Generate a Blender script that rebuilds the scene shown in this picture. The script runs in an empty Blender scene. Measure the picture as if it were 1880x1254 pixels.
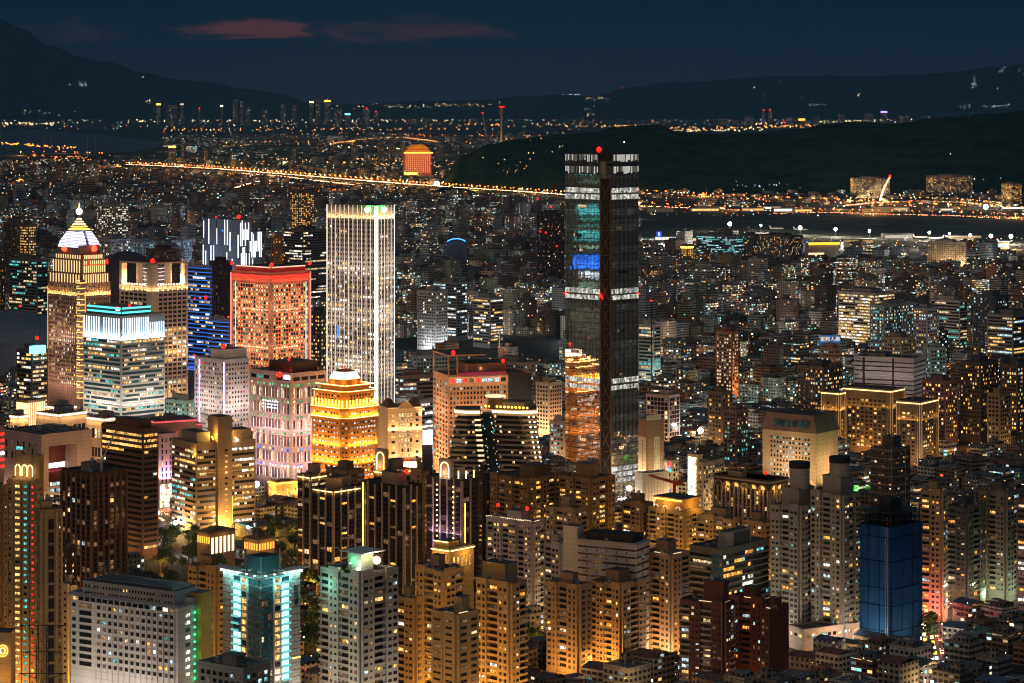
import bpy, math, random
from mathutils import Vector, noise as mnoise
S = bpy.context.scene
COL = S.collection
R = math.radians
# ---------------- camera, sky, sun, exposure ----------------
CAMH, K, HZ, CX = 320.0, 4640.0, 190.0, 940.0     # eye height; focal length in px of a 1880 px wide frame; horizon row
cd = bpy.data.cameras.new('camera'); cam = bpy.data.objects.new('camera', cd); COL.objects.link(cam)
cam.location = (0, 0, CAMH); cam.rotation_euler = (R(90), 0, 0)
cd.sensor_width = 36; cd.lens = 36*K/1880; cd.shift_y = -(627-HZ)/1880
cd.clip_start = 5; cd.clip_end = 150000
S.camera = cam
S.view_settings.view_transform = 'Standard'; S.view_settings.look = 'None'
S.view_settings.exposure = 0; S.view_settings.gamma = 1
S.render.engine = 'CYCLES'
cy = S.cycles
cy.use_denoising = True; cy.denoiser = 'OPENIMAGEDENOISE'
cy.max_bounces = 4; cy.diffuse_bounces = 2; cy.glossy_bounces = 3; cy.transmission_bounces = 2; cy.volume_bounces = 0
cy.sample_clamp_indirect = 12.0; cy.sample_clamp_direct = 0
cy.caustics_reflective = False; cy.caustics_refractive = False
cy.use_light_tree = True; cy.filter_width = 1.1

def N(nt, t, **kw):
    n = nt.nodes.new(t)
    for k, v in kw.items():
        if k in n.inputs.keys() if isinstance(k, str) else False: n.inputs[k].default_value = v
        else: setattr(n, k, v)
    return n
def LK(nt, a, b): nt.links.new(a, b)
def ramp(nt, stops, interp='LINEAR'):
    n = nt.nodes.new('ShaderNodeValToRGB'); cr = n.color_ramp; cr.interpolation = interp
    cr.elements[0].position = stops[0][0]; cr.elements[0].color = (*stops[0][1], 1)
    cr.elements[1].position = stops[-1][0]; cr.elements[1].color = (*stops[-1][1], 1)
    for p, c in stops[1:-1]:
        e = cr.elements.new(p); e.color = (*c, 1)
    return n
def mth(nt, op, a, b=None, c=None):
    n = nt.nodes.new('ShaderNodeMath'); n.operation = op
    for i, v in enumerate((a, b, c)):
        if v is None: continue
        if hasattr(v, 'links'): nt.links.new(v, n.inputs[i])
        else: n.inputs[i].default_value = v
    return n.outputs[0]

W = bpy.data.worlds.new('World'); S.world = W; W.use_nodes = True
nt = W.node_tree; nt.nodes.clear()
tc = nt.nodes.new('ShaderNodeTexCoord'); sp = nt.nodes.new('ShaderNodeSeparateXYZ'); LK(nt, tc.outputs['Generated'], sp.inputs[0])
# dusk gradient, horizon upwards (sin of elevation); the frame shows 0 .. 0.041
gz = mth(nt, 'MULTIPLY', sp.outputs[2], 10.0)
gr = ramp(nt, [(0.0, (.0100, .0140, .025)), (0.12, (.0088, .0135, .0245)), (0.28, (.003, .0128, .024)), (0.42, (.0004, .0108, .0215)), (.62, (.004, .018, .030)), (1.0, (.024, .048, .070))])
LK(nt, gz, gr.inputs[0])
# afterglow on a low cloud bank to the left of the view axis
az = mth(nt, 'DIVIDE', sp.outputs[0], sp.outputs[1])
def cloud(ax, ex, sx, sz, amp, nscale):
    u = mth(nt, 'DIVIDE', mth(nt, 'SUBTRACT', az, ax), sx); v = mth(nt, 'DIVIDE', mth(nt, 'SUBTRACT', sp.outputs[2], ex), sz)
    cb = nt.nodes.new('ShaderNodeCombineXYZ'); LK(nt, mth(nt, 'MULTIPLY', az, nscale), cb.inputs[0]); LK(nt, mth(nt, 'MULTIPLY', sp.outputs[2], nscale*5.5), cb.inputs[1]); cb.inputs[2].default_value = ax*7
    nz = nt.nodes.new('ShaderNodeTexNoise'); nz.inputs['Scale'].default_value = 1.0; nz.inputs['Detail'].default_value = 8; nz.inputs['Distortion'].default_value = .6; LK(nt, cb.outputs[0], nz.inputs[0])
    d = mth(nt, 'ADD', mth(nt, 'MULTIPLY', u, u), mth(nt, 'MULTIPLY', v, v))
    f = mth(nt, 'SUBTRACT', 1.0, d)
    f = mth(nt, 'MULTIPLY_ADD', mth(nt, 'SUBTRACT', nz.outputs[0], 0.5), 4.2, f)
    f = nt.nodes.new('ShaderNodeClamp'), f
    LK(nt, f[1], f[0].inputs[0])
    return mth(nt, 'MULTIPLY', mth(nt, 'POWER', f[0].outputs[0], 1.7), amp)
c1 = cloud((470-940)/K, (190-55)/K, .034, .0052, .80, 34)
c2 = cloud((760-940)/K, (190-55)/K, .050, .0058, .30, 26)
c3 = cloud((120-940)/K, (190-60)/K, .028, .0060, .14, 30)
cf = mth(nt, 'ADD', mth(nt, 'ADD', c1, c2), c3)
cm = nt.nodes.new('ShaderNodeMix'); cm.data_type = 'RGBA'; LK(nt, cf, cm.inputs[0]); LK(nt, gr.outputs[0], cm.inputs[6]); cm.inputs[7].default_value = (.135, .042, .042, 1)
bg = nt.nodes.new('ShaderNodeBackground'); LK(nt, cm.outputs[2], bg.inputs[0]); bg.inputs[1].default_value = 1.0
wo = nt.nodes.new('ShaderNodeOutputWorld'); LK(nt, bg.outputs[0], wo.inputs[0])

sl = bpy.data.lights.new('sun', 'SUN'); sl.energy = 0.33; sl.angle = R(50); sl.color = (1, .62, .36)
so = bpy.data.objects.new('sun', sl); COL.objects.link(so); so.rotation_euler = (R(62), 0, R(-22))   # soft fill added from behind the camera, standing in for the wider city's glow

# ---------------- helpers ----------------
def P(px, py, Y): return Vector(((px-CX)*Y/K, Y, CAMH-(py-HZ)*Y/K))
def GY(py, z=0): return K*(CAMH-z)/(py-HZ)            # distance at which height z shows on row py
def G(px, py, z=0): Y = GY(py, z); return Vector(((px-CX)*Y/K, Y, z))
def ZT(py, Y): return CAMH-(py-HZ)*Y/K
def PROJ(x, y, z): return CX+K*x/y, HZ+(CAMH-z)*K/y

MATS = {}
def bsdf(name, col, rough=.8, metal=0, emit=None, es=0, vary=0.0, vscale=.15, sample=False, spec=.3):
    if name in MATS: return MATS[name]
    m = bpy.data.materials.new(name); m.use_nodes = True; nt = m.node_tree; b = nt.nodes['Principled BSDF']
    b.inputs['Base Color'].default_value = (*col, 1); b.inputs['Roughness'].default_value = rough; b.inputs['Metallic'].default_value = metal
    b.inputs['Specular IOR Level'].default_value = spec
    if vary:
        t = nt.nodes.new('ShaderNodeTexCoord'); n1 = nt.nodes.new('ShaderNodeTexNoise'); n1.inputs['Scale'].default_value = vscale; n1.inputs['Detail'].default_value = 5
        mp = nt.nodes.new('ShaderNodeMapping'); mp.inputs['Scale'].default_value = (1, 1, .35)
        LK(nt, t.outputs['Object'], mp.inputs[0]); LK(nt, mp.outputs[0], n1.inputs[0])
        r_ = ramp(nt, [(.3, tuple(c*(1-vary) for c in col)), (.7, tuple(min(.9, c*(1+vary)) for c in col))])
        LK(nt, n1.outputs[0], r_.inputs[0]); LK(nt, r_.outputs[0], b.inputs['Base Color'])
    if emit:
        b.inputs['Emission Color'].default_value = (*emit, 1); b.inputs['Emission Strength'].default_value = es
    m.cycles.emission_sampling = 'FRONT' if sample else 'NONE'
    MATS[name] = m; return m
def wall(col, rough=.85):
    """painted or tiled wall: storey joints, grime and tile tone in object space"""
    key = 'wall_%02d_%02d_%02d' % tuple(int(c*99) for c in col)
    if key in MATS: return MATS[key]
    m = bpy.data.materials.new(key); m.use_nodes = True; nt = m.node_tree; b = nt.nodes['Principled BSDF']
    b.inputs['Roughness'].default_value = rough; b.inputs['Specular IOR Level'].default_value = .25
    t = nt.nodes.new('ShaderNodeTexCoord')
    n1 = N(nt, 'ShaderNodeTexNoise'); n1.inputs['Scale'].default_value = .07; n1.inputs['Detail'].default_value = 6
    mp = nt.nodes.new('ShaderNodeMapping'); mp.inputs['Scale'].default_value = (1, 1, .25)
    LK(nt, t.outputs['Object'], mp.inputs[0]); LK(nt, mp.outputs[0], n1.inputs[0])
    n2 = N(nt, 'ShaderNodeTexNoise'); n2.inputs['Scale'].default_value = 1.4; n2.inputs['Detail'].default_value = 3; LK(nt, t.outputs['Object'], n2.inputs[0])
    r_ = ramp(nt, [(.3, tuple(c*.72 for c in col)), (.68, tuple(min(.85, c*1.15) for c in col))])
    LK(nt, mth(nt, 'MULTIPLY_ADD', n2.outputs[0], .3, mth(nt, 'MULTIPLY', n1.outputs[0], .8)), r_.inputs[0])
    s = nt.nodes.new('ShaderNodeSeparateXYZ'); LK(nt, t.outputs['Object'], s.inputs[0])
    fz = mth(nt, 'FRACT', mth(nt, 'DIVIDE', s.outputs[2], 3.2)); j = mth(nt, 'LESS_THAN', fz, .07)
    mx = nt.nodes.new('ShaderNodeMix'); mx.data_type = 'RGBA'; mx.blend_type = 'MULTIPLY'; LK(nt, mth(nt, 'MULTIPLY', j, .5), mx.inputs[0])
    LK(nt, r_.outputs[0], mx.inputs[6]); mx.inputs[7].default_value = (.35, .33, .32, 1); LK(nt, mx.outputs[2], b.inputs['Base Color'])
    MATS[key] = m; return m
def pane(name, emit, es, base=(.03, .03, .035), rough=.12, vs=.8):
    """a lit pane: curtains, blinds and rooms make it uneven from window to window and inside one window"""
    m = bpy.data.materials.new(name); m.use_nodes = True; nt = m.node_tree; b = nt.nodes['Principled BSDF']
    b.inputs['Base Color'].default_value = (*base, 1); b.inputs['Roughness'].default_value = rough; b.inputs['Specular IOR Level'].default_value = .5
    if es:
        t = nt.nodes.new('ShaderNodeTexCoord'); g = nt.nodes.new('ShaderNodeNewGeometry'); oi = nt.nodes.new('ShaderNodeObjectInfo')
        n1 = N(nt, 'ShaderNodeTexNoise'); n1.inputs['Scale'].default_value = vs; n1.inputs['Detail'].default_value = 2; LK(nt, g.outputs['Position'], n1.inputs[0])
        rr = mth(nt, 'FRACT', mth(nt, 'ADD', g.outputs['Random Per Island'], oi.outputs['Random']))
        f = mth(nt, 'MULTIPLY', mth(nt, 'MULTIPLY_ADD', rr, 1.1, .35), mth(nt, 'MAXIMUM', mth(nt, 'MULTIPLY_ADD', n1.outputs[0], 4.6, -1.35), .12))
        b.inputs['Emission Color'].default_value = (*emit, 1); LK(nt, mth(nt, 'MULTIPLY', f, es), b.inputs['Emission Strength'])
    m.cycles.emission_sampling = 'NONE'
    MATS[name] = m; return m
pane('win_dark', None, 0, base=(.018, .02, .026))
pane('win_dim', (.9, .5, .25), .16)
pane('win_warm', (1, .56, .16), 1.25)
pane('win_amber', (1, .42, .07), 1.4)
pane('win_soft', (1, .72, .40), .95)
pane('win_white', (1, .93, .80), 1.5)
pane('win_cool', (.62, .90, 1.0), .9)
pane('win_teal', (.16, .72, .68), .8)
pane('win_green', (.20, .80, .32), .8)
pane('win_blue', (.08, .25, 1.0), 1.3)
pane('win_red', (1, .05, .03), 1.2)
pane('shop_front', (1, .78, .50), 3.0, vs=.35)
pane('win_tglass', (.05, .30, .33), .07, base=(.012, .03, .034))
bsdf('win_metal', (.10, .10, .105), .5)
def em(name, col, s): return bsdf('glow_'+name, (.02, .02, .02), .5, emit=col, es=s)
em('warm', (1, .62, .22), 5); em('gold', (1, .50, .06), 5); em('white', (1, .93, .82), 7); em('cool', (.70, .92, 1), 5); em('red', (1, .006, .004), 5)
em('green', (.02, 1, .10), 7); em('teal', (.15, .95, .85), 3.5); em('blue', (.03, .16, 1), 3); em('orange', (1, .28, .03), 5); em('amber', (1, .38, .05), 6)
em('pink', (1, .15, .45), 2.5); em('violet', (.45, .35, 1), 3); em('fire', (1, .10, .02), 2.6); em('lamp', (1, .80, .55), 22); em('dimwarm', (1, .55, .25), 1.1); em('skyblue', (.04, .30, 1), 1.4)
for k_, c_, e_ in (('cyan', (.10, .75, .80), 1.3), ('mint', (.45, .75, .55), .6), ('teal', (.05, .5, .42), .7), ('blue', (.01, .16, 1), 2.4), ('white', (.75, .85, 1), 1.6), ('dim', (.5, .55, .4), .18)): pane('mir_'+k_, c_, e_, vs=.3)
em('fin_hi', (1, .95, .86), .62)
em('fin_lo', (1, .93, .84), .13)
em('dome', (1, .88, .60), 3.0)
em('fin_line', (1, .86, .70), 1.1)
em('fin_line_hi', (1, .88, .68), 2.6)
em('green_core', (.25, 1, .30), 5)
em('redframe', (1, .022, .012), 2.6)
em('redframe2', (1, .26, .20), 1.5)
em('palered', (1, .55, .42), 1.4)
em('coolline', (.7, .95, 1), 1.0)
em('flute', (1, .62, .26), 1.5)
em('amberline', (1, .60, .12), 1.9)
em('redorb', (1, .05, .02), 5)
em('lantern', (.72, .72, 1), 2.6)
em('globe', (1, .80, .72), 3.5)
em('spire', (1, .52, .25), 3.5)
em('redsign', (1, .03, .02), 1.2)
em('pinkring', (1, .75, .80), 1.6)
em('lampw', (1, .78, .42), 4.5)
em('tube', (.86, .97, 1), 2.6)
em('tealline', (.12, .80, .76), 1.5)
em('bluestripe', (.03, .22, 1), 1.1)
em('violetline', (.75, .68, 1), 2.4)
em('slot', (1, .82, .66), 1.6)
em('media', (.8, .93, 1), 2.4)
em('magenta', (.7, .06, .12), .35)
em('ring', (1, .74, .48), 2.4)
em('soft', (1, .72, .42), 1.3)
em('greenlamp', (.05, .9, .35), 2)
em('cyanrail', (.20, .80, .78), .8)
em('cyanroom', (.50, 1, .95), 1.5)
em('coolhot', (.80, 1, .92), 14)
em('starlamp', (1, .55, .20), 7)
em('starlamp2', (1, .92, .7), 18)
em('goldbar', (1, .58, .08), 4)
em('goldarch', (1, .55, .12), 1.3)
em('dimred', (.5, .06, .02), .5)
em('edge', (1, .60, .22), 3)
em('edge2', (1, .55, .25), .45)
em('flute2', (1, .66, .34), 2.4)
em('amberwin', (1, .36, .05), 2.0)
em('screen2', (1, .88, .70), 2.2)
em('soft2', (1, .74, .36), 2.2)
em('storeline', (1, .86, .62), 4)
em('pinkred', (1, .10, .14), 1.4)
em('screen', (.92, .95, 1), 2.5)
em('neonw', (.92, .94, 1), 3.2)
em('head', (1, .70, .40), 45)
em('tail', (1, .09, .03), 130)
em('sodium', (1, .19, .02), 5)
em('sodium2', (1, .40, .10), 4)
em('flood', (1, .88, .66), 40)
em('goldhall', (1, .45, .04), 2.2)
em('skyblue2', (.05, .30, 1), 3)
for k_ in ('fin_hi', 'fin_lo', 'fin_line', 'fin_line_hi'): MATS[k_] = MATS['glow_'+k_]
ROOFC = bsdf('roof_felt', (.09, .095, .10), .9, vary=.4, vscale=.3)
DARK = bsdf('dark_metal', (.03, .032, .035), .6)
GREY = bsdf('grey_plaster', (.25, .24, .23), .9, vary=.3)
STEEL = bsdf('steel', (.35, .36, .38), .45, metal=.4)

def rotz(x, y, a): c, s = math.cos(a), math.sin(a); return x*c-y*s, x*s+y*c
class MB:
    """collects faces with material slots; build() links ONE mesh object"""
    def __init__(s): s.v = []; s.f = []; s.m = []; s.mats = []; s.fc = None
    def mi(s, m):
        if isinstance(m, str): m = MATS[m]
        if m not in s.mats: s.mats.append(m)
        return s.mats.index(m)
    def face(s, pts, m):
        n = len(s.v); s.v += [tuple(p) for p in pts]; s.f.append(tuple(range(n, n+len(pts)))); s.m.append(s.mi(m)); return s
    def poly(s, pts, m):
        n = len(s.v); s.v += pts; return n
    def box(s, x0, x1, y0, y1, z0, z1, m, top=None, bottom=True):
        if x1 < x0: x0, x1 = x1, x0
        if y1 < y0: y0, y1 = y1, y0
        n = len(s.v); s.v += [(x0, y0, z0), (x1, y0, z0), (x1, y1, z0), (x0, y1, z0), (x0, y0, z1), (x1, y0, z1), (x1, y1, z1), (x0, y1, z1)]
        a = s.mi(m); t = a if top is None else s.mi(top)
        for q in ((0, 1, 5, 4), (1, 2, 6, 5), (2, 3, 7, 6), (3, 0, 4, 7)): s.f.append(tuple(n+i for i in q)); s.m.append(a)
        s.f.append((n+4, n+5, n+6, n+7)); s.m.append(t)
        if bottom: s.f.append((n+3, n+2, n+1, n)); s.m.append(a)
        return s
    def prism(s, pts, z0, z1, m, top=None, scale=1.0, c=None):
        """pts ccw outline; top outline scaled about c"""
        k = len(pts); n = len(s.v); cx = c[0] if c else sum(p[0] for p in pts)/k; cyy = c[1] if c else sum(p[1] for p in pts)/k
        s.v += [(p[0], p[1], z0) for p in pts] + [(cx+(p[0]-cx)*scale, cyy+(p[1]-cyy)*scale, z1) for p in pts]
        a = s.mi(m); t = a if top is None else s.mi(top)
        for i in range(k): j = (i+1) % k; s.f.append((n+i, n+j, n+k+j, n+k+i)); s.m.append(a)
        s.f.append(tuple(n+k+i for i in range(k))); s.m.append(t); s.f.append(tuple(n+k-1-i for i in range(k))); s.m.append(a)
        return s
    def cyl(s, x, y, z0, z1, r, m, n=12, r2=None, top=None):
        pts = [(x+r*math.cos(2*math.pi*i/n), y+r*math.sin(2*math.pi*i/n)) for i in range(n)]
        return s.prism(pts, z0, z1, m, top, 1.0 if r2 is None else max(r2/r, .001), (x, y))
    def ball(s, x, y, z, r, m, n=8, k=5, sz=1.0):
        a = s.mi(m); b = len(s.v)
        for j in range(1, k):
            th = math.pi*j/k
            for i in range(n): ph = 2*math.pi*i/n; s.v.append((x+r*math.sin(th)*math.cos(ph), y+r*math.sin(th)*math.sin(ph), z+r*sz*math.cos(th)))
        s.v += [(x, y, z+r*sz), (x, y, z-r*sz)]; t = b+(k-1)*n
        for j in range(k-2):
            for i in range(n): i2 = (i+1) % n; s.f.append((b+j*n+i, b+(j+1)*n+i, b+(j+1)*n+i2, b+j*n+i2)); s.m.append(a)
        for i in range(n):
            i2 = (i+1) % n; s.f.append((t, b+i, b+i2)); s.m.append(a); s.f.append((t+1, b+(k-2)*n+i2, b+(k-2)*n+i)); s.m.append(a)
        return s
    def bar(s, p, q, w, m, h=None):
        """square bar from p to q"""
        p, q = Vector(p), Vector(q); d = (q-p).normalized(); up = Vector((0, 0, 1)) if abs(d.z) < .9 else Vector((1, 0, 0))
        sd = d.cross(up).normalized()*w/2; u = sd.cross(d).normalized()*(h or w)/2; n = len(s.v)
        for c in (p, q): s.v += [tuple(c+sd+u), tuple(c-sd+u), tuple(c-sd-u), tuple(c+sd-u)]
        a = s.mi(m)
        for f in ((0, 1, 5, 4), (1, 2, 6, 5), (2, 3, 7, 6), (3, 0, 4, 7), (3, 2, 1, 0), (4, 5, 6, 7)): s.f.append(tuple(n+i for i in f)); s.m.append(a)
        return s
    def mesh(s, name):
        me = bpy.data.meshes.new(name); me.from_pydata(s.v, [], s.f)
        for m in s.mats: me.materials.append(m)
        me.polygons.foreach_set('material_index', s.m); me.update(); return me
    def build(s, name, parent=None, **kw):
        if not s.f: return None
        return link(name, s.mesh(name), parent, **kw)
def link(name, me, parent=None, loc=None, rz=0, **kw):
    o = bpy.data.objects.new(name, me); COL.objects.link(o)
    if parent: o.parent = parent
    if loc is not None: o.location = loc
    if rz: o.rotation_euler = (0, 0, rz)
    for k, v in kw.items(): o[k] = v
    return o
def thing(name, label, cat, loc=(0, 0, 0), rz=0, group=None):
    o = bpy.data.objects.new(name, None); COL.objects.link(o); o.location = loc; o.rotation_euler = (0, 0, rz); o.empty_display_size = 1
    o['label'] = label; o['category'] = cat
    if group: o['group'] = group
    return o
def tag(o, label, cat, group=None, kind=None):
    if kind != 'structure' and label: o['label'] = label
    if cat: o['category'] = cat
    if group: o['group'] = group
    if kind: o['kind'] = kind
    return o
def point(loc, power, col, r=1.0, parent=None):
    l = bpy.data.lights.new('lamp_light', 'POINT'); l.energy = power; l.color = col; l.shadow_soft_size = r
    o = bpy.data.objects.new('lamp_light', l); COL.objects.link(o); o.location = loc
    if parent: o.parent = parent
    return o
def area(loc, rot, sx, sy, power, col, parent=None, spread=None):
    l = bpy.data.lights.new('flood_light', 'AREA'); l.shape = 'RECTANGLE'; l.size = sx; l.size_y = sy; l.energy = power; l.color = col
    if spread: l.spread = spread
    o = bpy.data.objects.new('flood_light', l); COL.objects.link(o); o.location = loc; o.rotation_euler = rot
    if parent: o.parent = parent
    return o
WARM, GOLD, SODIUM, WHITE, COOL, TEAL = (1, .60, .26), (1, .50, .08), (1, .46, .09), (1, .86, .70), (.75, .90, 1), (.25, .9, .8)
# ---------------- buildings ----------------
FOOT = []       # footprints kept clear of the ordinary city: (cx, cy, rot, wx, wy)
rnd = random.Random(7)
WINMESH = {}
def winmesh(w, h, m, split):
    key = (round(w, 1), round(h, 1), m, split)
    if key in WINMESH: return WINMESH[key]
    w, h = key[0], key[1]; b = MB(); e = .09
    b.box(-w/2, w/2, -.10, .02, -h/2, h/2, 'win_metal')
    n = max(1, split); pw = (w-e)/n
    for i in range(n):
        x0 = -w/2+e+i*pw; x1 = x0+pw-e
        b.face([(x0, -.106, -h/2+e), (x1, -.106, -h/2+e), (x1, -.106, h/2-e), (x0, -.106, h/2-e)], m)
    WINMESH[key] = b.mesh('window'); return WINMESH[key]
class Bld:
    """one building in its own frame: x runs back along the face seen on the right, y back along the face seen on the left"""
    def __init__(s, name, label, cat, xL, xC, xR, yt, Y, a=42, group=None, z0=0):
        s.al = R(a); C = P(xC, 0, Y); X = C.x; ca, sa = math.cos(s.al), math.sin(s.al); tl, tr = (xL-CX)/K, (xR-CX)/K
        s.wy = (X-tl*Y)/(ca+tl*sa) if xC > xL else 12.0
        s.wx = (tr*Y-X)/(sa-tr*ca) if xR > xC else 12.0
        s.h = ZT(yt, Y); s.Y = Y; s.rz = math.pi/2-s.al; s.C = (X, Y)
        s.o = thing(name, label, cat, (X, Y, z0), s.rz, group); s.wins = []; s.bands = []; s.balc = []
        s.rd = random.Random(hash((xL, xC, xR, yt)) & 0xffff); s.cols = {}
        FOOT.append((X, Y, s.rz, s.wx, s.wy))
    def px(s, x, y, z):
        u, v = rotz(x, y, s.rz); return PROJ(s.C[0]+u, s.C[1]+v, z)
    def z(s, py): return ZT(py, s.Y)
    def part(s, mb, name, parent=None, **kw): return mb.build(name, parent or s.o, **kw)
    def body(s, wm, z0=0, h=None, roof=ROOFC, name='wall', ins=(0, 0, 0, 0), parapet=True):
        h = h or s.h; x0, x1, y0, y1 = ins[0], s.wx-ins[1], ins[2], s.wy-ins[3]
        b = MB(); b.box(x0, x1, y0, y1, z0, h, wm, top=roof); s.part(b, name)
        if parapet:
            b = MB(); t, ph = .35, 1.2
            b.box(x0-.05, x1+.05, y0-.05, y0+t, h, h+ph, wm); b.box(x0-.05, x1+.05, y1-t, y1+.05, h, h+ph, wm)
            b.box(x0-.05, x0+t, y0+t, y1-t, h, h+ph, wm); b.box(x1-t, x1+.05, y0+t, y1-t, h, h+ph, wm); s.part(b, 'parapet')
    def kit(s, wm=GREY, n=5, h=None, pent=(.3, .7, .3, .7), ph=5, tanks=2, ins=0):
        """what stands on a roof: lift house, tanks, plant boxes, aerial"""
        h = h or s.h; rd = s.rd
        if pent:
            b = MB(); b.box(s.wx*pent[0], s.wx*pent[1], s.wy*pent[2], s.wy*pent[3], h, h+ph, wm, top=ROOFC)
            b.box(s.wx*pent[0]-.3, s.wx*pent[1]+.3, s.wy*pent[2]-.3, s.wy*pent[3]+.3, h+ph, h+ph+.4, wm, top=ROOFC); s.part(b, 'penthouse')
        for i in range(tanks):
            b = MB(); x, y = s.wx*rd.uniform(.1, .9), s.wy*rd.uniform(.1, .9); zz = h+(ph+.4 if pent and pent[0]*s.wx < x < pent[1]*s.wx and pent[2]*s.wy < y < pent[3]*s.wy else 0)
            b.cyl(x, y, zz, zz+2.6, 1.3, STEEL, 12, r2=1.2); s.part(b, 'water_tank')
        for i in range(n):
            b = MB(); x, y = s.wx*rd.uniform(.08, .85), s.wy*rd.uniform(.08, .85); w, d, q = rd.uniform(1, 3), rd.uniform(1, 3), rd.uniform(.8, 2.2)
            b.box(x, x+w, y, y+d, h+.002, h+q, GREY); b.box(x+.2, x+w-.2, y+.2, y+d-.2, h+q, h+q+.3, DARK); s.part(b, 'air_handler')
    def pick(s, lit, pal):
        if s.rd.random() > lit: return 'win_dark' if s.rd.random() < .85 else 'win_dim'
        return s.rd.choice(pal)
    def win(s, face, u, z, w, h, m, split=1, off=0.0):
        x, y = (-off, u) if face == 'L' else (u, -off)
        if s.px(x, y, z)[1] > 1268: return
        s.wins.append((face, x, y, z, w, h, m, split))
    def grid(s, face, u0, u1, z0, z1, nc, nr, ww=.6, wh=.5, lit=.3, pal=('win_warm', 'win_soft'), split=1, off=0.0, rowlit=None, skip=None):
        cw, rh = (u1-u0)/nc, (z1-z0)/nr
        for r in range(nr):
            L = lit if rowlit is None else rowlit(r/nr)
            for c in range(nc):
                if skip and skip(c, r): continue
                s.win(face, u0+(c+.5)*cw, z0+(r+.5)*rh, cw*ww, rh*wh, s.pick(L, pal), split, off)
    def band(s, face, u0, u1, z, h, n, lit, pal, dark='win_dark', run=.75, off=0.0, name='window_band'):
        """one ribbon window of a storey; neighbouring panes tend to be lit together"""
        if s.px(0, 0, z)[1] > 1268: return
        b = MB(); w = (u1-u0)/n; cur = None
        def q(a0, a1, d0, z0, z1, m):
            if face == 'L': b.box(-off-d0, -off+.02, a0, a1, z0, z1, m)
            else: b.box(a0, a1, -off-d0, -off+.02, z0, z1, m)
        q(u0, u1, .10, z-h/2, z+h/2, 'win_metal')
        for i in range(n):
            if cur is None or s.rd.random() > run: cur = s.rd.choice(pal) if s.rd.random() < lit else dark
            a0, a1 = u0+i*w+.12, u0+(i+1)*w-.12; d = -off-.106
            pts = [(d, a1, z-h/2+.1), (d, a0, z-h/2+.1), (d, a0, z+h/2-.1), (d, a1, z+h/2-.1)] if face == 'L' else [(a0, d, z-h/2+.1), (a1, d, z-h/2+.1), (a1, d, z+h/2-.1), (a0, d, z+h/2-.1)]
            b.face(pts, cur)
        s.bands.append((b, name))
    def strip(s, face, u0, u1, z0, z1, m, off=.3, d=.3, name='light_strip'):
        b = MB()
        if face == 'L': b.box(-off-d, -off, u0, u1, z0, z1, m)
        else: b.box(u0, u1, -off-d, -off, z0, z1, m)
        return s.part(b, name)
    def cornice(s, z, h, d, m, name='cornice', x0=0, x1=None, y0=0, y1=None):
        b = MB(); b.box(x0-d, (s.wx if x1 is None else x1)+d, y0-d, (s.wy if y1 is None else y1)+d, z, z+h, m); return s.part(b, name)
    def wash(s, face, z, power, col, u0=0, u1=None, out=1.6, up=True, tilt=28, w=.5):
        """a row of floodlights along a face, aimed up (or down) the wall"""
        u1 = u1 if u1 is not None else (s.wy if face == 'L' else s.wx); um = (u0+u1)/2; t = R(180-tilt if up else tilt)
        if face == 'R': area((um, -out, z), (t, 0, 0), u1-u0, w, power, col, s.o)
        else: area((-out, um, z), (t, 0, -math.pi/2), u1-u0, w, power, col, s.o)
    def flood(s, face, zs, power, col, out=15, tilt=48, u0=0, u1=None):  # unseen area lights added in open air off the wall, to brighten it evenly
        for z in zs: s.wash(face, z, power*.36, col, u0, u1, out=out, tilt=tilt, w=1.2)
    def foot(s, power, col=SODIUM, out=14, z=7, both=True):
        power *= 1.5
        """street lamps standing at the foot of the building"""
        for f, u in (('L', s.wy*.3), ('R', s.wx*.4)) if both else (('L', s.wy*.3),):
            x, y = (-out, u) if f == 'L' else (u, -out); point((x, y, z), power, col, 1.5, s.o)
    def red(s, x, y, z, r=.9, m='glow_red', power=250, col=(1, .05, .02)):
        r *= 1.45
        b = MB(); b.cyl(x, y, z-r*1.6, z-r*.6, .15, DARK, 6); b.ball(x, y, z, r, m, 10, 6); s.part(b, 'beacon')
        if power: point((x, y, z+r+.3), power, col, .5, s.o)
    def done(s):
        back = [w for w in s.wins if w[0] == 'B']; s.wins = [w for w in s.wins if w[0] != 'B']
        if back:
            g = MB()
            for f, x, y, z, w, h, m, sp in back: g.box(x-.02, x+.1, y-w/2, y+w/2, z-h/2, z+h/2, m)
            s.part(g, 'rear_window', kind='stuff')
        ws = sorted(s.wins, key=lambda w: -w[3]); head, rest = (ws, []) if len(ws) <= 100 else (ws[:99], ws[99:])
        for f, x, y, z, w, h, m, sp in head: link('window', winmesh(w, h, m, sp), s.o, (x, y, z), {'L': -math.pi/2, 'R': 0, 'B': math.pi/2}[f])
        if rest:
            b = MB()
            for f, x, y, z, w, h, m, sp in rest:
                e = .09; n = max(1, sp); pw = (w-e)/n
                if f == 'L':
                    b.box(x-.10, x+.02, y-w/2, y+w/2, z-h/2, z+h/2, 'win_metal')
                    for i in range(n):
                        a0 = y-w/2+e+i*pw; a1 = a0+pw-e; b.face([(x-.106, a1, z-h/2+e), (x-.106, a0, z-h/2+e), (x-.106, a0, z+h/2-e), (x-.106, a1, z+h/2-e)], m)
                else:
                    b.box(x-w/2, x+w/2, y-.10, y+.02, z-h/2, z+h/2, 'win_metal')
                    for i in range(n):
                        a0 = x-w/2+e+i*pw; a1 = a0+pw-e; b.face([(a0, y-.106, z-h/2+e), (a1, y-.106, z-h/2+e), (a1, y-.106, z+h/2-e), (a0, y-.106, z+h/2-e)], m)
            s.part(b, 'window', kind='stuff')
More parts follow.
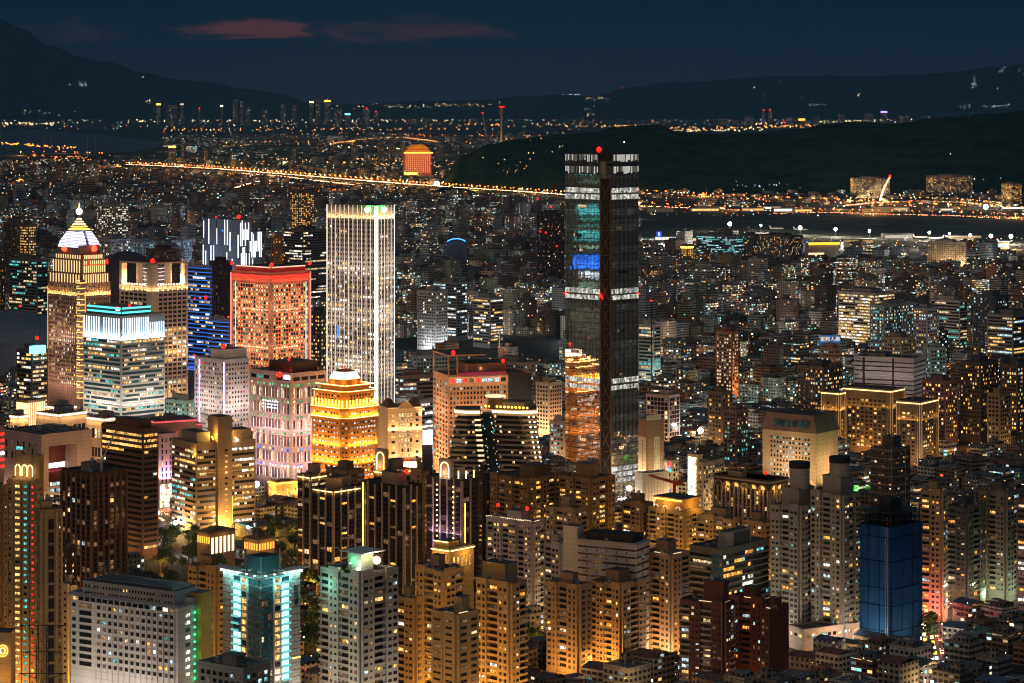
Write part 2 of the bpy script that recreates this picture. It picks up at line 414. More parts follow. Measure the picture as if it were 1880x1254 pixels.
        hb, rb = (s.bands, []) if len(s.bands) <= 100 else (s.bands[:99], s.bands[99:])
        for b, nm in hb: s.part(b, nm)
        if rb:
            g = MB()
            for b, nm in rb:
                n = len(g.v); g.v += b.v; mp = [g.mi(m) for m in b.mats]
                g.f += [tuple(n+i for i in f) for f in b.f]; g.m += [mp[i] for i in b.m]
            s.part(g, 'window_band', kind='stuff')
        if len(s.balc) > 100:
            g = MB()
            for b in s.balc[99:]:
                n = len(g.v); g.v += b.v; mp = [g.mi(m) for m in b.mats]
                g.f += [tuple(n+i for i in f) for f in b.f]; g.m += [mp[i] for i in b.m]
            s.part(g, 'balcony', kind='stuff')
        for b in s.balc[:99 if len(s.balc) > 100 else 100]: s.part(b, 'balcony')
        return s
WP = ('win_warm', 'win_soft', 'win_amber', 'win_warm', 'win_white')
MIX = ('win_warm', 'win_soft', 'win_white', 'win_cool', 'win_amber', 'win_teal')
def resi(s, wc, lit=.2, pal=WP, pitch=3.25, mod=7.2, zlow=None, bay=1.3, balc=True, trim=None, phase=0, kitn=5, pent=(.3, .75, .3, .7), ph=6, faces='LR', wcol=2, railm=None):
    """apartment tower: projecting bays with punched windows, recesses with balconies"""
    lit *= .62; wm = wall(wc); tm = wall(trim) if trim else wm; s.body(wm)
    z0 = max(4, zlow if zlow is not None else 4, s.h-1-pitch*int((s.h-5)/pitch)); nr = int((s.h-1-z0)/pitch); z1 = z0+nr*pitch
    for face in faces:
        wd = s.wy if face == 'L' else s.wx; n = max(1, round(wd/mod)); mw = wd/n
        for i in range(n):
            u0, u1 = i*mw, (i+1)*mw
            if (i+phase) % 2 == 0 or not balc:
                b = MB(); zt = s.h+s.rd.choice((.8, 1.6, 2.6))
                e0, e1 = u0+.05, u1-.05
                if face == 'L': b.box(-bay, .05, e0, e1, 0, zt, wm, top=ROOFC)
                else: b.box(e0, e1, -bay, .05, 0, zt, wm, top=ROOFC)
                s.part(b, 'bay')
                cw_ = (u1-u0-1)/wcol
                for c_i in range(wcol):
                    s.grid(face, u0+.5+c_i*cw_, u0+.5+(c_i+1)*cw_, z0, z1, 1, nr, s.rd.choice((.36, .5, .62, .7)), s.rd.choice((.34, .44, .5, .56)), lit, pal, split=2, off=bay)
                if s.rd.random() < .5:
                    b = MB(); uu = u0+.1
                    b.box(-bay-.25, -bay, uu, uu+.35, 0, zt, tm) if face == 'L' else b.box(uu, uu+.35, -bay-.25, -bay, 0, zt, tm); s.part(b, 'pilaster')
            else:
                s.grid(face, u0+.4, u1-.4, z0, z1, 1, nr, .72, .62, lit*1.25, pal, split=3, off=0)
                for r in range(nr):
                    zz = z0+r*pitch
                    if s.px(0, 0, zz)[1] > 1275: continue
                    b = MB(); d = bay-.15
                    if face == 'L':
                        b.box(-d, .02, u0+.06, u1-.06, zz, zz+.22, tm); b.box(-d, -d+.12, u0+.06, u1-.06, zz+.22, zz+1.15, railm or tm)
                    else:
                        b.box(u0+.06, u1-.06, -d, .02, zz, zz+.22, tm); b.box(u0+.06, u1-.06, -d, -d+.12, zz+.22, zz+1.15, railm or tm)
                    s.balc.append(b)
    if s.rd.random() < .35 and pent:      # lit roof crown
        for f_, w_ in (('L', s.wy), ('R', s.wx)):
            if f_ in faces: s.strip(f_, w_*.1, w_*.55, s.h+1.3, s.h+1.6, 'glow_soft', off=.1)
    s.kit(wm, kitn, pent=pent, ph=ph)
def office(s, wc, lit=.35, pal=('win_white', 'win_soft'), pitch=3.9, cw=3.2, ww=.62, wh=.55, dark=None, zlow=None, kitn=4, pent=(.25, .75, .25, .75), ph=5, ribbon=False, run=.75, ztop=None, split=1, corner=1.2, faces='LR'):
    wm = wall(wc) if isinstance(wc, tuple) else wc; s.body(wm); zt = ztop or s.h-1.5; zl = max(5, zlow or 5); nr = int((zt-zl)/pitch)
    for face in faces:
        wd = s.wy if face == 'L' else s.wx; nc = max(2, round((wd-2*corner)/cw))
        if ribbon:
            for r in range(nr): s.band(face, corner, wd-corner, zt-(r+.5)*pitch, pitch*wh, nc, lit, pal, dark=dark or 'win_dark', run=run)
        else: s.grid(face, corner, wd-corner, zt-nr*pitch, zt, nc, nr, ww, wh, lit, pal, split=split)
    s.kit(wm, kitn, pent=pent, ph=ph)

# ======== the towers of the business quarter ========
# --- glass tower with the braced corner ---
def sky_tower():
    s = Bld('glass_skyscraper', 'tallest glass skyscraper with a braced dark corner, white bands and a red beacon', 'skyscraper', 1038, 1112, 1172, 282, 2006, 45)
    g = bpy.data.materials.new('mirror_curtain_wall'); g.use_nodes = True; nt = g.node_tree; b = nt.nodes['Principled BSDF']
    b.inputs['Base Color'].default_value = (.86, .84, .82, 1); b.inputs['Metallic'].default_value = 1.0; b.inputs['Roughness'].default_value = .03
    t = nt.nodes.new('ShaderNodeTexCoord'); sp = nt.nodes.new('ShaderNodeSeparateXYZ'); LK(nt, t.outputs['Object'], sp.inputs[0])
    cb = nt.nodes.new('ShaderNodeCombineXYZ'); h = mth(nt, 'FLOOR', mth(nt, 'DIVIDE', mth(nt, 'ADD', sp.outputs[0], sp.outputs[1]), 1.5)); v = mth(nt, 'FLOOR', mth(nt, 'DIVIDE', sp.outputs[2], 4.2))
    LK(nt, h, cb.inputs[0]); LK(nt, v, cb.inputs[1]); wn = nt.nodes.new('ShaderNodeTexWhiteNoise'); LK(nt, cb.outputs[0], wn.inputs[0])
    vm = nt.nodes.new('ShaderNodeVectorMath'); vm.operation = 'SUBTRACT'; LK(nt, wn.outputs['Color'], vm.inputs[0]); vm.inputs[1].default_value = (.5, .5, .5)
    v2 = nt.nodes.new('ShaderNodeVectorMath'); v2.operation = 'MULTIPLY'; LK(nt, vm.outputs[0], v2.inputs[0]); v2.inputs[1].default_value = (.010, .010, .003)
    gm = nt.nodes.new('ShaderNodeNewGeometry'); v3 = nt.nodes.new('ShaderNodeVectorMath'); v3.operation = 'ADD'; LK(nt, gm.outputs['Normal'], v3.inputs[0]); LK(nt, v2.outputs[0], v3.inputs[1])
    v4 = nt.nodes.new('ShaderNodeVectorMath'); v4.operation = 'NORMALIZE'; LK(nt, v3.outputs[0], v4.inputs[0]); LK(nt, v4.outputs[0], b.inputs['Normal'])
    # offices behind the glass: faint uneven light, storey by storey
    nz = nt.nodes.new('ShaderNodeTexNoise'); nz.inputs['Scale'].default_value = .09; nz.inputs['Detail'].default_value = 3; LK(nt, t.outputs['Object'], nz.inputs[0])
    c2_ = nt.nodes.new('ShaderNodeCombineXYZ'); LK(nt, v, c2_.inputs[2]); w5 = nt.nodes.new('ShaderNodeTexWhiteNoise'); LK(nt, c2_.outputs[0], w5.inputs[0])
    e_ = mth(nt, 'MULTIPLY', mth(nt, 'POWER', w5.outputs[0], 3), mth(nt, 'MULTIPLY', mth(nt, 'POWER', nz.outputs[0], 2), mth(nt, 'MULTIPLY_ADD', mth(nt, 'POWER', wn.outputs[0], 2), 1.3, .25)))
    b.inputs['Emission Color'].default_value = (.70, .86, .72, 1); LK(nt, mth(nt, 'MULTIPLY_ADD', e_, .13, .001), b.inputs['Emission Strength']); g.cycles.emission_sampling = 'NONE'
    MATS['mirror'] = g
    ch = 6.0; wx, wy, H = s.wx, s.wy, s.h
    b = MB(); b.prism([(ch, 0), (wx, 0), (wx, wy), (0, wy), (0, ch)], 0, H-17, 'mirror', top=ROOFC); s.part(b, 'glass_body')
    # mullions standing off both faces
    for f in 'LR':
        b = MB(); wd = wy if f == 'L' else wx; n = int((wd-ch)/1.5)
        for i in range(n+1):
            u = ch+(wd-ch)*i/n; w = .10 if i % 4 else .22
            b.box(-.16, -.002, u-w/2, u+w/2, 0, H-17, STEEL) if f == 'L' else b.box(u-w/2, u+w/2, -.16, -.002, 0, H-17, STEEL)
        s.part(b, 'mullion_screen')
    # storey lines
    b = MB()
    z = 6
    while z < H-18:
        b.box(-.12, -.004, ch, wy, z, z+.35, DARK); b.box(ch, wx, -.12, -.004, z, z+.35, DARK); z += 4.2
    s.part(b, 'floor_edge')
    # braced corner
    b = MB(); A, B = Vector((0, ch, 0)), Vector((ch, 0, 0)); A += Vector((-.2, -.2, 0)); B += Vector((-.2, -.2, 0)); M_ = (A+B)/2
    b.face([(A.x+.08, A.y+.08, 0), (B.x+.08, B.y+.08, 0), (B.x+.08, B.y+.08, H-20), (A.x+.08, A.y+.08, H-20)], bsdf('core_bronze', (.05, .032, .022), .4)); s.part(b, 'corner_recess')
    b = MB(); bm = bsdf('brace_steel', (.20, .16, .13), .5)
    b.bar(A, A+Vector((0, 0, H-18)), .8, bm); b.bar(B, B+Vector((0, 0, H-18)), .8, bm); z = 4; st = 12.6
    while z+st*2 < H-14:
        for q0, q1, d in ((A, B, 0), (B, A, 0)):
            b.bar(q0+Vector((-.1, -.1, z)), q1+Vector((-.1, -.1, z+st*1.55)), .5, bm)
        b.bar(A+Vector((-.1, -.1, z)), B+Vector((-.1, -.1, z)), .45, bm); z += st*1.55
    s.part(b, 'cross_brace')
    # lit refuge floors
    fl = pane('refuge_glow', (1, .97, .88), .52, vs=.5) or MATS['refuge_glow']
    def band(f, z0, z1, parts, u0=None, u1=None):
        u0 = ch if u0 is None else u0; wd = u1 or (wy if f == 'L' else wx); b = MB(); n = parts; w = (wd-u0)/n
        for i in range(n):
            a0, a1 = u0+i*w+.12, u0+(i+1)*w-.12; d = -.20
            if f == 'L': b.face([(d, a1, z0), (d, a0, z0), (d, a0, z1), (d, a1, z1)], 'refuge_glow')
            else: b.face([(a0, d, z0), (a1, d, z0), (a1, d, z1), (a0, d, z1)], 'refuge_glow')
        s.part(b, 'lit_refuge_floor')
    for p0, p1 in ((346, 355), (358, 367), (532, 541), (544, 552), (697, 706), (710, 718)):
        for f in 'LR': band(f, s.z(p1), s.z(p0), 15)
    for p0, p1 in ((860, 868), (871, 879), (882, 889)): band('R', s.z(p1), s.z(p0), 13, 6, wx)
    # faintly lit floors
    for k in range(34):
        p0 = 380+k*13.5; f = 'R' if k % 2 else 'L'
        if s.rd.random() < .55:
            u = s.rd.uniform(ch, (wy if f == 'L' else wx)-12); s.band(f, u, u+s.rd.uniform(6, 12), s.z(p0), 2.4, 6, .55, ('win_dim', 'win_tglass', 'win_dim', 'win_soft'), run=.6, off=.01, name='lit_floor')
    # crown: screen of fins in two tiers, their uplight put in as emission
    cm = bsdf('crown_glass', (.14, .15, .16), .25, metal=.6)
    for f in 'LR':
        wd = wy if f == 'L' else wx; b = MB(); u0 = ch+2
        if f == 'L': b.box(-.1, .5, u0, wd, H-17, H, cm)
        else: b.box(u0, wd, -.1, .5, H-17, H, cm)
        s.part(b, 'crown_screen')
        for i in range(24):
            u = u0+(wd-u0)*(i+.5)/24
            for z0, z1 in ((H-16.5, H-10.5), (H-7, H-1)):
                b = MB(); q = z0+s.rd.uniform(0, 2.0)
                if s.rd.random() < .15: continue
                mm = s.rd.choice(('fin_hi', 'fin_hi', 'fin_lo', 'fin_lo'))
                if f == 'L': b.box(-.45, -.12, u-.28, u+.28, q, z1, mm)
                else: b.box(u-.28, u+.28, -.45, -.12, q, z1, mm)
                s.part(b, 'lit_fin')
    b = MB(); b.box(0, wx, wy-.5, wy, H-17, H, cm); b.box(wx-.5, wx, 0, wy-.5, H-17, H, cm); s.part(b, 'rear_screen')
    b = MB(); b.box(1.5, 9, 1.5, 9, H-20, H-6, GREY, top=ROOFC); b.box(2.5, 5.2, 1.2, 1.5, H-10, H-8, DARK); b.box(5.8, 8.3, 1.2, 1.5, H-10, H-8, DARK); s.part(b, 'core_head')
    # the round emblem left open in the crown screen
    b = MB(); b.box(-.6, -.46, ch+14.2, ch+14.8, H-9, H-2.5, DARK); b.box(-.6, -.46, ch+17.2, ch+17.8, H-9, H-2.5, DARK)
    for zz in (H-9, H-5.9, H-3.0): b.box(-.6, -.46, ch+14.8, ch+17.2, zz, zz+.5, DARK)
    s.part(b, 'emblem')
    s.red(3, 10, H+3, 1.5, power=1500)
    s.red(-.5, 5, s.z(544), .9, power=300); s.red(-1, wy, s.z(544), .5, power=60); s.red(wx, -1, s.z(544), .5, power=60)
    s.wash('R', 3, 9000, WHITE, 4, wx, out=5, tilt=18); point((-8, 6, 5), 6000, GOLD, 2, s.o)
    b = MB(); b.box(-.6, 9, -.6, 9, 0, 12, wall((.3, .22, .15)), top=ROOFC); s.part(b, 'base_canopy')
    s.done()
sky_tower()

# --- gold tower with the domed lantern ---
def gold():
    s = Bld('gold_office_tower', 'gold-lit office tower with stepped top and glowing white dome', 'tower', 565, 632, 701, 722, 2000, 45)
    wc = bsdf('gold_stone', (.60, .25, .055), .75, vary=.15); wx, wy, H = s.wx, s.wy, s.h; c = 5
    def octa(i, z0, z1, m, nm, top=ROOFC, parent=None):
        b = MB(); k = c; b.prism([(i+k, i), (wx-i-k, i), (wx-i, i+k), (wx-i, wy-i-k), (wx-i-k, wy-i), (i+k, wy-i), (i, wy-i-k), (i, i+k)], z0, z1, m, top=top); s.part(b, nm)
    zs = s.z(752); octa(0, 0, zs, wc, 'wall'); octa(2, zs, H, wc, 'upper_storeys'); octa(5, H, H+4, wc, 'attic')
    # windows in rows, lit white
    pt = 3.85; nr = int((zs-8)/pt)
    for f in 'LR':
        s.grid(f, c+1.5, (wy if f == 'L' else wx)-c-1.5, zs-2-nr*pt, zs-2, 9, nr, .52, .42, .72, ('win_white', 'win_white', 'win_cool', 'win_soft'))
        s.grid(f, c+2.5, (wy if f == 'L' else wx)-c-2.5, zs+3, H-2, 8, 3, .5, .55, .35, ('win_warm', 'win_white'), off=-2)
    for r in range(nr):   # chamfer windows
        for k in range(2):
            z = zs-2-(r+.5)*pt; u = .30+.4*k; x, y = c*u, c*(1-u)
            if s.px(x, y, z)[1] < 1268: link('window', winmesh(1.5, 1.6, s.pick(.5, ('win_white', 'win_soft')), 1), s.o, (x, y, z), -math.pi/4)
    for z, d, h in ((zs-1.2, .9, 1.2), (zs-9, .8, 1.0), (H-1.2, -1.2, 1.2), (H+3.6, -4.6, .8)):
        b = MB(); i = -d; k = c; b.prism([(i+k, i), (wx-i-k, i), (wx-i, i+k), (wx-i, wy-i-k), (wx-i-k, wy-i), (i+k, wy-i), (i, wy-i-k), (i, i+k)], z, z+h, wc); s.part(b, 'cornice')
    for z, o in ((zs+.3, 1.0), (zs-7.7, .9), (H+.3, -1.0), (H+4.6, -4.2)):
        for f in 'LR': s.strip(f, c, (wy if f == 'L' else wx)-c, z, z+.55, 'glow_warm', off=o)
        b = MB(); q = -o-.1; b.bar((c, q, z+.3), (q, c, z+.3), .45, 'glow_gold'); s.part(b, 'light_strip')
    for f in 'LR':
        wd = wy if f == 'L' else wx
        s.wash(f, 4, 30000, GOLD, 2, wd-2, out=6, tilt=16)
        s.wash(f, 34, 8000, GOLD, 2, wd-2, out=2.6, tilt=25)
        s.wash(f, zs-7, 6000, GOLD, 2, wd-2, out=2.0, tilt=25)
        s.wash(f, zs-30, 9000, GOLD, 2, wd-2, out=2.4, tilt=20)
        s.wash(f, zs+1, 7000, GOLD, 2, wd-2, out=.7, tilt=25)
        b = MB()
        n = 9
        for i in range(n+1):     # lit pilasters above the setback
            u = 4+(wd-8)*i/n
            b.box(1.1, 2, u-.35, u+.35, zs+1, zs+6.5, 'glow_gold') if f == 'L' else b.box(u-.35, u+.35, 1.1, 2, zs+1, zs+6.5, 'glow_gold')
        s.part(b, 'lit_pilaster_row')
    for z, pw in ((4, 42000), (34, 12000), (zs-30, 12000), (zs-7, 12000), (zs+1, 14000)):      # rear side, seen in the skyscraper's glass
        o_ = 6 if z == 4 else 2.4; area((wx+o_, wy/2, z), (R(162), 0, math.pi/2), wy-4, .5, pw, GOLD, s.o)
    for z, o in ((zs+.3, 1.0), (zs-7.7, .9), (H+.3, -1.0), (H+4.6, -4.2)):
        b = MB(); b.box(wx+o, wx+o+.3, c, wy-c, z, z+.55, 'glow_warm'); s.part(b, 'light_strip')
    for r in range(nr):
        for k in range(9):
            z = zs-2-(r+.5)*pt; y = c+2+(wy-2*c-4)*k/8; m = s.pick(.62, ('win_white', 'win_soft'))
            if r % 2 == 0: s.wins.append(('B', wx, y, z, 2.4, 1.7, m, 1))
    cx, cy_ = wx*.5, wy*.5
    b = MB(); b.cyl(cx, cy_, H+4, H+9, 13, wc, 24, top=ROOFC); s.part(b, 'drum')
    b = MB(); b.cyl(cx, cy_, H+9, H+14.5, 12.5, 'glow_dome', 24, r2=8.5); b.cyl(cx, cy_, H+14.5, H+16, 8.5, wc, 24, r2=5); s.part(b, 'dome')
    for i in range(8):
        an = i*math.pi/4; point((cx+16*math.cos(an), cy_+16*math.sin(an), H+6.5), 900, GOLD, .6, s.o)
    s.red(cx, cy_, H+18, .6, power=100); s.done()

gold()

# --- tower of white vertical light lines ---
def fins():
    s = Bld('white_line_tower', 'tall square tower striped by thin white light lines, two green lamps on top', 'skyscraper', 600, 691, 724, 380, 2200, 36)
    wc = wall((.34, .30, .27)); s.body(wc); H = s.h; wx, wy = s.wx, s.wy
    pt = 4.05; zt = H-12; nr = int((zt-60)/pt)
    def rowlit(t): return .88 if .25 < (1-t) < .50 and int(t*60) % 2 else (.62 if .22 < (1-t) < .85 else .12)
    for f, n in (('L', 19), ('R', 8)):
        wd = wy if f == 'L' else wx
        for r in range(nr):
            t = r/nr; L = rowlit(1-t)*s.rd.choice((.2, .6, 1.2)); s.band(f, 1, wd-1, zt-(r+.5)*pt, pt*.5, n, L, ('win_white', 'win_soft', 'win_white', 'win_warm'), run=.5)
        b = MB()
        for i in range(n+1):
            u = 1+(wd-2)*i/n; b.box(-.8, -.1, u-.35, u+.35, 40, H-.5, wc) if f == 'L' else b.box(u-.35, u+.35, -.8, -.1, 40, H-.5, wc)
        s.part(b, 'pier_screen')
        m = 11 if f == 'L' else 5
        for i in range(m+1):
            u = 1+(wd-2)*i/m; s.strip(f, u-.22, u+.22, (40 if i % 3 else 60), H+1, 'fin_line' if 0 < i < m else 'fin_line_hi', off=.82, d=.25)
        # crown frieze
        b = MB(); b.box(-.6, -.1, 1, wd-1, H-9.5, H-1, wc) if f == 'L' else b.box(1, wd-1, -.6, -.1, H-9.5, H-1, wc); s.part(b, 'crown_band')
        s.wash(f, H-10.5, 9000, WARM, out=2.2, tilt=18)
        s.flood(f, (40, 85, 130, 175), 26000, (1, .84, .66))
    b = MB(); b.box(-1.1, -.2, -1.1, -.2, 40, H+1, 'fin_line_hi'); s.part(b, 'corner_light')
    for u in (9, -9):
        x, y = (-1.4, u) if u > 0 else (-u, -1.4)
        b = MB(); b.ball(x, y, H-2.5, 2.6, 'glow_green_core', 14, 9); b.cyl(x+.8, y+.8, H-4, H-1, .5, DARK, 8); s.part(b, 'green_lamp'); point((x-2, y-2, H), 5000, (.02, 1, .1), 1, s.o)
    b = MB(); z0 = s.z(626); b.box(-1.3, -1.0, wy-14.5, wy-12.7, z0, z0+11, 'glow_skyblue'); s.part(b, 'blue_sign')
    s.kit(GREY, 4, ph=3); s.done()
MATS['fin_line'] = MATS['glow_fin_line']; MATS['fin_line_hi'] = MATS['glow_fin_line_hi']
fins()

# --- red framed hotel block ---
def redb():
    s = Bld('red_framed_tower', 'broad tower outlined in red neon with warm chequered windows', 'tower', 424, 497, 570, 503, 2300, 43)
    wc = wall((.34, .20, .15)); s.body(wc); H = s.h; pt = 3.7; nr = int((H-14-66)/pt); rest = MB()
    for f in 'LR':
        wd = s.wy if f == 'L' else s.wx
        s.grid(f, 3, wd-3, H-10-nr*pt, H-10, 14, nr, .66, .66, .62, ('win_soft', 'win_warm', 'win_warm', 'win_soft'))
        for r in range(nr//1):
            zz = H-10-r*pt
            for i in range(14):
                b = MB() if r < 4 else rest; u = 3+(wd-6)*i/14; b.box(-.5, -.12, u-.30, u+.30, zz-.3, zz+.3, 'glow_fire') if f == 'L' else b.box(u-.3, u+.3, -.5, -.12, zz-.3, zz+.3, 'glow_fire')
                if r < 4: s.part(b, 'red_lamp')
        s.strip(f, 0, wd, H-4.5, H-1.8, 'glow_redframe', off=.3); s.strip(f, 4, wd-4, H+5, H+6, 'glow_palered', off=-3)
        e = wd-.6; s.strip(f, e-.6, e+.6, 60, H-1, 'glow_redframe2', off=.3, d=.5)
        q = wd-7 if f == 'L' else wd-6; s.strip(f, q-.45, q+.45, 64, H-9, 'glow_coolline', off=.3)
        s.wash(f, H-8, 2500, (1, .06, .02), out=2.0, tilt=20)
        s.flood(f, (60, 95, 130), 36000, (1, .50, .26))
    s.part(rest, 'red_lamp', kind='stuff')
    b = MB(); b.box(3, s.wx-3, 3, s.wy-3, H, H+5.5, bsdf('red_screen', (.55, .10, .07), .6), top=ROOFC); s.part(b, 'roof_screen')
    for x, y in ((3, 3), (s.wx-1, 0), (0, s.wy-1), (12, 12)): s.red(x, y, H+7.5, 1.1, power=900)
    area((-6, s.wy/2, H+4), (R(90), 0, -math.pi/2), s.wy, 1, 900, (1, .04, .02), s.o); area((s.wx/2, -6, H+4), (R(90), 0, 0), s.wx, 1, 900, (1, .04, .02), s.o)
    s.done()

redb()

# --- tower with the pyramid crown and spire ---
def spire():
    s = Bld('spired_tower', 'brown stepped tower with a glowing lantern crown and golden spire', 'skyscraper', 88, 148, 203, 522, 2400, 45)
    wc = wall((.36, .24, .20)); wx, wy, H = s.wx, s.wy, s.h; s.body(wc, parapet=False)
    tiers = [(1.5, s.z(503)), (3.5, s.z(478)), (5.5, s.z(468))]; z = H
    pt = 4.0; nr = int((H-50)/pt)
    for f in 'LR':
        wd = wy if f == 'L' else wx
        for r in range(nr):
            hot = r in (11, 13) ; s.grid(f, 5, wd-2, H-1-(r+1)*pt, H-1-r*pt, 14, 1, .42, .55, .85 if hot else (.28 if r > 3 else .06), ('win_soft', 'win_white') if hot else ('win_soft', 'win_warm', 'win_white'))
        b = MB()
        for i in range(15):
            u = 5+(wd-7)*i/14; b.box(-.5, -.01, u-.3, u+.3, 30, H+1, wc) if f == 'L' else b.box(u-.3, u+.3, -.5, -.01, 30, H+1, wc)
        s.part(b, 'pier_screen')
        s.wash(f, H-11, 9000, (1, .55, .16), 4, wd, out=1.6, tilt=18); s.flood(f, (50, 95), 22000, (1, .62, .42))
    for i, (ins, zt) in enumerate(tiers):
        b = MB(); b.box(ins, wx-ins, ins, wy-ins, z, zt, wc, top=ROOFC); s.part(b, 'upper_tier')
        for f in 'LR':
            wd = wy if f == 'L' else wx; b = MB()
            for k in range(11):
                u = ins+3+(wd-2*ins-4)*k/10
                zz0, zz1 = z+.5, zt-1
                b.box(ins-.5, ins-.01, u-.45, u+.45, zz0, zz1, 'glow_flute') if f == 'L' else b.box(u-.45, u+.45, ins-.5, ins-.01, zz0, zz1, 'glow_flute')
            s.part(b, 'lit_flute_row')
        z = zt
    # glazed stair corner with amber edge lights
    b = MB(); b.box(-1.6, 4, -1.6, 4, 20, s.z(514), wc, top=ROOFC); s.part(b, 'corner_shaft')
    zz = 40
    while zz < s.z(520):
        b = MB(); b.box(-1.95, -1.6, -1.7, 4, zz, zz+.8, 'glow_amberline'); b.box(-1.6, 4, -1.95, -1.6, zz, zz+.8, 'glow_amberline'); b.box(-1.8, -1.6, -1.2, 3.4, zz+1.6, zz+3.2, 'win_soft'); s.part(b, 'lit_landing'); zz += 5.2
    for y in (4.4,): s.strip('L', y, y+.5, 20, s.z(514), 'glow_amberline', off=.6)
    s.strip('R', 4.2, 4.7, 20, s.z(540), 'glow_warm', off=.6)
    s.strip('L', wy-.5, wy, 20, H-4, 'glow_dimwarm', off=.5)
    # turrets with red lamps
    c = (wx/2, wy/2); zt = z
    b = MB(); b.box(wx*.17, wx*.83, wy*.17, wy*.83, zt, s.z(452), wc, top=ROOFC); s.part(b, 'turret')
    for x, y in ((wx*.17-1, wy*.62), (wx*.62, wy*.17-1)): s.red(x, y, s.z(459), 2.0, 'glow_redorb', power=2600)
    # lantern: ribbed shell narrowing upward, lit rings
    r0, r1 = wx*.41, wx*.22; z0, z1 = s.z(456), s.z(427); cfr = bsdf('crown_metal', (.16, .16, .19), .5)
    n = 11
    for i in range(n):
        t0 = i/n; rr = r0+(r1-r0)*t0**1.35; q = z0+(z1-z0)*t0; b = MB(); q2 = q+(z1-z0)/n
        b.box(c[0]-rr, c[0]+rr, c[1]-rr, c[1]+rr, q, q2-.15, cfr, top=ROOFC)
        b.box(c[0]-rr-.35, c[0]-1.5, c[1]-rr-.35, c[1]-rr, q+.2, q+1.0, 'glow_lantern'); b.box(c[0]+1.5, c[0]+rr, c[1]-rr-.35, c[1]-rr, q+.2, q+1.0, 'glow_lantern')
        b.box(c[0]-rr-.35, c[0]-rr, c[1]-rr, c[1]+rr, q+.2, q+1.0, 'glow_lantern'); s.part(b, 'lantern_ring')
    z = z1
    for k, (rr, hh) in enumerate(((10.5, 2.6), (8.2, 2.4), (6.4, 2.4), (4.4, 2.2), (2.6, 2.6))):
        b = MB(); b.cyl(c[0], c[1], z, z+hh*.55, rr, cfr, 16); b.cyl(c[0], c[1], z+hh*.55, z+hh, rr*1.04, 'glow_gold' if k < 2 else 'glow_warm', 16, r2=rr*.8); s.part(b, 'crown_tier'); z += hh
    b = MB(); b.cyl(c[0], c[1], z, z+4, .7, cfr, 8); b.ball(c[0], c[1], z+6.5, 3.2, 'glow_globe', 14, 9); s.part(b, 'globe')
    b = MB(); b.cyl(c[0], c[1], z+9, s.z(374), .8, 'glow_spire', 8, r2=.12); s.part(b, 'spire')
    for a_ in (0, 1.57, 3.14, 4.71): point((c[0]+15*math.cos(a_), c[1]+15*math.sin(a_), z1-3), 1600, (.7, .75, 1), 1, s.o)
    b = MB(); b.box(5, wx-5, 2.4, 3.0, s.z(489), s.z(487), 'glow_redsign'); s.part(b, 'red_sign')
    for x, y in ((wx*.3, .5), (wx-3, .5)):
        b = MB(); b.box(x, x+2, 2.2, 3.0, s.z(488), s.z(478), 'glow_redsign'); s.part(b, 'red_sign')
    s.done()

spire()

# --- tower with the square opening at the top ---
def cube():
    s = Bld('open_topped_tower', 'pale tower with big square openings and lit terraces at its top', 'skyscraper', 219, 279, 345, 486, 2350, 45)
    wc = wall((.50, .43, .35)); wx, wy, H = s.wx, s.wy, s.h; zb = s.z(527)
    b = MB(); b.box(0, wx, 0, wy, 0, zb, wc, top=ROOFC); s.part(b, 'wall')
    nr = int((zb-50)/4.1)
    for f in 'LR':
        wd = wy if f == 'L' else wx
        for r in range(nr): s.band(f, 7, wd-2, zb-2-(r+.5)*4.1, 2.5, 16, (.62 if r > 7 else .12)*s.rd.choice((.3, .8, 1.5)), ('win_soft', 'win_dim', 'win_warm', 'win_white'), run=.8)
        b = MB()
        for i in range(7):
            u = 7+(wd-9)*i/6; b.box(-.8, -.1, u-.5, u+.5, 20, zb, wc) if f == 'L' else b.box(u-.5, u+.5, -.8, -.1, 20, zb, wc)
        s.part(b, 'pier_screen')
    b = MB(); b.box(-1.2, 6, -1.2, 6, 0, H, wc, top=ROOFC); s.part(b, 'corner_core')
    b = MB(); b.box(wx-4, wx, 0, 6, zb, H, wc); b.box(0, 6, wy-4, wy, zb, H, wc); b.box(wx-4, wx, wy-4, wy, zb, H, wc); b.box(0, wx, 0, wy, H, H+1.6, wc, top=bsdf('roof_red', (.12, .04, .04), .8)); s.part(b, 'crown_frame')
    b = MB(); b.box(14, wx-6, wy-9, wy-8, zb, H, wc); b.box(wx-9, wx-8, 14, wy-9, zb, H, wc); s.part(b, 'screen_wall')
    b = MB(); z = zb+1
    b.cyl(wx*.52, wy*.52, zb, H, wx*.24, bsdf('drum_glass', (.06, .07, .1), .2), 24); s.part(b, 'inner_drum')
    while z < H-2:
        b = MB(); b.cyl(wx*.52, wy*.52, z, z+.5, wx*.245, 'glow_pinkring', 24); s.part(b, 'drum_light_ring'); z += 3.6
    for f in 'LR':
        wd = wy if f == 'L' else wx
        for k in range(10):
            b = MB(); u = 8+(wd-14)*k/9
            b.ball(*((1.2, u) if f == 'L' else (u, 1.2)), zb+1.4, .75, 'glow_lampw', 8, 5); s.part(b, 'terrace_lamp')
        for u in (wd*.35, wd*.8): point((3, u, zb+5) if f == 'L' else (u, 3, zb+5), 16000, WARM, 1, s.o)
        s.flood(f, (40, 85), 30000, WARM); s.wash(f, zb-4, 5000, WARM, out=3, tilt=25)
    s.red(3, 3, H+3, 1.6, power=1500); s.done()

cube()

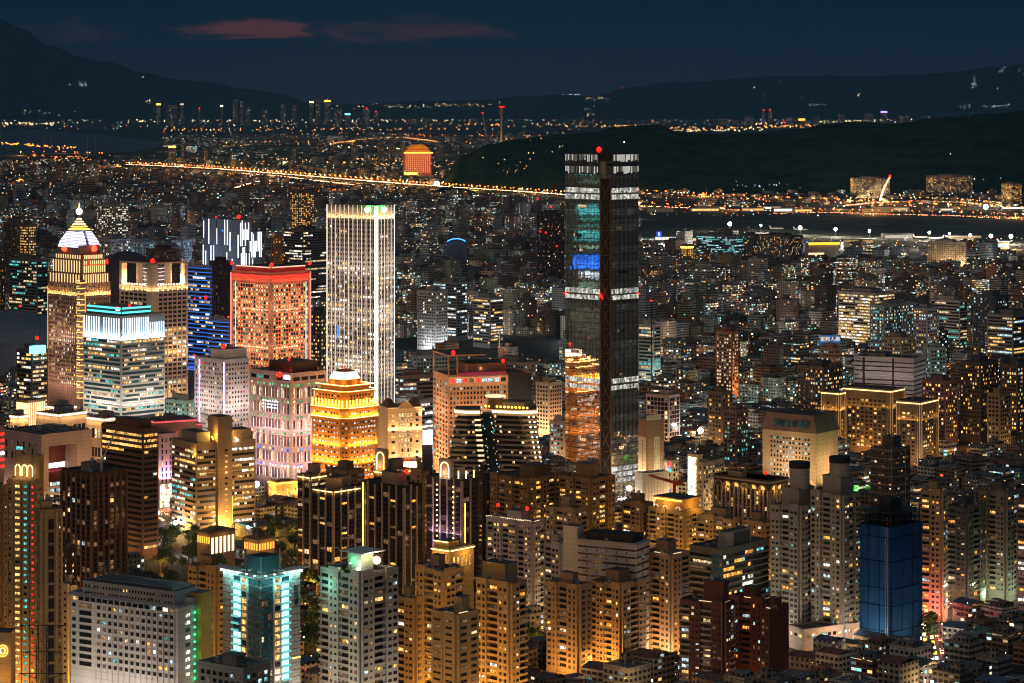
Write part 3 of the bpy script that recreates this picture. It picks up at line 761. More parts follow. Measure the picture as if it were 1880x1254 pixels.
# --- office block crowned by white vertical tubes ---
def citi():
    s = Bld('white_tube_office', 'office tower with glowing white tubes on its top floors and teal roof band', 'tower', 153, 222, 303, 583, 2200, 44)
    wc = wall((.46, .46, .45)); wx, wy = s.wx, s.wy; s.body(wc); H = s.h
    zt = s.z(625); pt = 3.9; nr = int((zt-20)/pt)
    for f in 'LR':
        wd = wy if f == 'L' else wx; n = 20 if f == 'L' else 24
        for r in range(nr): s.band(f, 1.5, wd-1.5, zt-(r+.5)*pt, 2.2, n, .36 if r % 3 else .62, ('win_soft', 'win_soft', 'win_warm', 'win_white', 'win_teal'), dark='win_tglass', run=.7)
        b = MB(); b.box(-.4, -.05, 1, wd-1, zt+1, H-1, bsdf('pale_blue_glass', (.32, .42, .50), .25)) if f == 'L' else b.box(1, wd-1, -.4, -.05, zt+1, H-1, MATS['pale_blue_glass']); s.part(b, 'glazed_storeys')
        m = 15 if f == 'L' else 19
        for i in range(m):
            u = 2+(wd-4)*i/(m-1)
            if f == 'L' and i in (7,): continue
            s.strip(f, u-.28, u+.28, zt+(1 if i % 2 else 3), H-(1 if f == 'L' or i < 12 else 6), 'glow_tube', off=.5, d=.4, name='light_tube')
        s.wash(f, zt, 14000, COOL, out=2.2, tilt=14); s.flood(f, (22, 55), 34000, WHITE)
    b = MB(); b.box(3, wx-14, 3, wy-3, H, s.z(566), bsdf('roof_slab', (.08, .09, .09), .7), top=ROOFC); s.part(b, 'roof_storey')
    for z, o in ((s.z(569), -2.4), (s.z(577), -2.4)):
        s.strip('L', 3, wy-3, z, z+1.7, 'glow_tealline', off=o); s.strip('R', 3, wx-14, z, z+1.7, 'glow_tealline', off=o)
    b = MB(); b.box(2.2, 2.5, 7, 8.6, s.z(571), s.z(567), 'glow_white'); b.box(2.2, 2.5, 9, 9.4, s.z(571), s.z(567), 'glow_white'); b.box(2.2, 2.5, 10, 10.4, s.z(571), s.z(566), 'glow_white'); b.box(2.2, 2.5, 5.4, 5.8, s.z(571), s.z(567), 'glow_white'); b.box(2.2, 2.5, 5.6, 10.4, s.z(565.5), s.z(564.8), 'glow_red')
    s.part(b, 'roof_logo')
    s.red(14, 6, s.z(563), .8, power=150); s.done()

citi()

# --- blue striped pair ---
def blue(name, label, xL, xC, xR, yt, Y, zb, n, lit):
    s = Bld(name, label, 'tower', xL, xC, xR, yt, Y, 40); s.body(wall((.12, .16, .30))); H = s.h; pt = 3.9; nr = int((H-zb)/pt)
    for r in range(nr):
        z = H-2-(r+.5)*pt
        for f in 'LR':
            wd = s.wy if f == 'L' else s.wx
            s.band(f, .6, wd-.6, z, 2.0, n if f == 'L' else max(4, n//3), lit, ('win_soft', 'win_white', 'win_warm'), run=.55)
            s.strip(f, 0, wd, z+1.25, z+1.75, 'glow_bluestripe', off=.12)
    for f in 'LR': s.wash(f, zb, 9000, (.08, .2, 1), out=4, tilt=12)
    return s

s = blue('blue_striped_tower', 'slim tower striped with blue neon floor lines behind the open-topped tower', 330, 386, 389, 489, 2450, 60, 14, .30); s.red(0, 6, s.z(547), 1.2); s.red(0, s.wy*.5, s.z(550), .6, power=60); s.kit(GREY, 3, ph=3); s.done()
s = blue('blue_striped_block', 'lower blue and violet striped block beside the red framed tower', 383, 421, 427, 588, 2380, 50, 10, .12); s.red(0, 1, s.h+3, .7, power=100); s.kit(GREY, 3, ph=3); s.done()

# --- white tower with two vertical tubes ---
s = Bld('white_hotel_tower', 'white tower edged by two vertical violet-white tubes, red lamp on its roof', 'tower', 357, 412, 458, 663, 2150, 45)
office(s, (.58, .54, .54), .38, ('win_warm', 'win_soft', 'win_red', 'win_white'), pitch=4.0, cw=3.0, ww=.5, wh=.45, ph=9, pent=(.05, .95, .05, .5), zlow=30)
for f, u in (('L', s.wy*.82), ('L', .3)): s.strip(f, u-.5, u+.5, 34, s.h-1, 'glow_violetline', off=.2, d=.5)
s.red(3, 5, s.h+12, 1.4, power=2200); s.red(0, s.wy, s.h+2, .6, power=60)
for f in 'LR': s.flood(f, (24, 60), 20000, (1, .80, .72))
s.done()


# --- pink tower with green and blue lit windows ---
def pink():
    s = Bld('pink_fluted_tower', 'pink tower with tall white-lit slots and rows of green and blue windows', 'tower', 458, 534, 600, 688, 2060, 45)
    wc = wall((.46, .33, .35)); wx, wy = s.wx, s.wy; s.body(wc); H = s.h; pt = 12.6
    for f in 'LR':
        wd = wy if f == 'L' else wx; n = 13 if f == 'L' else 9; cw = (wd-3)/n
        for k in range(6):
            zt = H-8-k*13.2; col = ('win_green', 'win_green', 'win_green', 'win_green', 'win_blue', 'win_blue')[k]
            for i in range(n):
                u = 1.5+(i+.5)*cw
                if i % 4 != 3: s.win(f, u, zt-1.3, cw*.62, 2.3, col if s.rd.random() < .7 else 'win_soft')
                s.win(f, u, zt-7.5, cw*.42, 8.4, s.rd.choice(('win_dark', 'win_dark', 'win_soft', 'win_dim')))
                b = MB(); a0 = u+cw*.33
                b.box(-.35, -.1, a0, a0+.35, zt-11.6, zt-5, 'glow_slot') if f == 'L' else b.box(a0, a0+.35, -.35, -.1, zt-11.6, zt-5, 'glow_slot'); s.part(b, 'light_slot') if i % 2 else None
        s.grid(f, 1.5, wd-1.5, H-7, H-1, n//2, 1, .8, .5, .2, ('win_teal', 'win_warm'))
        s.flood(f, (20, 50), 30000, (1, .70, .64))
    b = MB(); b.box(wx*.15, wx*.85, wy*.1, wy*.65, H, H+9, bsdf('brown_glass', (.10, .05, .05), .3), top=ROOFC); s.part(b, 'penthouse')
    for k in range(7):     # dancing lights on the media panel
        for j in range(3):
            b = MB(); b.box(-.6, -.4, 16+k*3, 17.4+k*3, H-24-j*2.6, H-23-j*2.6, 'glow_media'); s.part(b, 'media_light')
    s.red(-.5, 14, H-1, 1.5, power=1500); s.red(8, 12, H+11, .7, power=200); b = MB(); b.box(-.7, -.4, 1, 8, H-4, H-1.2, 'glow_white'); s.part(b, 'white_sign')
    s.done()

pink()

# --- stone building with the gabled window ---
def classical():
    s = Bld('classical_stone_hotel', 'floodlit beige stone building with arched gable window right of the gold tower', 'hotel', 690, 712, 775, 752, 2120, 70)
    wc = wall((.60, .46, .30)); s.body(wc); H, wx, wy = s.h, s.wx, s.wy
    s.grid('R', 1, wx*.28, 20, H-3, 1, 9, .4, .5, .3, ('win_warm',)); s.grid('R', wx*.74, wx-1, 20, H-3, 1, 9, .4, .5, .3, ('win_warm',))
    s.grid('R', wx*.30, wx*.72, 22, H-3, 5, 9, .72, .78, .92, ('win_soft', 'win_warm', 'win_soft'), split=2)
    b = MB(); b.prism([(wx*.28, -1.2), (wx*.74, -1.2), (wx*.74, 0), (wx*.28, 0)], H, H+1, wc); s.part(b, 'cornice')
    b = MB(); pts = [(wx*.28, H+1), (wx*.74, H+1), (wx*.62, H+5), (wx*.51, H+7), (wx*.40, H+5)]
    n = len(b.v); b.v += [(x, -1.0, z) for x, z in pts]+[(x, .2, z) for x, z in pts]; mi = b.mi(wc); b.f.append(tuple(n+i for i in range(5))); b.m.append(mi)
    for i in range(5): j = (i+1) % 5; b.f.append((n+i, n+5+i, n+5+j, n+j)); b.m.append(mi)
    s.part(b, 'gable')
    for x0, x1 in ((0, wx*.26), (wx*.76, wx)): 
        b = MB(); b.prism([(x0, 0), (x1, 0), (x1, wy*.6), (x0, wy*.6)], H+1.2, H+8, bsdf('slate', (.10, .07, .06), .7), scale=.35); s.part(b, 'mansard_roof')
    s.strip('R', 0, wx, H+.8, H+1.4, 'glow_dimwarm', off=.4)
    s.wash('R', 12, 26000, WARM, out=6, tilt=12); s.wash('R', H-18, 5000, WARM, out=2, tilt=20); s.wash('L', 12, 9000, WARM, out=6, tilt=12)
    s.cornice(18, 1.2, 1.6, wc); s.strip('R', 0, wx, 18.4, 19, 'glow_warm', off=1.7); s.done()
classical()

# --- orange gridded block ---
def orange():
    s = Bld('orange_grid_block', 'large orange-lit office block with a square window grid and framed roof deck', 'office', 795, 823, 975, 692, 2100, 72)
    wc = wall((.52, .30, .19)); s.body(wc); H, wx, wy = s.h, s.wx, s.wy; nr = 17; pt = 4.0
    s.grid('L', 1, wy-1, H-4-nr*pt, H-4, 5, nr, .55, .55, .35, ('win_teal', 'win_dim'))
    s.grid('R', 1, wx*.70, H-8-nr*pt, H-8, 17, nr, .55, .55, .32, ('win_teal', 'win_cool', 'win_dim'))
    s.grid('R', 1, wx*.70, H-6, H-1, 9, 1, .8, .7, .7, ('win_red', 'win_cool', 'win_dim')); s.grid('R', wx*.72, wx-1, H-30, H-4, 6, 6, .6, .5, .5, ('win_soft', 'win_dim'))
    b = MB(); b.box(wx*.72, wx+.3, -.4, 0, H-32, H+1, bsdf('dark_cladding', (.05, .06, .07), .3)); s.part(b, 'dark_wing')
    b = MB()
    for i in range(7): x = 1+wx*.20*i/2; 
    for x in (0, wx*.10): b.box(x, x+1, 0, 1, H, H+18, wc)
    b.box(0, 1, wy-1, wy, H, H+18, wc); b.box(-.5, wx*.45, -.5, wy, H+17, H+18.2, wc, top=ROOFC); s.part(b, 'roof_frame')
    b = MB(); b.box(wx*.24, wx*.70, 2, wy*.8, H, H+10, bsdf('red_brown', (.26, .13, .12), .8), top=ROOFC); s.part(b, 'penthouse')
    b = MB(); b.box(wx*.12, wx*.70, -.3, 0, H+.5, H+3, 'glow_magenta'); s.part(b, 'red_light_band')
    s.red(wx*.06, 0, H+20, 1.2, power=800); s.red(wx*.66, 0, H+12, 1.0, power=500)
    for u in (wx*.12, wx*.4, wx*.8): point((u, 2, H+6), 900, WARM, 1, s.o)
    for f in 'LR': s.flood(f, (H-70, H-35), 30000, (1, .55, .28))
    s.wash('R', H-1, 3000, (1, .60, .3), 0, wx*.7, out=3, up=False, tilt=18); s.done()

orange()

# --- twisting residential tower with planted balconies ---
def twist():
    wmd = wall((.26, .22, .18)); o = thing('twisted_tower', 'twisted pale tower of curving balconies and plants with a lit roof ring', 'tower', tuple(G(912, 940, 0))[:2]+(0,))
    Y = 1960; X = (912-CX)*Y/K; o.location = (X, Y, 0); H = ZT(756, Y); n = 22; pt = 3.9; rd = random.Random(3)
    wm = wall((.42, .36, .30)); gl = MATS['win_dark']
    def outline(t, wing, grow):
        """two rounded wings; t 0..1 bottom to top"""
        k = (1-t)/.51; x0, x1 = (-31-8*k, -12.4+4.5*k) if wing < 0 else (-3.4+6.2*k, 30+6.2*k); w = x1-x0
        key = ((0, -9), (.45, -13.5), (1, -13.5), (1, 12), (0, 12)) if wing < 0 else ((0, -8.5), (.64, -15.5), (1, -11.5), (1, 12), (0, 12)); pts = []
        for (u0, v0), (u1, v1) in zip(key, key[1:]+key[:1]):
            for q in range(4): r_ = q/4; r_ = r_*r_*(3-2*r_); pts.append((x0+w*(u0+(u1-u0)*r_), v0+(v1-v0)*r_))
        return pts
    for wing in (-1, 1):
        b = MB()
        for i in range(n):
            z = H-(i+1)*pt; t = 1-i/n
            if z < 0: break
            pts = outline(t, wing, 1); c = (sum(p[0] for p in pts)/20, sum(p[1] for p in pts)/20)
            ins = [(c[0]+(x-c[0])*.88, c[1]+(y-c[1])*.88) for x, y in pts]
            g = MB(); g.prism(ins, z, z+pt-.5, gl); g.build('glazed_storey', o)
            f = MB(); f.prism(pts, z+pt-1.5, z+pt, wmd, top=ROOFC); f.build('balcony_ring', o)
            for j in range(20):      # lit rooms and plants along the rim
                if pts[j][1] > c[1]: continue
                if rd.random() < .13:
                    x, y = ins[j]; g = MB(); g.box(x-.9, x+.9, y-.5, y+.2, z+.6, z+2.3, rd.choice(('win_warm', 'win_soft', 'win_dim'))); g.build('lit_room', o)
                if rd.random() < .22:
                    x, y = pts[j]; g = MB(); g.ball(x, y, z+pt+.2, rd.uniform(.6, 1.1), 'leaf_dark', 6, 4); g.build('planter_shrub', o)
        t = 1; pts = outline(1, wing, 1); f = MB(); f.prism([(x*1.03, y*1.06) for x, y in pts], H-1.5, H+3.2, bsdf('ring_soffit', (.8, .62, .42), .7), top=ROOFC); f.build('roof_ring', o)
        for k in range(20):
            j = (k+1) % 20
            if pts[k][1] < 1 or pts[j][1] < 1:
                f = MB(); p, q = pts[k], pts[j]; f.bar((p[0]*1.05, p[1]*1.11, H+1.4), (q[0]*1.05, q[1]*1.11, H+1.4), .3, 'glow_ring', 1.7); f.build('light_strip', o)
    for wing in (-1, 1):     # uplights climbing the twisting edge
        for i in range(n):
            z = H-(i+1)*pt; t = 1-i/n
            if wing > 0:
                for dx in (0, 3.6):
                    x = 28.5+7.3*(1-t)/.51-dx; y = -12.6-.9*dx/3.6; g = MB(); g.ball(x, y, z+1.5, .75, 'glow_lampw', 8, 5); g.build('edge_lamp', o)
            else:
                x = -12.6+4.5*(1-t)/.51; g = MB(); g.box(x-5, x-.2, -14.2, -13.6, z+2.4, z+3.8, 'glow_soft'); g.build('edge_light', o); x = -31-8*(1-t)/.51
                if i % 2 == 0: g = MB(); g.ball(x, -10, z+2, .7, 'glow_dimwarm', 8, 5); g.build('edge_lamp', o)
            if i % 4 == 1: point((x, -19, z+2), 900, WARM, 1, o)
    b = MB(); b.prism([rotz(x, y, -.25) for x, y in ((6, -6), (24, -8), (27, 8), (4, 10))], H+3, H+9, bsdf('roof_pavilion', (.2, .2, .2), .5), top=ROOFC); b.build('roof_pavilion', o)
    b = MB(); b.cyl(-1, -2, H+12, H+13, 8, 'glow_soft', 24); b.cyl(-1, -2, H+3, H+12, 6.5, bsdf('pavilion_glass', (.25, .16, .08), .3), 24); b.build('roof_pavilion', o)
    for k in range(12):
        x, y = rotz(-7+34*k/11, -7-4*k/11, -.25); b = MB(); b.ball(x, y, H+5, .9, 'glow_gold', 8, 5); b.build('garden_lamp', o)
    b = MB(); b.box(-20, 12, -3, 10, 0, H-1, bsdf('atrium_glass', (.03, .045, .06), .1)); b.build('glass_core', o)
    for k in range(60):
        z = rd.uniform(10, H-2); t = z/H; q = (1-t)/.51; x = rd.choice((-12+4.5*q+rd.uniform(0, 2), -4+6.2*q-rd.uniform(0, 2.5))); g = MB(); g.ball(x, rd.uniform(-9, -5), z, rd.uniform(.3, .55), rd.choice(('glow_dimwarm', 'glow_soft', 'glow_tealline', 'glow_soft')), 6, 4); g.build('garden_lamp', o)
        if k % 2: g = MB(); g.ball(x+rd.uniform(-1, 1), -8, z-1, rd.uniform(.6, 1.2), 'leaf_dark', 6, 4); g.build('planter_shrub', o)
    point((0, -26, 12), 9000, WARM, 2, o); point((34, -22, 10), 8000, GOLD, 2, o); point((-30, -22, 10), 5000, WARM, 2, o)
    FOOT.append((X-45, Y-30, 0, 90, 60))
bsdf('leaf_dark', (.03, .07, .02), .9, vary=.5, vscale=1.5)
twist()

# ======== ordinary towers, nearest first; each row is one building seen in the photograph ========
BROWN, BEIGE, TAN, PALE, PINKB, REDB, DARKB, CREAM = (.26, .18, .10), (.44, .33, .18), (.36, .26, .14), (.50, .48, .45), (.36, .25, .16), (.13, .055, .045), (.10, .075, .06), (.58, .50, .40)
def rs(label, xL, xC, xR, yt, Y, wc, a=42, name='apartment_tower', lit=.2, pal=WP, foot=None, fcol=SODIUM, fin=True, **kw):
    s = Bld(name, label, 'apartment tower', xL, xC, xR, yt, Y, a); resi(s, wc, lit, pal, **kw)
    if foot: s.foot(foot, fcol)
    return s.done() if fin else s
# --- left edge: tall complex with amber, teal and red window columns ---
s = Bld('apartment_tower', 'tall tower at the left edge with columns of amber, teal and red windows', 'apartment tower', 15, 66, 80, 884, 1280, 22)
s.body(wall(TAN)); H = s.h; nr = int((H-6)/3.2); wy = s.wy
for k, (u, w, m, p) in enumerate(((.93, 1.2, 'win_dim', .6), (.66, 2.9, 'win_warm', .97), (.38, 2.0, 'win_teal', .92), (.10, 2.0, 'win_red', .9))):
    for r in range(nr):
        s.win('L', u*wy, H-3-r*3.2, w, 1.5, m if s.rd.random() < p else 'win_dark', 2)
for u in (.0, .22, .5, .80, .97):
    b = MB(); b.box(-.9, 0, u*wy, u*wy+.9, 0, H, wall(TAN)); s.part(b, 'pilaster')
s.grid('R', 1, s.wx-1, 6, H-3, 3, nr, .4, .4, .1)
b = MB(); b.box(3, s.wx, 0, wy*.9, H, H+13, wall(TAN), top=ROOFC); b.box(2.4, 4, wy*.25, wy*.45, H, H+17, wall(TAN)); b.box(2.4, 4, wy*.6, wy*.8, H, H+15, wall(TAN)); s.part(b, 'crown')
for u in (.30, .50, .74):
    b = MB()
    for i in range(9): an = math.pi*i/8; b.bar((2.2, wy*u+1.5*math.cos(an), H+5.5+2.2*math.sin(an)), (2.2, wy*u+1.5*math.cos(min(math.pi, an+.4)), H+5.5+2.2*math.sin(min(math.pi, an+.4))), .3, 'glow_warm')
    b.box(2.1, 2.3, wy*u-1.6, wy*u-1.3, H+2, H+5.5, 'glow_warm'); b.box(2.1, 2.3, wy*u+1.3, wy*u+1.6, H+2, H+5.5, 'glow_warm'); s.part(b, 'lit_arch'); point((-1, wy*u, H+3), 420, WARM, .6, s.o)
s.kit(wall(TAN), 3, h=H+13, pent=None); s.foot(26000); point((-12, wy*.6, 30), 9000, SODIUM, 2, s.o); s.done()
s = Bld('apartment_tower', 'brown stone tower with tall framed windows beside the amber window columns', 'apartment tower', 67, 73, 114, 941, 1262, 66)
s.body(wall(TAN)); nr = int((s.h-6)/6.6)
s.grid('R', s.wx*.30, s.wx*.72, s.h-3-nr*6.6, s.h-3, 1, nr, .62, .8, .03, split=2); s.grid('R', s.wx*.80, s.wx*.98, 6, s.h-3, 1, nr*2, .35, .35, .1)
for u in (.05, .27, .75, .97):
    b = MB(); b.box(s.wx*u-.5, s.wx*u+.5, -.9, 0, 0, s.h, wall(TAN)); s.part(b, 'pilaster')
for r in range(nr): s.cornice(s.h-3-r*6.6, .4, .35, wall(TAN), 'string_course')
s.kit(wall(TAN), 4, pent=(.1, .6, .2, .7), ph=5); s.foot(16000); s.done()
rs('dark brown tower cut by the left edge beside the amber window columns', -60, 2, 18, 900, 1340, BROWN, lit=.05, a=20, foot=9000)
rs('dark office slab with lit yellow floors between the brown stone tower and the park', 96, 128, 137, 1010, 1500, DARKB, lit=.5, pal=('win_amber', 'win_white'), a=30, balc=False)
rs('short cream block lit yellow behind the long white dormitory', 112, 128, 140, 1080, 1330, CREAM, lit=.02, a=45, foot=20000, fcol=(1, .6, .1), balc=False)
# --- long white dormitory ---
s = Bld('dormitory_block', 'long white slab dormitory with rows of square windows in the lower left', 'dormitory', 130, 327, 352, 1116, 1143, 31)
wc = (.56, .55, .54); wm = wall(wc); s.body(wm); H, wx, wy = s.h, s.wx, s.wy; nr = 9; pt = 3.35
s.grid('L', 2, wy*.76, H-3-nr*pt, H-3, 14, nr, .56, .52, .17, MIX, split=2); s.grid('L', wy*.79, wy*.93, H-3-nr*pt, H-3, 1, nr, .82, .6, .06, MIX, split=3)
s.grid('L', 2, wy-1, H-2.6, H-.4, 17, 1, .85, .8, .15, MIX); s.grid('L', wy*.945, wy-.5, H-3-nr*pt, H-3, 1, nr, .7, .5, .1)
b = MB()
for i in range(15): u = 2+(wy*.76-2)*i/14; b.box(-.35, 0, u-.16, u+.16, 0, H-3, wm)
s.part(b, 'pier_row'); s.cornice(H-.2, .9, .8, bsdf('bluegrey_coping', (.20, .23, .28), .7))
for r in range(nr):
    s.win('R', wx*.70, H-4.5-r*pt, wx*.34, 1.8, 'win_white' if r not in (2, 4) else 'win_tglass', 3, off=-.0)
b = MB(); b.box(wx*.25, wx+9, 4, wy*.92, H, H+6.5, wm, top=ROOFC); s.part(b, 'rear_wing'); s.grid('L', 5, wy*.9, H+2.2, H+6, 30, 1, .45, .35, .04, off=-wx*.25); s.grid('L', 5, wy*.9, H+.2, H+2.4, 30, 1, .45, .4, .02, off=-wx*.25)
b = MB(); 
for i in range(24): y = 6+i*(wy*.86-6)/24; b.box(wx*.3, wx+7, y, y+.25, H+6.5, H+8, STEEL)
b.box(wx*.3, wx*.3+.2, 5, wy*.88, H+7.8, H+8.1, STEEL); b.box(wx+6.8, wx+7, 5, wy*.88, H+7.8, H+8.1, STEEL); s.part(b, 'roof_trellis')
b = MB(); b.box(wx, wx+3.5, 0, 6, 0, H+3, wm, top=ROOFC); s.part(b, 'stair_wing')
for r in range(11):
    z = H-4-r*pt; b = MB(); b.ball(wx+1.7, -.5, z, .55, 'glow_greenlamp', 8, 5); s.part(b, 'green_lamp')
    if r % 3 == 0: point((wx+1.7, -1.4, z), 60, (.1, 1, .4), .4, s.o)
yl = bsdf('yellow_tiles', (.50, .33, .08), .8, vary=.15, vscale=.6); b = MB(); b.box(wx+3.6, wx+12, -2.5, 5, 0, ZT(1092, 1150), yl, top=ROOFC); s.part(b, 'yellow_tower')
point((wx+8, -14, 12), 9000, SODIUM, 1.5, s.o); point((wx+9, -12, 45), 1500, (1, .7, .3), 1.5, s.o)
point((-26, wy*.25, 20), 42000, (1, .82, .66), 3, s.o); point((-26, wy*.75, 20), 42000, (1, .78, .58), 3, s.o); s.flood('L', (12, 34), 26000, (1, .84, .70)); s.kit(wm, 8, pent=None, tanks=3); s.done()

# --- teal crowned tower ---
s = Bld('teal_crowned_tower', 'tower with teal lit crown, cyan and amber balcony columns and a vertical sign', 'apartment tower', 410, 478, 551, 1062, 1165, 45)
wc = wall((.50, .50, .48)); s.body(wc); H, wx, wy = s.h, s.wx, s.wy; pt = 3.25; nr = int((H-8)/pt)
for f in 'LR':
    wd = wy if f == 'L' else wx; U = lambda t: wd*t
    # from the near corner outwards: curtain glass, amber rooms, cyan balconies, white flank
    for r in range(nr):
        z = H-2.2-r*pt
        s.band(f, .2, U(.28), z, 2.6, 5, .10, ('win_soft', 'win_dim'), dark='win_tglass', off=.55, name='curtain_wall_panel')
        s.win(f, U(.40), z, U(.19), 2.3, 'win_warm' if s.rd.random() < .86 else 'win_dark', 2)
        b = MB(); u0, u1 = U(.52), U(.72); d = 1.5
        if f == 'L': b.box(-d, 0, u0, u1, z-1.6, z-1.35, wc); b.box(-d-.1, -d, u0, u1, z-1.5, z-.5, 'glow_cyanrail'); b.box(-.3, -.02, u0+.3, u1-.3, z-1.2, z+1.2, 'glow_cyanroom' if s.rd.random() < .8 else 'win_tglass')
        else: b.box(u0, u1, -d, 0, z-1.6, z-1.35, wc); b.box(u0, u1, -d-.1, -d, z-1.5, z-.5, 'glow_cyanrail'); b.box(u0+.3, u1-.3, -.3, -.02, z-1.2, z+1.2, 'glow_cyanroom' if s.rd.random() < .8 else 'win_tglass')
        s.balc.append(b)
    b = MB(); b.box(-.5, 0, U(.76), wd-.3, 0, H, wc) if f == 'L' else b.box(U(.76), wd-.3, -.5, 0, 0, H, wc); s.part(b, 'flank_wall')
    b = MB()
    for r in range(nr): z = H-3-r*pt; b.box(-.6, -.5, U(.76), wd-.3, z, z+.18, DARK) if f == 'L' else b.box(U(.76), wd-.3, -.6, -.5, z, z+.18, DARK)
    s.part(b, 'wall_joint')
    b = MB(); b.box(-1.0, 0, U(.30), U(.33), 0, H, wc) if f == 'L' else b.box(U(.30), U(.33), -1.0, 0, 0, H, wc); s.part(b, 'pilaster')
    s.wash(f, H-1, 2200, TEAL, 0, wd*.75, out=3, up=False, tilt=15)
    b = MB(); q = bsdf('canopy_white', (.6, .66, .66), .5)
    b.box(-4, 1, wd*.45, wd+2.5, H+2.2, H+2.7, q) if f == 'L' else b.box(wd*.45, wd+2.5, -4, 1, H+2.2, H+2.7, q); s.part(b, 'roof_wing')
    for t in (.08, .3, .55, .78, .98):
        b = MB(); p = (-1.6, wd*t) if f == 'L' else (wd*t, -1.6); b.ball(*p, H+.8, .55, 'glow_coolhot', 8, 5); s.part(b, 'crown_lamp'); point((p[0]-.8, p[1]-.8, H+.2), 420, (.45, 1, .92), .5, s.o)
b = MB(); b.prism([(-3.5, -3.5), (12, -3.5), (14, 4), (14, 14), (4, 14), (-3.5, 12)], H, H+1.0, MATS['canopy_white']); s.part(b, 'crown_canopy')
b = MB(); b.box(2, 13, 2, 13, H+1, H+9, bsdf('teal_glass', (.06, .20, .22), .2), top=ROOFC); s.part(b, 'glass_lantern')
b = MB(); b.box(1.4, 2, 12.6, 13.2, H+1, H+12, STEEL); b.box(12.6, 13.2, 1.4, 2, H+1, H+12, STEEL); b.box(1.2, 1.8, 1.2, 1.8, H+1, H+9.5, STEEL); s.part(b, 'lantern_post')
point((-4, -4, H+6), 1200, TEAL, 1, s.o); s.strip('L', 0, wy*.5, H+.3, H+.55, 'glow_tealline', off=3.4, d=.2); s.strip('R', 0, wx*.5, H+.3, H+.55, 'glow_tealline', off=3.4, d=.2)
def text(body, size, loc, rot, m, name, parent, ext=.05):
    cu = bpy.data.curves.new(name, 'FONT'); cu.body = body; cu.size = size; cu.extrude = ext; cu.align_x = 'CENTER'; cu.align_y = 'CENTER'; cu.space_line = .95
    cu.materials.append(MATS[m] if isinstance(m, str) else m); tmp = bpy.data.objects.new('t', cu); COL.objects.link(tmp); bpy.context.view_layer.update(); me = bpy.data.meshes.new_from_object(tmp.evaluated_get(bpy.context.evaluated_depsgraph_get())); bpy.data.objects.remove(tmp)
    o = link(name, me, parent, loc); o.rotation_euler = rot; return o
text('\u65b0\n\u6708\n\u8588', 3.4, (wx*.88, -.62, H-10.5), (R(90), 0, 0), DARK, 'sign_lettering', s.o)
s.strip('R', wx*.78, wx-.3, ZT(1221, 1165), ZT(1219, 1165), 'glow_gold', off=.52, d=.15)
point((-10, 20, 6), 9000, SODIUM, 1.5, s.o); point((24, -12, 6), 9000, SODIUM, 1.5, s.o); s.kit(wc, 3, pent=None, tanks=1); s.done()

rs('beige tower with small green landing lights behind the teal crowned tower', 348, 398, 416, 1048, 1300, TAN, lit=.14, a=40, foot=22000)
# --- white apartments with the roof star lamps ---
s = rs('white apartment tower with a planted roof pavilion and a dazzling orange roof lamp', 588, 662, 728, 1058, 1178, (.50, .50, .46), a=43, lit=.16, pal=('win_soft', 'win_warm', 'win_warm', 'win_cool'), mod=7.0, fin=False, pent=None, kitn=4, trim=(.42, .40, .37), wcol=2)
b = MB(); b.box(5, 13, 5, 14, s.h, s.h+9, bsdf('mint_wall', (.36, .50, .44), .8), top=ROOFC); b.box(2, 17, 1, 17, s.h+9.5, s.h+10, MATS['canopy_white']); b.bar((6, 6, s.h+9), (6, 6, s.h+9.6), .5, STEEL); s.part(b, 'roof_pavilion')
b = MB(); b.bar((4, 16, s.h+10), (12, 12, s.h+14), .35, STEEL); b.bar((4, 16, s.h+10), (-2, 18, s.h+12), .3, STEEL); s.part(b, 'roof_spar')
for x, y, z, r, m, pw, c in ((9, -1.5, 6.5, 1.9, 'glow_starlamp', 5200, (1, .72, .4)), (2, 4, 2.4, .8, 'glow_starlamp2', 1500, (1, .9, .7)), (3, 10, 4.5, .5, 'glow_green_core', 420, (.1, 1, .5))):
    b = MB(); b.cyl(x, y, s.h, s.h+z-r, .15, DARK, 6); b.ball(x, y, s.h+z, r, m, 12, 8); s.part(b, 'roof_lamp'); point((x, y, s.h+z+r+.4), pw, c, .5, s.o)
for i in range(12):
    b = MB(); b.ball(s.rd.uniform(-1, 3), s.rd.uniform(3, s.wy-3), s.h+1.6, s.rd.uniform(.7, 1.3), 'leaf_dark', 7, 5); s.part(b, 'roof_shrub')
point((-6, s.wy*.75, s.h-6), 1600, (.3, 1, .75), 2, s.o); point((-16, 14, 8), 12000, (1, .8, .6), 2, s.o); point((20, -16, 8), 16000, SODIUM, 2, s.o); s.foot(9000, (1, .8, .6), z=40, out=26); s.done()

s = Bld('walkup_block', 'small grey block with a dark flat roof below the teal crowned tower', 'apartment block', 363, 447, 496, 1232, 1110, 35); office(s, (.26, .28, .28), .25, ('win_teal', 'win_cool'), pitch=3.2, cw=3.5, ww=.6, pent=(.25, .6, .3, .6), ph=4.5, kitn=7); s.done()
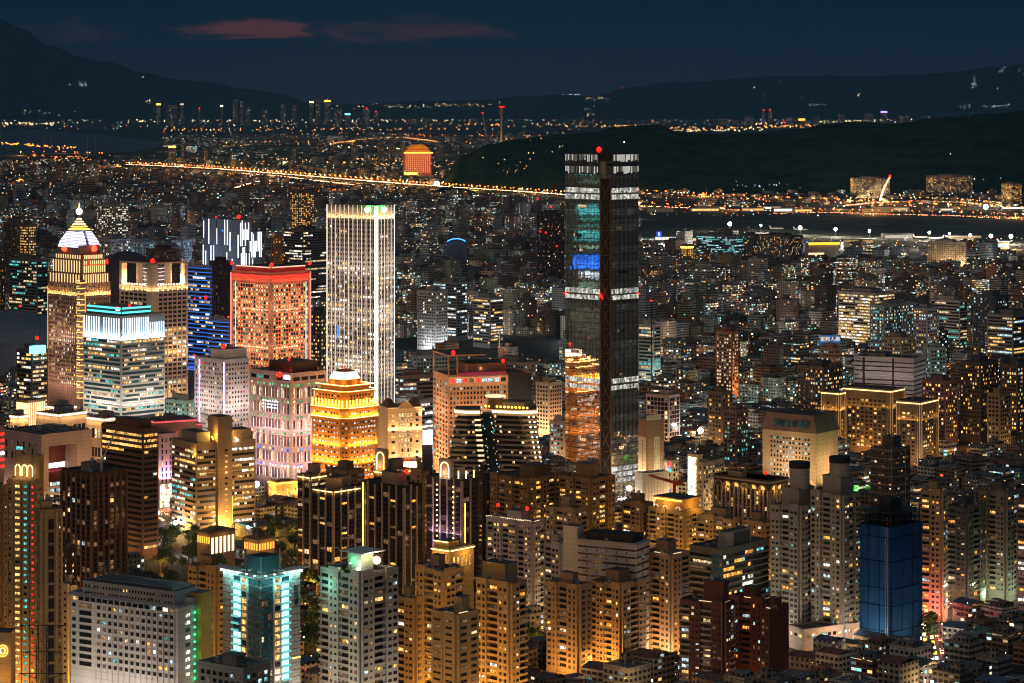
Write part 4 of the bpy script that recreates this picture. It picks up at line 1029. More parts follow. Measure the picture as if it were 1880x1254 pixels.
# --- amber apartments right of the white tower ---
rs('slim tan tower close behind the right flank of the white apartment tower', 728, 762, 772, 1104, 1262, TAN, lit=.15, a=40, foot=20000)
rs('curved-bay tan tower with many amber windows right of the slim tan tower', 765, 815, 852, 1052, 1300, BEIGE, lit=.32, pal=('win_amber', 'win_warm', 'win_amber', 'win_soft'), foot=20000, pent=(.3, .6, .4, .7), ph=7)
rs('plain tan tower with a sloped stair head in front of the curved-bay tower', 795, 838, 876, 1132, 1225, BEIGE, lit=.12, foot=30000, balc=False, mod=7, wcol=1, ph=8, pent=(.35, .75, .1, .4))
s = rs('tall tan tower with curved balconies and strong yellow light at its foot', 877, 936, 966, 1074, 1262, BEIGE, lit=.3, pal=('win_amber', 'win_warm', 'win_white', 'win_warm'), foot=42000, fin=False, ph=9, pent=(.2, .95, .25, .95), kitn=3); s.done()
for a_ in (
 ('brown tower with twin amber window columns below the twisted tower', 902, 970, 1030, 882, 1700, BROWN, dict(lit=.28, pal=('win_amber', 'win_warm'), foot=9000, ph=8, pent=(.3, .8, .1, .5))),
 ('brown tower with amber top floors directly left of the skyscraper foot', 1026, 1084, 1127, 882, 1690, BROWN, dict(lit=.3, pal=('win_amber', 'win_warm', 'win_soft'), foot=9000, ph=10, pent=(.05, .4, .05, .5))),
 ('brown mid-rise with a square tank tower in front of the twin brown towers', 1004, 1052, 1078, 938, 1600, TAN, dict(lit=.2, foot=9000, ph=8, pent=(.1, .5, .2, .5))),
 ('brown mid-rise under the flower-shaped shrubs right of the skyscraper foot', 1142, 1178, 1200, 928, 1710, BROWN, dict(lit=.15, foot=9000)),
 ('tan block with striped masonry in the lower middle beside dark trees', 1006, 1062, 1084, 1078, 1400, PINKB, dict(lit=.12, foot=16000)),
 ('long pinkish apartment block glowing at its foot in the lower middle', 1082, 1140, 1184, 1078, 1412, PINKB, dict(lit=.13, foot=26000, mod=6.5, ph=7)),
 ('tall pinkish tower with stacked balconies left of the dark glass office', 1178, 1232, 1266, 1022, 1440, PINKB, dict(lit=.10, foot=14000, ph=7)),
 ('pink striped stair block behind the long pinkish apartment block', 1092, 1128, 1160, 1030, 1475, PINKB, dict(lit=.06, foot=5000, balc=False)),
 ('gold-lit apartment block crowded between the two arcaded buildings', 1279, 1346, 1366, 956, 1655, BEIGE, dict(lit=.25, pal=('win_warm', 'win_soft'), foot=12000, fcol=(1, .5, .08))),
 ('beige block with an orange lit roof terrace beside the tall grey tower', 1362, 1402, 1420, 962, 1640, TAN, dict(lit=.2, foot=12000, fcol=(1, .4, .06))),
 ('dark narrow tower standing behind the purple arch tower', 872, 890, 903, 872, 1740, DARKB, dict(lit=.12)),
 ('dark tan tower with a lit corner left of the purple arch tower', 756, 776, 786, 868, 1690, TAN, dict(lit=.35, pal=('win_amber',))),
 ('brown block with a stone gable in front of the gold office tower foot', 600, 640, 668, 868, 1740, BROWN, dict(lit=.1, foot=6000)),
):
    rs(*a_[:7], **a_[7])
for x, c in ((1345, 'orange'),):
    o = P(1385, 958, 1636)
# --- dark ribbed towers with gold cornices (left of the purple arch tower) ---
def ribbed(label, xL, xC, xR, yt, Y, lit, pal, arch=None, wc=(.03, .028, .028), rib=(.42, .33, .24), a=43, lights=True, gold_edge=True):
    s = Bld('ribbed_tower', label, 'apartment tower', xL, xC, xR, yt, Y, a); s.body(wall(wc)); H = s.h; rm = wall(rib); nr = int((H-8)/3.3)
    for f in 'LR':
        wd = s.wy if f == 'L' else s.wx; n = max(2, round(wd/6.2))
        for i in range(n):
            u0 = wd*i/n; m = i % 3 == 1
            s.grid(f, u0+.6, wd*(i+1)/n-.2, 6, H-4, 1, nr, .8, .9 if not m else .5, lit*.5 if m else lit*.05, pal, split=2)
            b = MB(); q = (u0-.35, u0+.55)
            b.box(-.9, 0, *q, 0, H+(1.5 if i % 2 else 0), rm) if f == 'L' else b.box(*q, -.9, 0, 0, H+(1.5 if i % 2 else 0), rm); s.part(b, 'pilaster')
        if gold_edge: s.strip(f, 0, wd*.9, H-.8, H-.3, 'glow_warm', off=1.0); s.wash(f, H-2.2, 900, GOLD, out=2.4, up=True, tilt=30)
    if arch:
        x, y, w, h = arch; b = MB(); b.box(x, x+3, y-w-1.5, y+w+1.5, H, H+h, rm); s.part(b, 'gable_wall'); b = MB()
        pts = [(x-.2, y-w, H+1), (x-.2, y-w, H+h-w-2)]+[(x-.2, y-w*math.cos(t*math.pi/8), H+h-w-2+w*math.sin(t*math.pi/8)) for t in range(1, 8)]+[(x-.2, y+w, H+h-w-2), (x-.2, y+w, H+1)]
        for p, q in zip(pts, pts[1:]): b.bar(p, q, .45, 'glow_warm')
        s.part(b, 'lit_arch'); point((x-3, y, H+4), 1300, WARM, .8, s.o)
    s.kit(rm, 3, pent=(.4, .85, .3, .7), ph=7); return s
s = ribbed('dark ribbed tower with grey-white window frames and gold cornice above the park', 573, 612, 664, 902, 1640, .35, ('win_warm', 'win_amber')); s.foot(9000)
b = MB(); b.box(2, 10, 2, 10, s.h, s.h+8, wall((.36, .26, .17)), top=ROOFC); s.part(b, 'clock_turret'); s.done()
s = ribbed('stone-framed tower with a column of bright flats right of the long park trees', 546, 570, 600, 876, 1665, .8, ('win_soft', 'win_warm'), wc=(.07, .06, .05), rib=(.42, .33, .24)); s.foot(9000); s.done()
s = ribbed('dark tower of many thin stone ribs left of the purple arch tower', 664, 742, 775, 896, 1565, .22, ('win_amber', 'win_warm'), gold_edge=False); s.foot(5000); s.red(8, 6, s.h+9, .9, power=500); s.strip('L', s.wy*.93, s.wy*.95, 12, s.h, 'glow_gold', off=1.0); s.done()
s = ribbed('arched crown tower with a glowing arch above the thin-ribbed tower', 686, 716, 756, 868, 1700, .3, ('win_warm',), arch=(-.3, 9, 3.4, 15), wc=(.22, .16, .12)); s.red(20, 4, s.h+6, .7, power=150); s.done()
s = ribbed('purple floodlit tower with a glowing round arch and two chains of yellow lamps', 783, 848, 878, 884, 1620, .1, ('win_warm',), arch=(-.4, 15, 3.6, 13), wc=(.06, .05, .06), rib=(.48, .40, .40), gold_edge=False)
for f, us in (('L', (.20, .66)),):
    for u in us:
        nz = int((s.h-14)/3.3)
        for r in range(nz):
            b = MB(); z = s.h-4-r*3.3; b.ball(-1.4, s.wy*u, z, .55, 'glow_warm', 8, 5); s.part(b, 'chain_lamp')
            if r % 5 == 2: point((-2.6, s.wy*u, z), 130, WARM, .5, s.o)
s.wash('L', 20, 12000, (.50, .30, 1), 0, s.wy*.5, out=6, tilt=10); s.wash('L', s.h*.55, 2600, (.9, .5, .6), out=3, tilt=12); s.strip('R', s.wx*.1, s.wx*.13, 12, s.h-14, 'glow_gold', off=1)
for x, y in ((2, 5), (6, 2), (12, 1)): b = MB(); b.bar((x, y, s.h+1), (x, y, s.h+6), .5, 'glow_warm'); s.part(b, 'roof_finial')
s.done()
s = Bld('gold_lit_podium', 'low gold-lit hall with outlined cornices below the purple arch tower', 'hall', 793, 826, 870, 1012, 1560, 40); s.body(wall((.55, .40, .2))); s.cornice(s.h-.5, .8, .6, wall((.55, .4, .2)))
for f in 'LR': s.strip(f, 0, (s.wy if f == 'L' else s.wx), s.h-.2, s.h+.3, 'glow_warm', off=.7); s.grid(f, 2, (s.wy if f == 'L' else s.wx)-2, s.h-12, s.h-3, 5, 1, .4, .8, .9, ('win_warm',))
b = MB(); b.box(2, 12, 3, 15, s.h, s.h+5, wall((.55, .4, .2)), top=ROOFC); s.part(b, 'upper_hall'); s.strip('L', 3, 15, s.h+4.6, s.h+5.1, 'glow_warm', off=-1.8); point((-5, 8, s.h-4), 2600, GOLD, 1, s.o); point((14, -5, s.h-3), 2600, GOLD, 1, s.o); s.done()
# --- palace-roofed orange tower and the arcaded block ---
s = rs('tan tower with an orange lit roof temple and round lit windows', 1190, 1257, 1291, 942, 1680, BEIGE, lit=.12, fin=False, foot=14000, fcol=(1, .5, .1), pent=None)
b = MB(); b.box(1, s.wx-2, 2, s.wy-6, s.h, s.h+8, wall((.5, .32, .15)), top=ROOFC); b.box(-.5, s.wx-1, .5, s.wy-4.5, s.h+8, s.h+9, wall((.5, .32, .15)), top=ROOFC); s.part(b, 'roof_temple')
s.strip('L', 2, s.wy*.5, s.h+7.2, s.h+8, 'glow_goldbar', off=.4); s.strip('L', s.wy*.52, s.wy-6, s.h+7.2, s.h+8, 'glow_goldbar', off=.4)
for u in (.2, .55, .8):
    b = MB()
    for i in range(7): an = i*math.pi/6; b.bar((.7, s.wy*u+1.8*math.cos(an), s.h+1.5+1.8*math.sin(an)), (.7, s.wy*u+1.8*math.cos(an+.45), s.h+1.5+1.8*math.sin(an+.45)), .35, 'glow_soft')
    s.part(b, 'round_window')
point((-4, s.wy*.5, s.h+5), 2200, GOLD, 1, s.o); point((s.wx*.5, -4, s.h+4), 3600, GOLD, 1, s.o); point((s.wx*.4, -9, s.h-25), 9000, (1, .5, .08), 1, s.o); s.done()

s = Bld('arcaded_block', 'pale stone block ringed by tall piers and gold-lit arches under a dark red roof', 'apartment block', 1310, 1412, 1448, 885, 1800, 42)
wc = wall((.46, .37, .27)); s.body(wall((.12, .09, .07)), roof=bsdf('red_roof', (.14, .04, .04), .8)); H = s.h
for f, n in (('L', 13), ('R', 6)):
    wd = s.wy if f == 'L' else s.wx; s.grid(f, .5, wd-.5, 8, H-7, n, int((H-15)/3.3), .62, .7, .12, ('win_warm', 'win_soft'), split=1)
    for i in range(n+1):
        u = .6+(wd-1.2)*i/n; b = MB(); b.box(-1.3, 0, u-.6, u+.6, 0, H-6, wc) if f == 'L' else b.box(u-.6, u+.6, -1.3, 0, 0, H-6, wc); s.part(b, 'pier')
    for i in range(n//2):
        b = MB(); c = 1.5+(wd-3)*(i+.5)/(n//2); w = wd/n*.85
        for k in range(8):
            a0, a1 = math.pi*k/8, math.pi*(k+1)/8; p = (-1.0, c+w*math.cos(a0), H-6+w*math.sin(a0)); q = (-1.0, c+w*math.cos(a1), H-6+w*math.sin(a1))
            if f == 'R': p, q = (p[1], p[0], p[2]), (q[1], q[0], q[2])
            b.bar(p, q, .7, wc)
        s.part(b, 'arch'); b = MB(); b.box(-.4, -.1, c-w*.5, c+w*.5, H-6, H-3.2, 'glow_goldarch') if f == 'L' else b.box(c-w*.5, c+w*.5, -.4, -.1, H-6, H-3.2, 'glow_goldarch'); s.part(b, 'lit_lunette') if i % 3 != 2 else None
        if i % 2 == 0: point((-3, c, H-7) if f == 'L' else (c, -3, H-7), 480, GOLD, .8, s.o)
for r in range(4): s.cornice(8+r*(H-20)/4, .5, 1.0, wc, 'string_course')
s.cornice(H-1.2, 1.2, 1.6, wc); b = MB(); b.box(4, 10, s.wy*.55, s.wy*.8, H, H+4, wc, top=ROOFC); s.part(b, 'penthouse'); s.red(6, s.wy*.15, H+5, .7, power=200); s.foot(9000, WARM); s.done()

# --- dark glass office ---
s = Bld('dark_glass_office', 'dark green glass office with slanted slabs and scattered white and amber rooms', 'office', 1266, 1326, 1411, 1012, 1480, 40)
wc = wall((.13, .14, .13)); s.body(wc); H = s.h; nr = 17; pt = 3.7
for r in range(nr):
    z = H-2-(r+.5)*pt
    s.band('L', s.wy*.32, s.wy-.3, z, 1.7, 8, .12, ('win_soft', 'win_dim')); s.band('L', .5, s.wy*.3, z, 2.9, 6, .05, ('win_dim',), dark='win_tglass')
    s.band('R', 1, s.wx*.66, z, 2.2, 11, .42, ('win_warm', 'win_white', 'win_teal', 'win_amber'), run=.6); s.band('R', s.wx*.68, s.wx-.5, z, 2.0, 6, .15, ('win_teal', 'win_cool'))
    b = MB(); b.box(s.wx*.66, s.wx+.5, -1.6, 0, z-1.9, z-1.5, wall((.25, .25, .24))); s.balc.append(b)
    b = MB(); b.box(-1.2, 0, s.wy*.32, s.wy, z-1.9, z-1.0, wall((.25, .25, .24))); s.balc.append(b)
b = MB(); b.box(s.wx*.15, s.wx*.65, s.wy*.05, s.wy*.35, H, H+10, wall((.30, .31, .31)), top=ROOFC); b.box(s.wx*.28, s.wx*.62, s.wy*.05-.15, s.wy*.05, H+1, H+9, bsdf('louvre_dark', (.05, .07, .075), .5)); s.part(b, 'roof_plant_house')
s.kit(GREY, 8, pent=None, tanks=4); s.foot(7000, (.8, .9, .7)); s.done()
# --- tall residential pair with round heads ---
for lab, xL, xC, xR, yt, Y, cx, cyt in (('tall grey-beige tower with a round tank head, scattered lit flats at right', 1417, 1468, 1506, 934, 1500, 1468, 852), ('tall grey tower with a black-capped round head beside the blue netting', 1490, 1546, 1577, 912, 1490, 1526, 842)):
    s = Bld('apartment_tower', lab, 'apartment tower', xL, xC, xR, yt, Y, 42); resi(s, (.33, .31, .27), .34, MIX, pent=(.1, .85, .1, .7), ph=11, kitn=3, mod=7)
    b = MB(); c = (s.wx*.4, s.wy*.3); zt = ZT(cyt, Y); b.cyl(*c, s.h+11, zt-3.5, 6, wall((.36, .35, .33)), 20); b.cyl(*c, zt-3.5, zt, 6.3, bsdf('black_cap', (.02, .02, .022), .7), 20); s.part(b, 'round_head')
    s.foot(3500, (1, .75, .5)); s.done()
s = Bld('long_podium', 'low pinkish podium with a lit gable under the tall grey towers', 'podium', 1446, 1476, 1578, 1158, 1475, 60); s.h = 12; office(s, (.46, .34, .28), .35, ('win_warm', 'win_teal', 'win_soft'), pitch=3.6, cw=4, pent=None, kitn=3, zlow=1); s.foot(7000, WARM); s.done()
# --- blue netted tower ---
s = Bld('netted_construction_tower', 'unfinished tower wrapped in blue safety netting', 'building under construction', 1576, 1636, 1692, 968, 1487, 44)
nm = bpy.data.materials.new('blue_netting'); nm.use_nodes = True; nt = nm.node_tree; b_ = nt.nodes['Principled BSDF']; b_.inputs['Roughness'].default_value = .9
t = nt.nodes.new('ShaderNodeTexCoord'); n1 = nt.nodes.new('ShaderNodeTexNoise'); n1.inputs['Scale'].default_value = .25; n1.inputs['Detail'].default_value = 6; mp = nt.nodes.new('ShaderNodeMapping'); mp.inputs['Scale'].default_value = (1, 1, .2); LK(nt, t.outputs['Object'], mp.inputs[0]); LK(nt, mp.outputs[0], n1.inputs[0])
r_ = ramp(nt, [(.3, (.0, .04, .15)), (.7, (.0, .08, .26))]); LK(nt, n1.outputs[0], r_.inputs[0]); LK(nt, r_.outputs[0], b_.inputs['Base Color']); MATS['net'] = nm
H = s.h; zs = [0, 9, 24, 34, 50, 64, H]
for f in 'LR':
    wd = s.wy if f == 'L' else s.wx; m = 3
    for z0, z1 in zip(zs, zs[1:]):
        for i in range(m):
            u0, u1 = wd*i/m+.25, wd*(i+1)/m-.25; d = s.rd.uniform(0, .5); b = MB()
            b.box(-.6-d, 0, u0, u1, z0+.3, z1-.3, 'net') if f == 'L' else b.box(u0, u1, -.6-d, 0, z0+.3, z1-.3, 'net'); s.part(b, 'netting_panel')
b = MB(); b.box(0, s.wx, 0, s.wy, 0, H, bsdf('net_gap', (.005, .015, .03), .9)); s.part(b, 'structure')
b = MB()
for i in range(7):
    for j in range(5): x, y = 1+i*(s.wx-2)/6, 1+j*(s.wy-2)/4; b.box(x-.25, x+.25, y-.25, y+.25, H, H+8, DARK)
for z in (3, 7.5): b.box(.5, s.wx-.5, .5, s.wy-.5, H+z, H+z+.4, DARK)
b.box(s.wx*.25, s.wx*.6, s.wy*.25, s.wy*.6, H+8, H+15, DARK); s.part(b, 'bare_frame')
b = MB()
for k in range(24): b.box(-1.5, -1.3, 2.0, 2.3, 4+k*3.1, 4.8+k*3.1, 'glow_dimred' if k % 3 else 'win_dim')
b.bar((-1.6, 1.5, 0), (-1.6, 1.5, H), .2, STEEL); b.bar((-1.6, 3, 0), (-1.6, 3, H), .2, STEEL); s.part(b, 'hoist_mast'); point((-24, 10, 12), 3000, (.7, .85, 1), 4, s.o); point((16, -24, 12), 3000, (.7, .85, 1), 4, s.o); s.done()

# --- right edge ---
rs('beige tower with a pink-lit side wall right of the blue netting', 1690, 1728, 1740, 905, 1560, BEIGE, lit=.34, pal=('win_warm', 'win_amber', 'win_cool'), foot=16000, fcol=(1, .25, .25), a=30)
rs('dark tower with one amber window column behind the beige pink-lit tower', 1738, 1775, 1806, 935, 1600, (.10, .10, .09), lit=.18, pal=('win_amber', 'win_soft'), foot=4000, trim=(.16, .2, .18))
rs('beige-headed tower near the right edge with a bright white court lamp at its foot', 1800, 1846, 1872, 908, 1620, (.20, .17, .14), lit=.22, pal=('win_amber', 'win_warm', 'win_cool'), foot=9000, fcol=(.7, 1, .6))
rs('dark tower cut by the right edge with amber and white flats', 1866, 1905, 1940, 925, 1570, (.14, .12, .10), lit=.4, pal=('win_amber', 'win_soft', 'win_white'))
# --- red-brown towers at the bottom ---
rs('red-brown brick tower with pale bay windows at the bottom', 1248, 1328, 1348, 1112, 1372, REDB, lit=.20, a=30, pal=('win_warm', 'win_cool', 'win_soft'), trim=(.30, .27, .26), ph=12, pent=(.2, .7, .05, .5), foot=1200, mod=6)
rs('red-brown brick tower with an orange window column right of its twin', 1338, 1402, 1422, 1105, 1400, REDB, lit=.34, a=36, pal=('win_amber', 'win_cool', 'win_warm', 'win_teal'), foot=1200, mod=7)
s = rs('blank-sided red-brown block right of the brick towers', 1400, 1416, 1448, 1122, 1368, REDB, lit=.10, a=50, balc=False, faces='L', mod=7)
# --- middle ground, right ---
s = Bld('condominium_block', 'white framed condominium with roof fairy lights below the brown towers', 'apartment block', 893, 978, 1000, 962, 1540, 36)
resi(s, (.42, .40, .44), .35, ('win_warm', 'win_soft', 'win_amber'), mod=5.5, pent=(.2, .8, .3, .6), kitn=4, trim=(.30, .30, .34), wcol=2)
for k in range(26):
    b = MB(); u = s.wy*(k+.5)/26; b.ball(-1.0, u, s.h+1.7+.5*s.rd.random(), .38, 'glow_soft', 6, 4); s.part(b, 'fairy_lamp')
for x, y in ((8, 10), (8, 32)): s.red(x, y, s.h+7.5, .8, power=260)
s.foot(6000, WARM); s.done()
rs('small white condo with lit lower flats left of the white banded building', 999, 1030, 1043, 1003, 1485, (.42, .42, .43), lit=.3, pal=('win_soft', 'win_warm'), foot=3500)
s = Bld('banded_block', 'white building with dark horizontal bands and a dark planted roof', 'office', 1060, 1168, 1192, 1002, 1430, 28); s.body(wall((.50, .50, .48))); H = s.h
for r in range(14):
    z = H-3-r*4.1
    for f in 'LR':
        wd = s.wy if f == 'L' else s.wx
        s.band(f, .3, wd-.3, z, 1.0, 12, .03, ('win_teal',)); s.grid(f, 3, wd-3, z-2.6, z-.8, 5 if f == 'L' else 1, 1, .12, .8, 0)
s.cornice(H, .8, .8, wall((.5, .5, .48))); b = MB(); b.box(2, s.wx-2, 3, s.wy*.9, H+.8, H+5, bsdf('dark_roof', (.035, .035, .04), .8)); s.part(b, 'roof_shed')
b = MB(); b.box(0, 8, s.wy, s.wy+9, 0, H+8, wall((.5, .5, .48)), top=ROOFC); s.part(b, 'stair_wing'); s.kit(GREY, 6, pent=None, tanks=3); s.foot(9000, (1, .8, .6)); s.done()
s = Bld('mansard_office', 'cream office block with a sloping brown mansard roof and a teal window grid', 'office', 1400, 1498, 1538, 796, 2060, 38)
wc = wall((.58, .46, .34)); s.body(wc, parapet=False); H = s.h; s.grid('L', s.wy*.10, s.wy*.86, H-38, H-4, 13, 9, .55, .5, .45, ('win_teal', 'win_cool', 'win_white')); s.grid('R', 3, s.wx-3, H-50, H-4, 5, 11, .12, .14, 0)
b = MB(); mm = wall((.28, .20, .16)); k = 1.6; b.prism([(-k, -k), (s.wx+k, -k), (s.wx+k, s.wy+k), (-k, s.wy+k)], H, H+14, mm, top=ROOFC, scale=.80); s.part(b, 'mansard_roof')
for i in range(6):
    b = MB(); u = s.wy*(.16+.115*i); b.box(-.6, 2.5, u-2.2, u+2.2, H+2, H+9, 'win_metal'); b.face([(-.62, u+1.9, H+2.3), (-.62, u-1.9, H+2.3), (-.62, u-1.9, H+8.6), (-.62, u+1.9, H+8.6)], 'win_tglass'); s.part(b, 'dormer_window')
for f in 'LR': s.flood(f, (H-60, H-30), 13000, WARM)
s.foot(16000, WARM); s.done()
s = Bld('stair_tower_block', 'slim brown tower with white window columns right of the skyscraper', 'apartment tower', 1166, 1188, 1219, 772, 2080, 50); s.body(wall((.34, .22, .16))); H = s.h
b = MB(); b.box(-.5, 0, 1, s.wy, 0, H-14, wall((.6, .58, .55))); s.part(b, 'white_bay'); b = MB(); b.box(s.wx*.40, s.wx*.72, -.5, 0, 0, H-14, wall((.6, .55, .48))); s.part(b, 'white_bay')
s.grid('L', 2, s.wy-1, 8, H-16, 2, 18, .22, .35, .1, off=.5); s.grid('R', s.wx*.42, s.wx*.70, 8, H-16, 2, 18, .35, .4, .15, off=.5); b = MB(); b.box(-.6, s.wx*.8, -.6, 0, H, H+4, wall((.6, .58, .55))); b.box(2, 7, 2, 7, H, H+4, GREY); s.part(b, 'roof_fin')
s.foot(16000, WARM); s.wash('L', 10, 6000, WARM, out=5, tilt=10); s.done()
s = Bld('factory_hall', 'low white hall lit from one side at the skyscraper foot', 'hall', 1166, 1180, 1228, 872, 1975, 60); s.body(wall((.62, .60, .57)), roof=bsdf('hall_roof', (.12, .13, .14), .6)); s.wash('L', 3, 9000, WHITE, out=5, tilt=12); s.wash('R', 3, 5000, WARM, out=5, tilt=12)
b = MB(); 
for i in range(9): b.box(s.wx*i/9, s.wx*i/9+.25, -.2, 0, 0, s.h, STEEL)
s.part(b, 'wall_rib'); s.kit(GREY, 2, pent=None, tanks=0); s.done()
s = Bld('office_block', 'pink framed office with a dark curtain window beside the skyscraper', 'office', 1186, 1228, 1248, 728, 2350, 38); office(s, (.52, .40, .36), .12, ('win_soft', 'win_dim'), pitch=4, cw=4, ww=.85, wh=.8, pent=(.2, .9, .1, .5)); s.foot(9000, WARM); s.done()
s = Bld('white_louvre_block', 'broad white block with horizontal louvre bands above the gold-edged complex', 'office', 1568, 1678, 1699, 660, 2480, 26); s.body(wall((.50, .46, .47))); H = s.h
for r in range(14):
    z = H-4-r*4.4
    for f in 'LR': s.band(f, .5, (s.wy if f == 'L' else s.wx)-.5, z, 1.2, 10, .02, ('win_dim',))
for u in (s.wy*.33, s.wy*.82): b = MB(); b.box(-.5, 0, u, u+2, 0, H, DARK); s.part(b, 'shaft_strip')
s.flood('L', (25, 50), 6500, (1, .8, .72)); s.flood('R', (25, 50), 2500, (1, .8, .72)); s.kit(GREY, 4, pent=(.1, .6, .5, .8), ph=4); s.done()
for k, (lab, xL, xC, xR, yt, w) in enumerate((('left wing of the gold-edged complex under the white louvre block', 1508, 1541, 1552, 722, 6), ('long middle wing of the gold-edged complex with framed window panels', 1547, 1636, 1660, 718, 14), ('corner wing of the gold-edged complex with two gold-lined faces', 1646, 1690, 1722, 740, 7))):
    s = Bld('gold_edged_block', lab, 'apartment block', xL, xC, xR, yt, (2290, 2280, 2230)[k], 35); s.body(wall((.20, .15, .12))); H = s.h; cm = wall((.42, .33, .24))
    for f in 'LR':
        wd = s.wy if f == 'L' else s.wx; s.strip(f, 0, wd, H-1.2, H-.3, 'glow_edge', off=.4); s.strip(f, .2, .7, 14, H-1.4, 'glow_edge2', off=.9, d=.2); s.strip(f, wd-.8, wd-.3, 14, H-1.4, 'glow_edge2', off=.9, d=.2)
        for u in (0, 2.2, wd-1, wd-3.2): b = MB(); b.box(-.8, 0, u, u+.9, 0, H-2, cm) if f == 'L' else b.box(u, u+.9, -.8, 0, 0, H-2, cm); s.part(b, 'pier')
        if wd > 8: s.grid(f, 5, wd-5, 8, H-8, max(1, int((wd-8)/4.5)), int((H-16)/3.6), .62, .55, .26, ('win_warm', 'win_soft', 'win_amber'), split=2)
        s.wash(f, H-16, 1500, GOLD, out=2.2, tilt=15)
    s.kit(cm, 2, pent=None, tanks=0); s.foot(6000); s.done()

s = Bld('grid_framed_block', 'dark apartment block with pale floor lines and a white frame grid', 'apartment block', 1600, 1640, 1669, 828, 1900, 44); resi(s, (.11, .09, .08), .12, WP, trim=(.42, .40, .38), balc=False, pent=(.4, .9, .3, .8), ph=9)
for r in range(14): s.cornice(s.h-r*3.25*2, .35, 1.6, wall((.42, .40, .38)), 'floor_line')
s.done()
# --- left, middle ground ---
s = Bld('portal_building', 'pinkish building with a huge square portal cut through it', 'office', 3, 76, 169, 798, 1985, 44)
wc = wall((.46, .34, .28)); H, wx, wy = s.h, s.wx, s.wy; rf = bsdf('dark_roof', (.035, .035, .04), .8)
b = MB(); b.box(0, 7, 0, wy, 0, H, wc, top=rf); b.box(wx*.70, wx, 0, wy, 0, H, wc, top=rf); b.box(7, wx*.70, 0, wy, H-10, H, wc, top=rf); b.box(7, wx*.70, 0, wy, 0, H-42, wc, top=rf); s.part(b, 'wall')
b = MB(); b.box(7, wx*.70, 16, wy, H-42, H-10, bsdf('portal_back', (.16, .05, .04), .7)); s.part(b, 'portal_back_wall')
for r in range(3): s.band('R', 8, wx*.70-1, H-40-r*5, 3.0, 12, .75, ('win_white', 'win_soft', 'win_cool'), run=.6)
b = MB(); b.box(8, wx*.69, 15.6, 15.9, H-30, H-26, 'win_white'); b.box(8, wx*.69, 15.5, 15.9, H-33, H-31.4, 'glow_magenta'); s.part(b, 'lit_terrace')
s.grid('L', 4, wy-3, H-24, H-6, 6, 2, .25, .6, .15); b = MB(); b.box(-.3, 0, wy*.46, wy*.62, H-30, H-12, 'win_teal'); s.part(b, 'lit_slot_window')
for u in (.2, .7): point((wx*u, -16, H-30), 3600, WARM, 2, s.o)
s.wash('L', H-50, 7000, (1, .6, .5), out=7, tilt=12); point((20, 6, H-24), 1200, (1, .5, .3), 1, s.o)
b = MB()
for i in range(5): b.bar((2+i*9, 2, H+.4), (8+i*9, wy-3, H+.4), .3, STEEL)
s.part(b, 'roof_rail'); s.kit(GREY, 6, pent=None); s.done()
s = Bld('brown_office_tower', 'brown curved office tower with bands of yellow windows left of the pink shops', 'office', 186, 262, 291, 790, 1770, 44); office(s, (.20, .12, .08), .10, ('win_warm', 'win_amber', 'win_white'), pitch=3.9, cw=4.2, ribbon=True, wh=.5, run=.72, pent=(.1, .8, .1, .7), ph=6, ztop=s.h-18); [s.band(f_, 1, (s.wy if f_ == 'L' else s.wx)-1, s.h-4-3.9*k_, 2, 9, .8, ('win_warm', 'win_amber'), run=.5) for f_ in 'LR' for k_ in range(4)]; s.foot(4500); s.done()
s = Bld('dark_ribbed_tower', 'dark brown unlit tower of vertical ribs with a derrick crane, left of centre park', 'apartment tower', 113, 168, 232, 872, 1600, 42); s.body(wall((.10, .065, .045))); nr = int((s.h-6)/3.4)
for f in 'LR':
    wd = s.wy if f == 'L' else s.wx; n = 6
    for i in range(n+1): b = MB(); u = wd*i/n; b.box(-.9, 0, u-.45, u+.45, 0, s.h, wall((.20, .12, .08))) if f == 'L' else b.box(u-.45, u+.45, -.9, 0, 0, s.h, wall((.20, .12, .08))); s.part(b, 'pilaster')
    s.grid(f, .8, wd-.8, 6, s.h-3, n, nr, .62, .8, .015 if f == 'R' else .05, ('win_soft', 'win_cool', 'win_warm'))
s.kit(GREY, 5, pent=(.3, .7, .4, .7)); s.foot(3000); s.done()
s = Bld('cone_lit_office', 'brown and gold office with orange uplit rooftop nooks left of the pink tower', 'office', 315, 360, 469, 818, 1860, 56)
wc = wall((.36, .26, .18)); s.body(wc); H, wx, wy = s.h, s.wx, s.wy; nr = 16; pt = 4.1
for r in range(nr):
    z = H-3-(r+.5)*pt
    s.band('L', 1, wy-1, z, 2.0, 9, .62, ('win_soft', 'win_white', 'win_teal' if r > 3 else 'win_warm'), run=.4); s.band('R', 1, wx*.32, z, 2.0, 8, .3, ('win_soft', 'win_warm'), run=.6); s.band('R', wx*.60, wx-1, z, 2.0, 9, .45, ('win_warm', 'win_white'), run=.6)
    s.win('R', wx*.48, z, 2.4, 1.6, 'win_warm' if s.rd.random() < .85 else 'win_dark', off=2.4)
b = MB(); b.box(wx*.34, wx*.58, -2.4, 14, 0, ZT(768, 1860), wc, top=ROOFC); s.part(b, 'central_tower'); b = MB(); b.box(wx*.60, wx*.96, 3, 18, H, H+9, wc, top=ROOFC); s.part(b, 'upper_wing')
b = MB(); b.box(2, wx*.26, 3, wy*.7, H, H+9, bsdf('patterned_glass', (.26, .24, .20), .4), top=ROOFC); s.part(b, 'glass_penthouse')
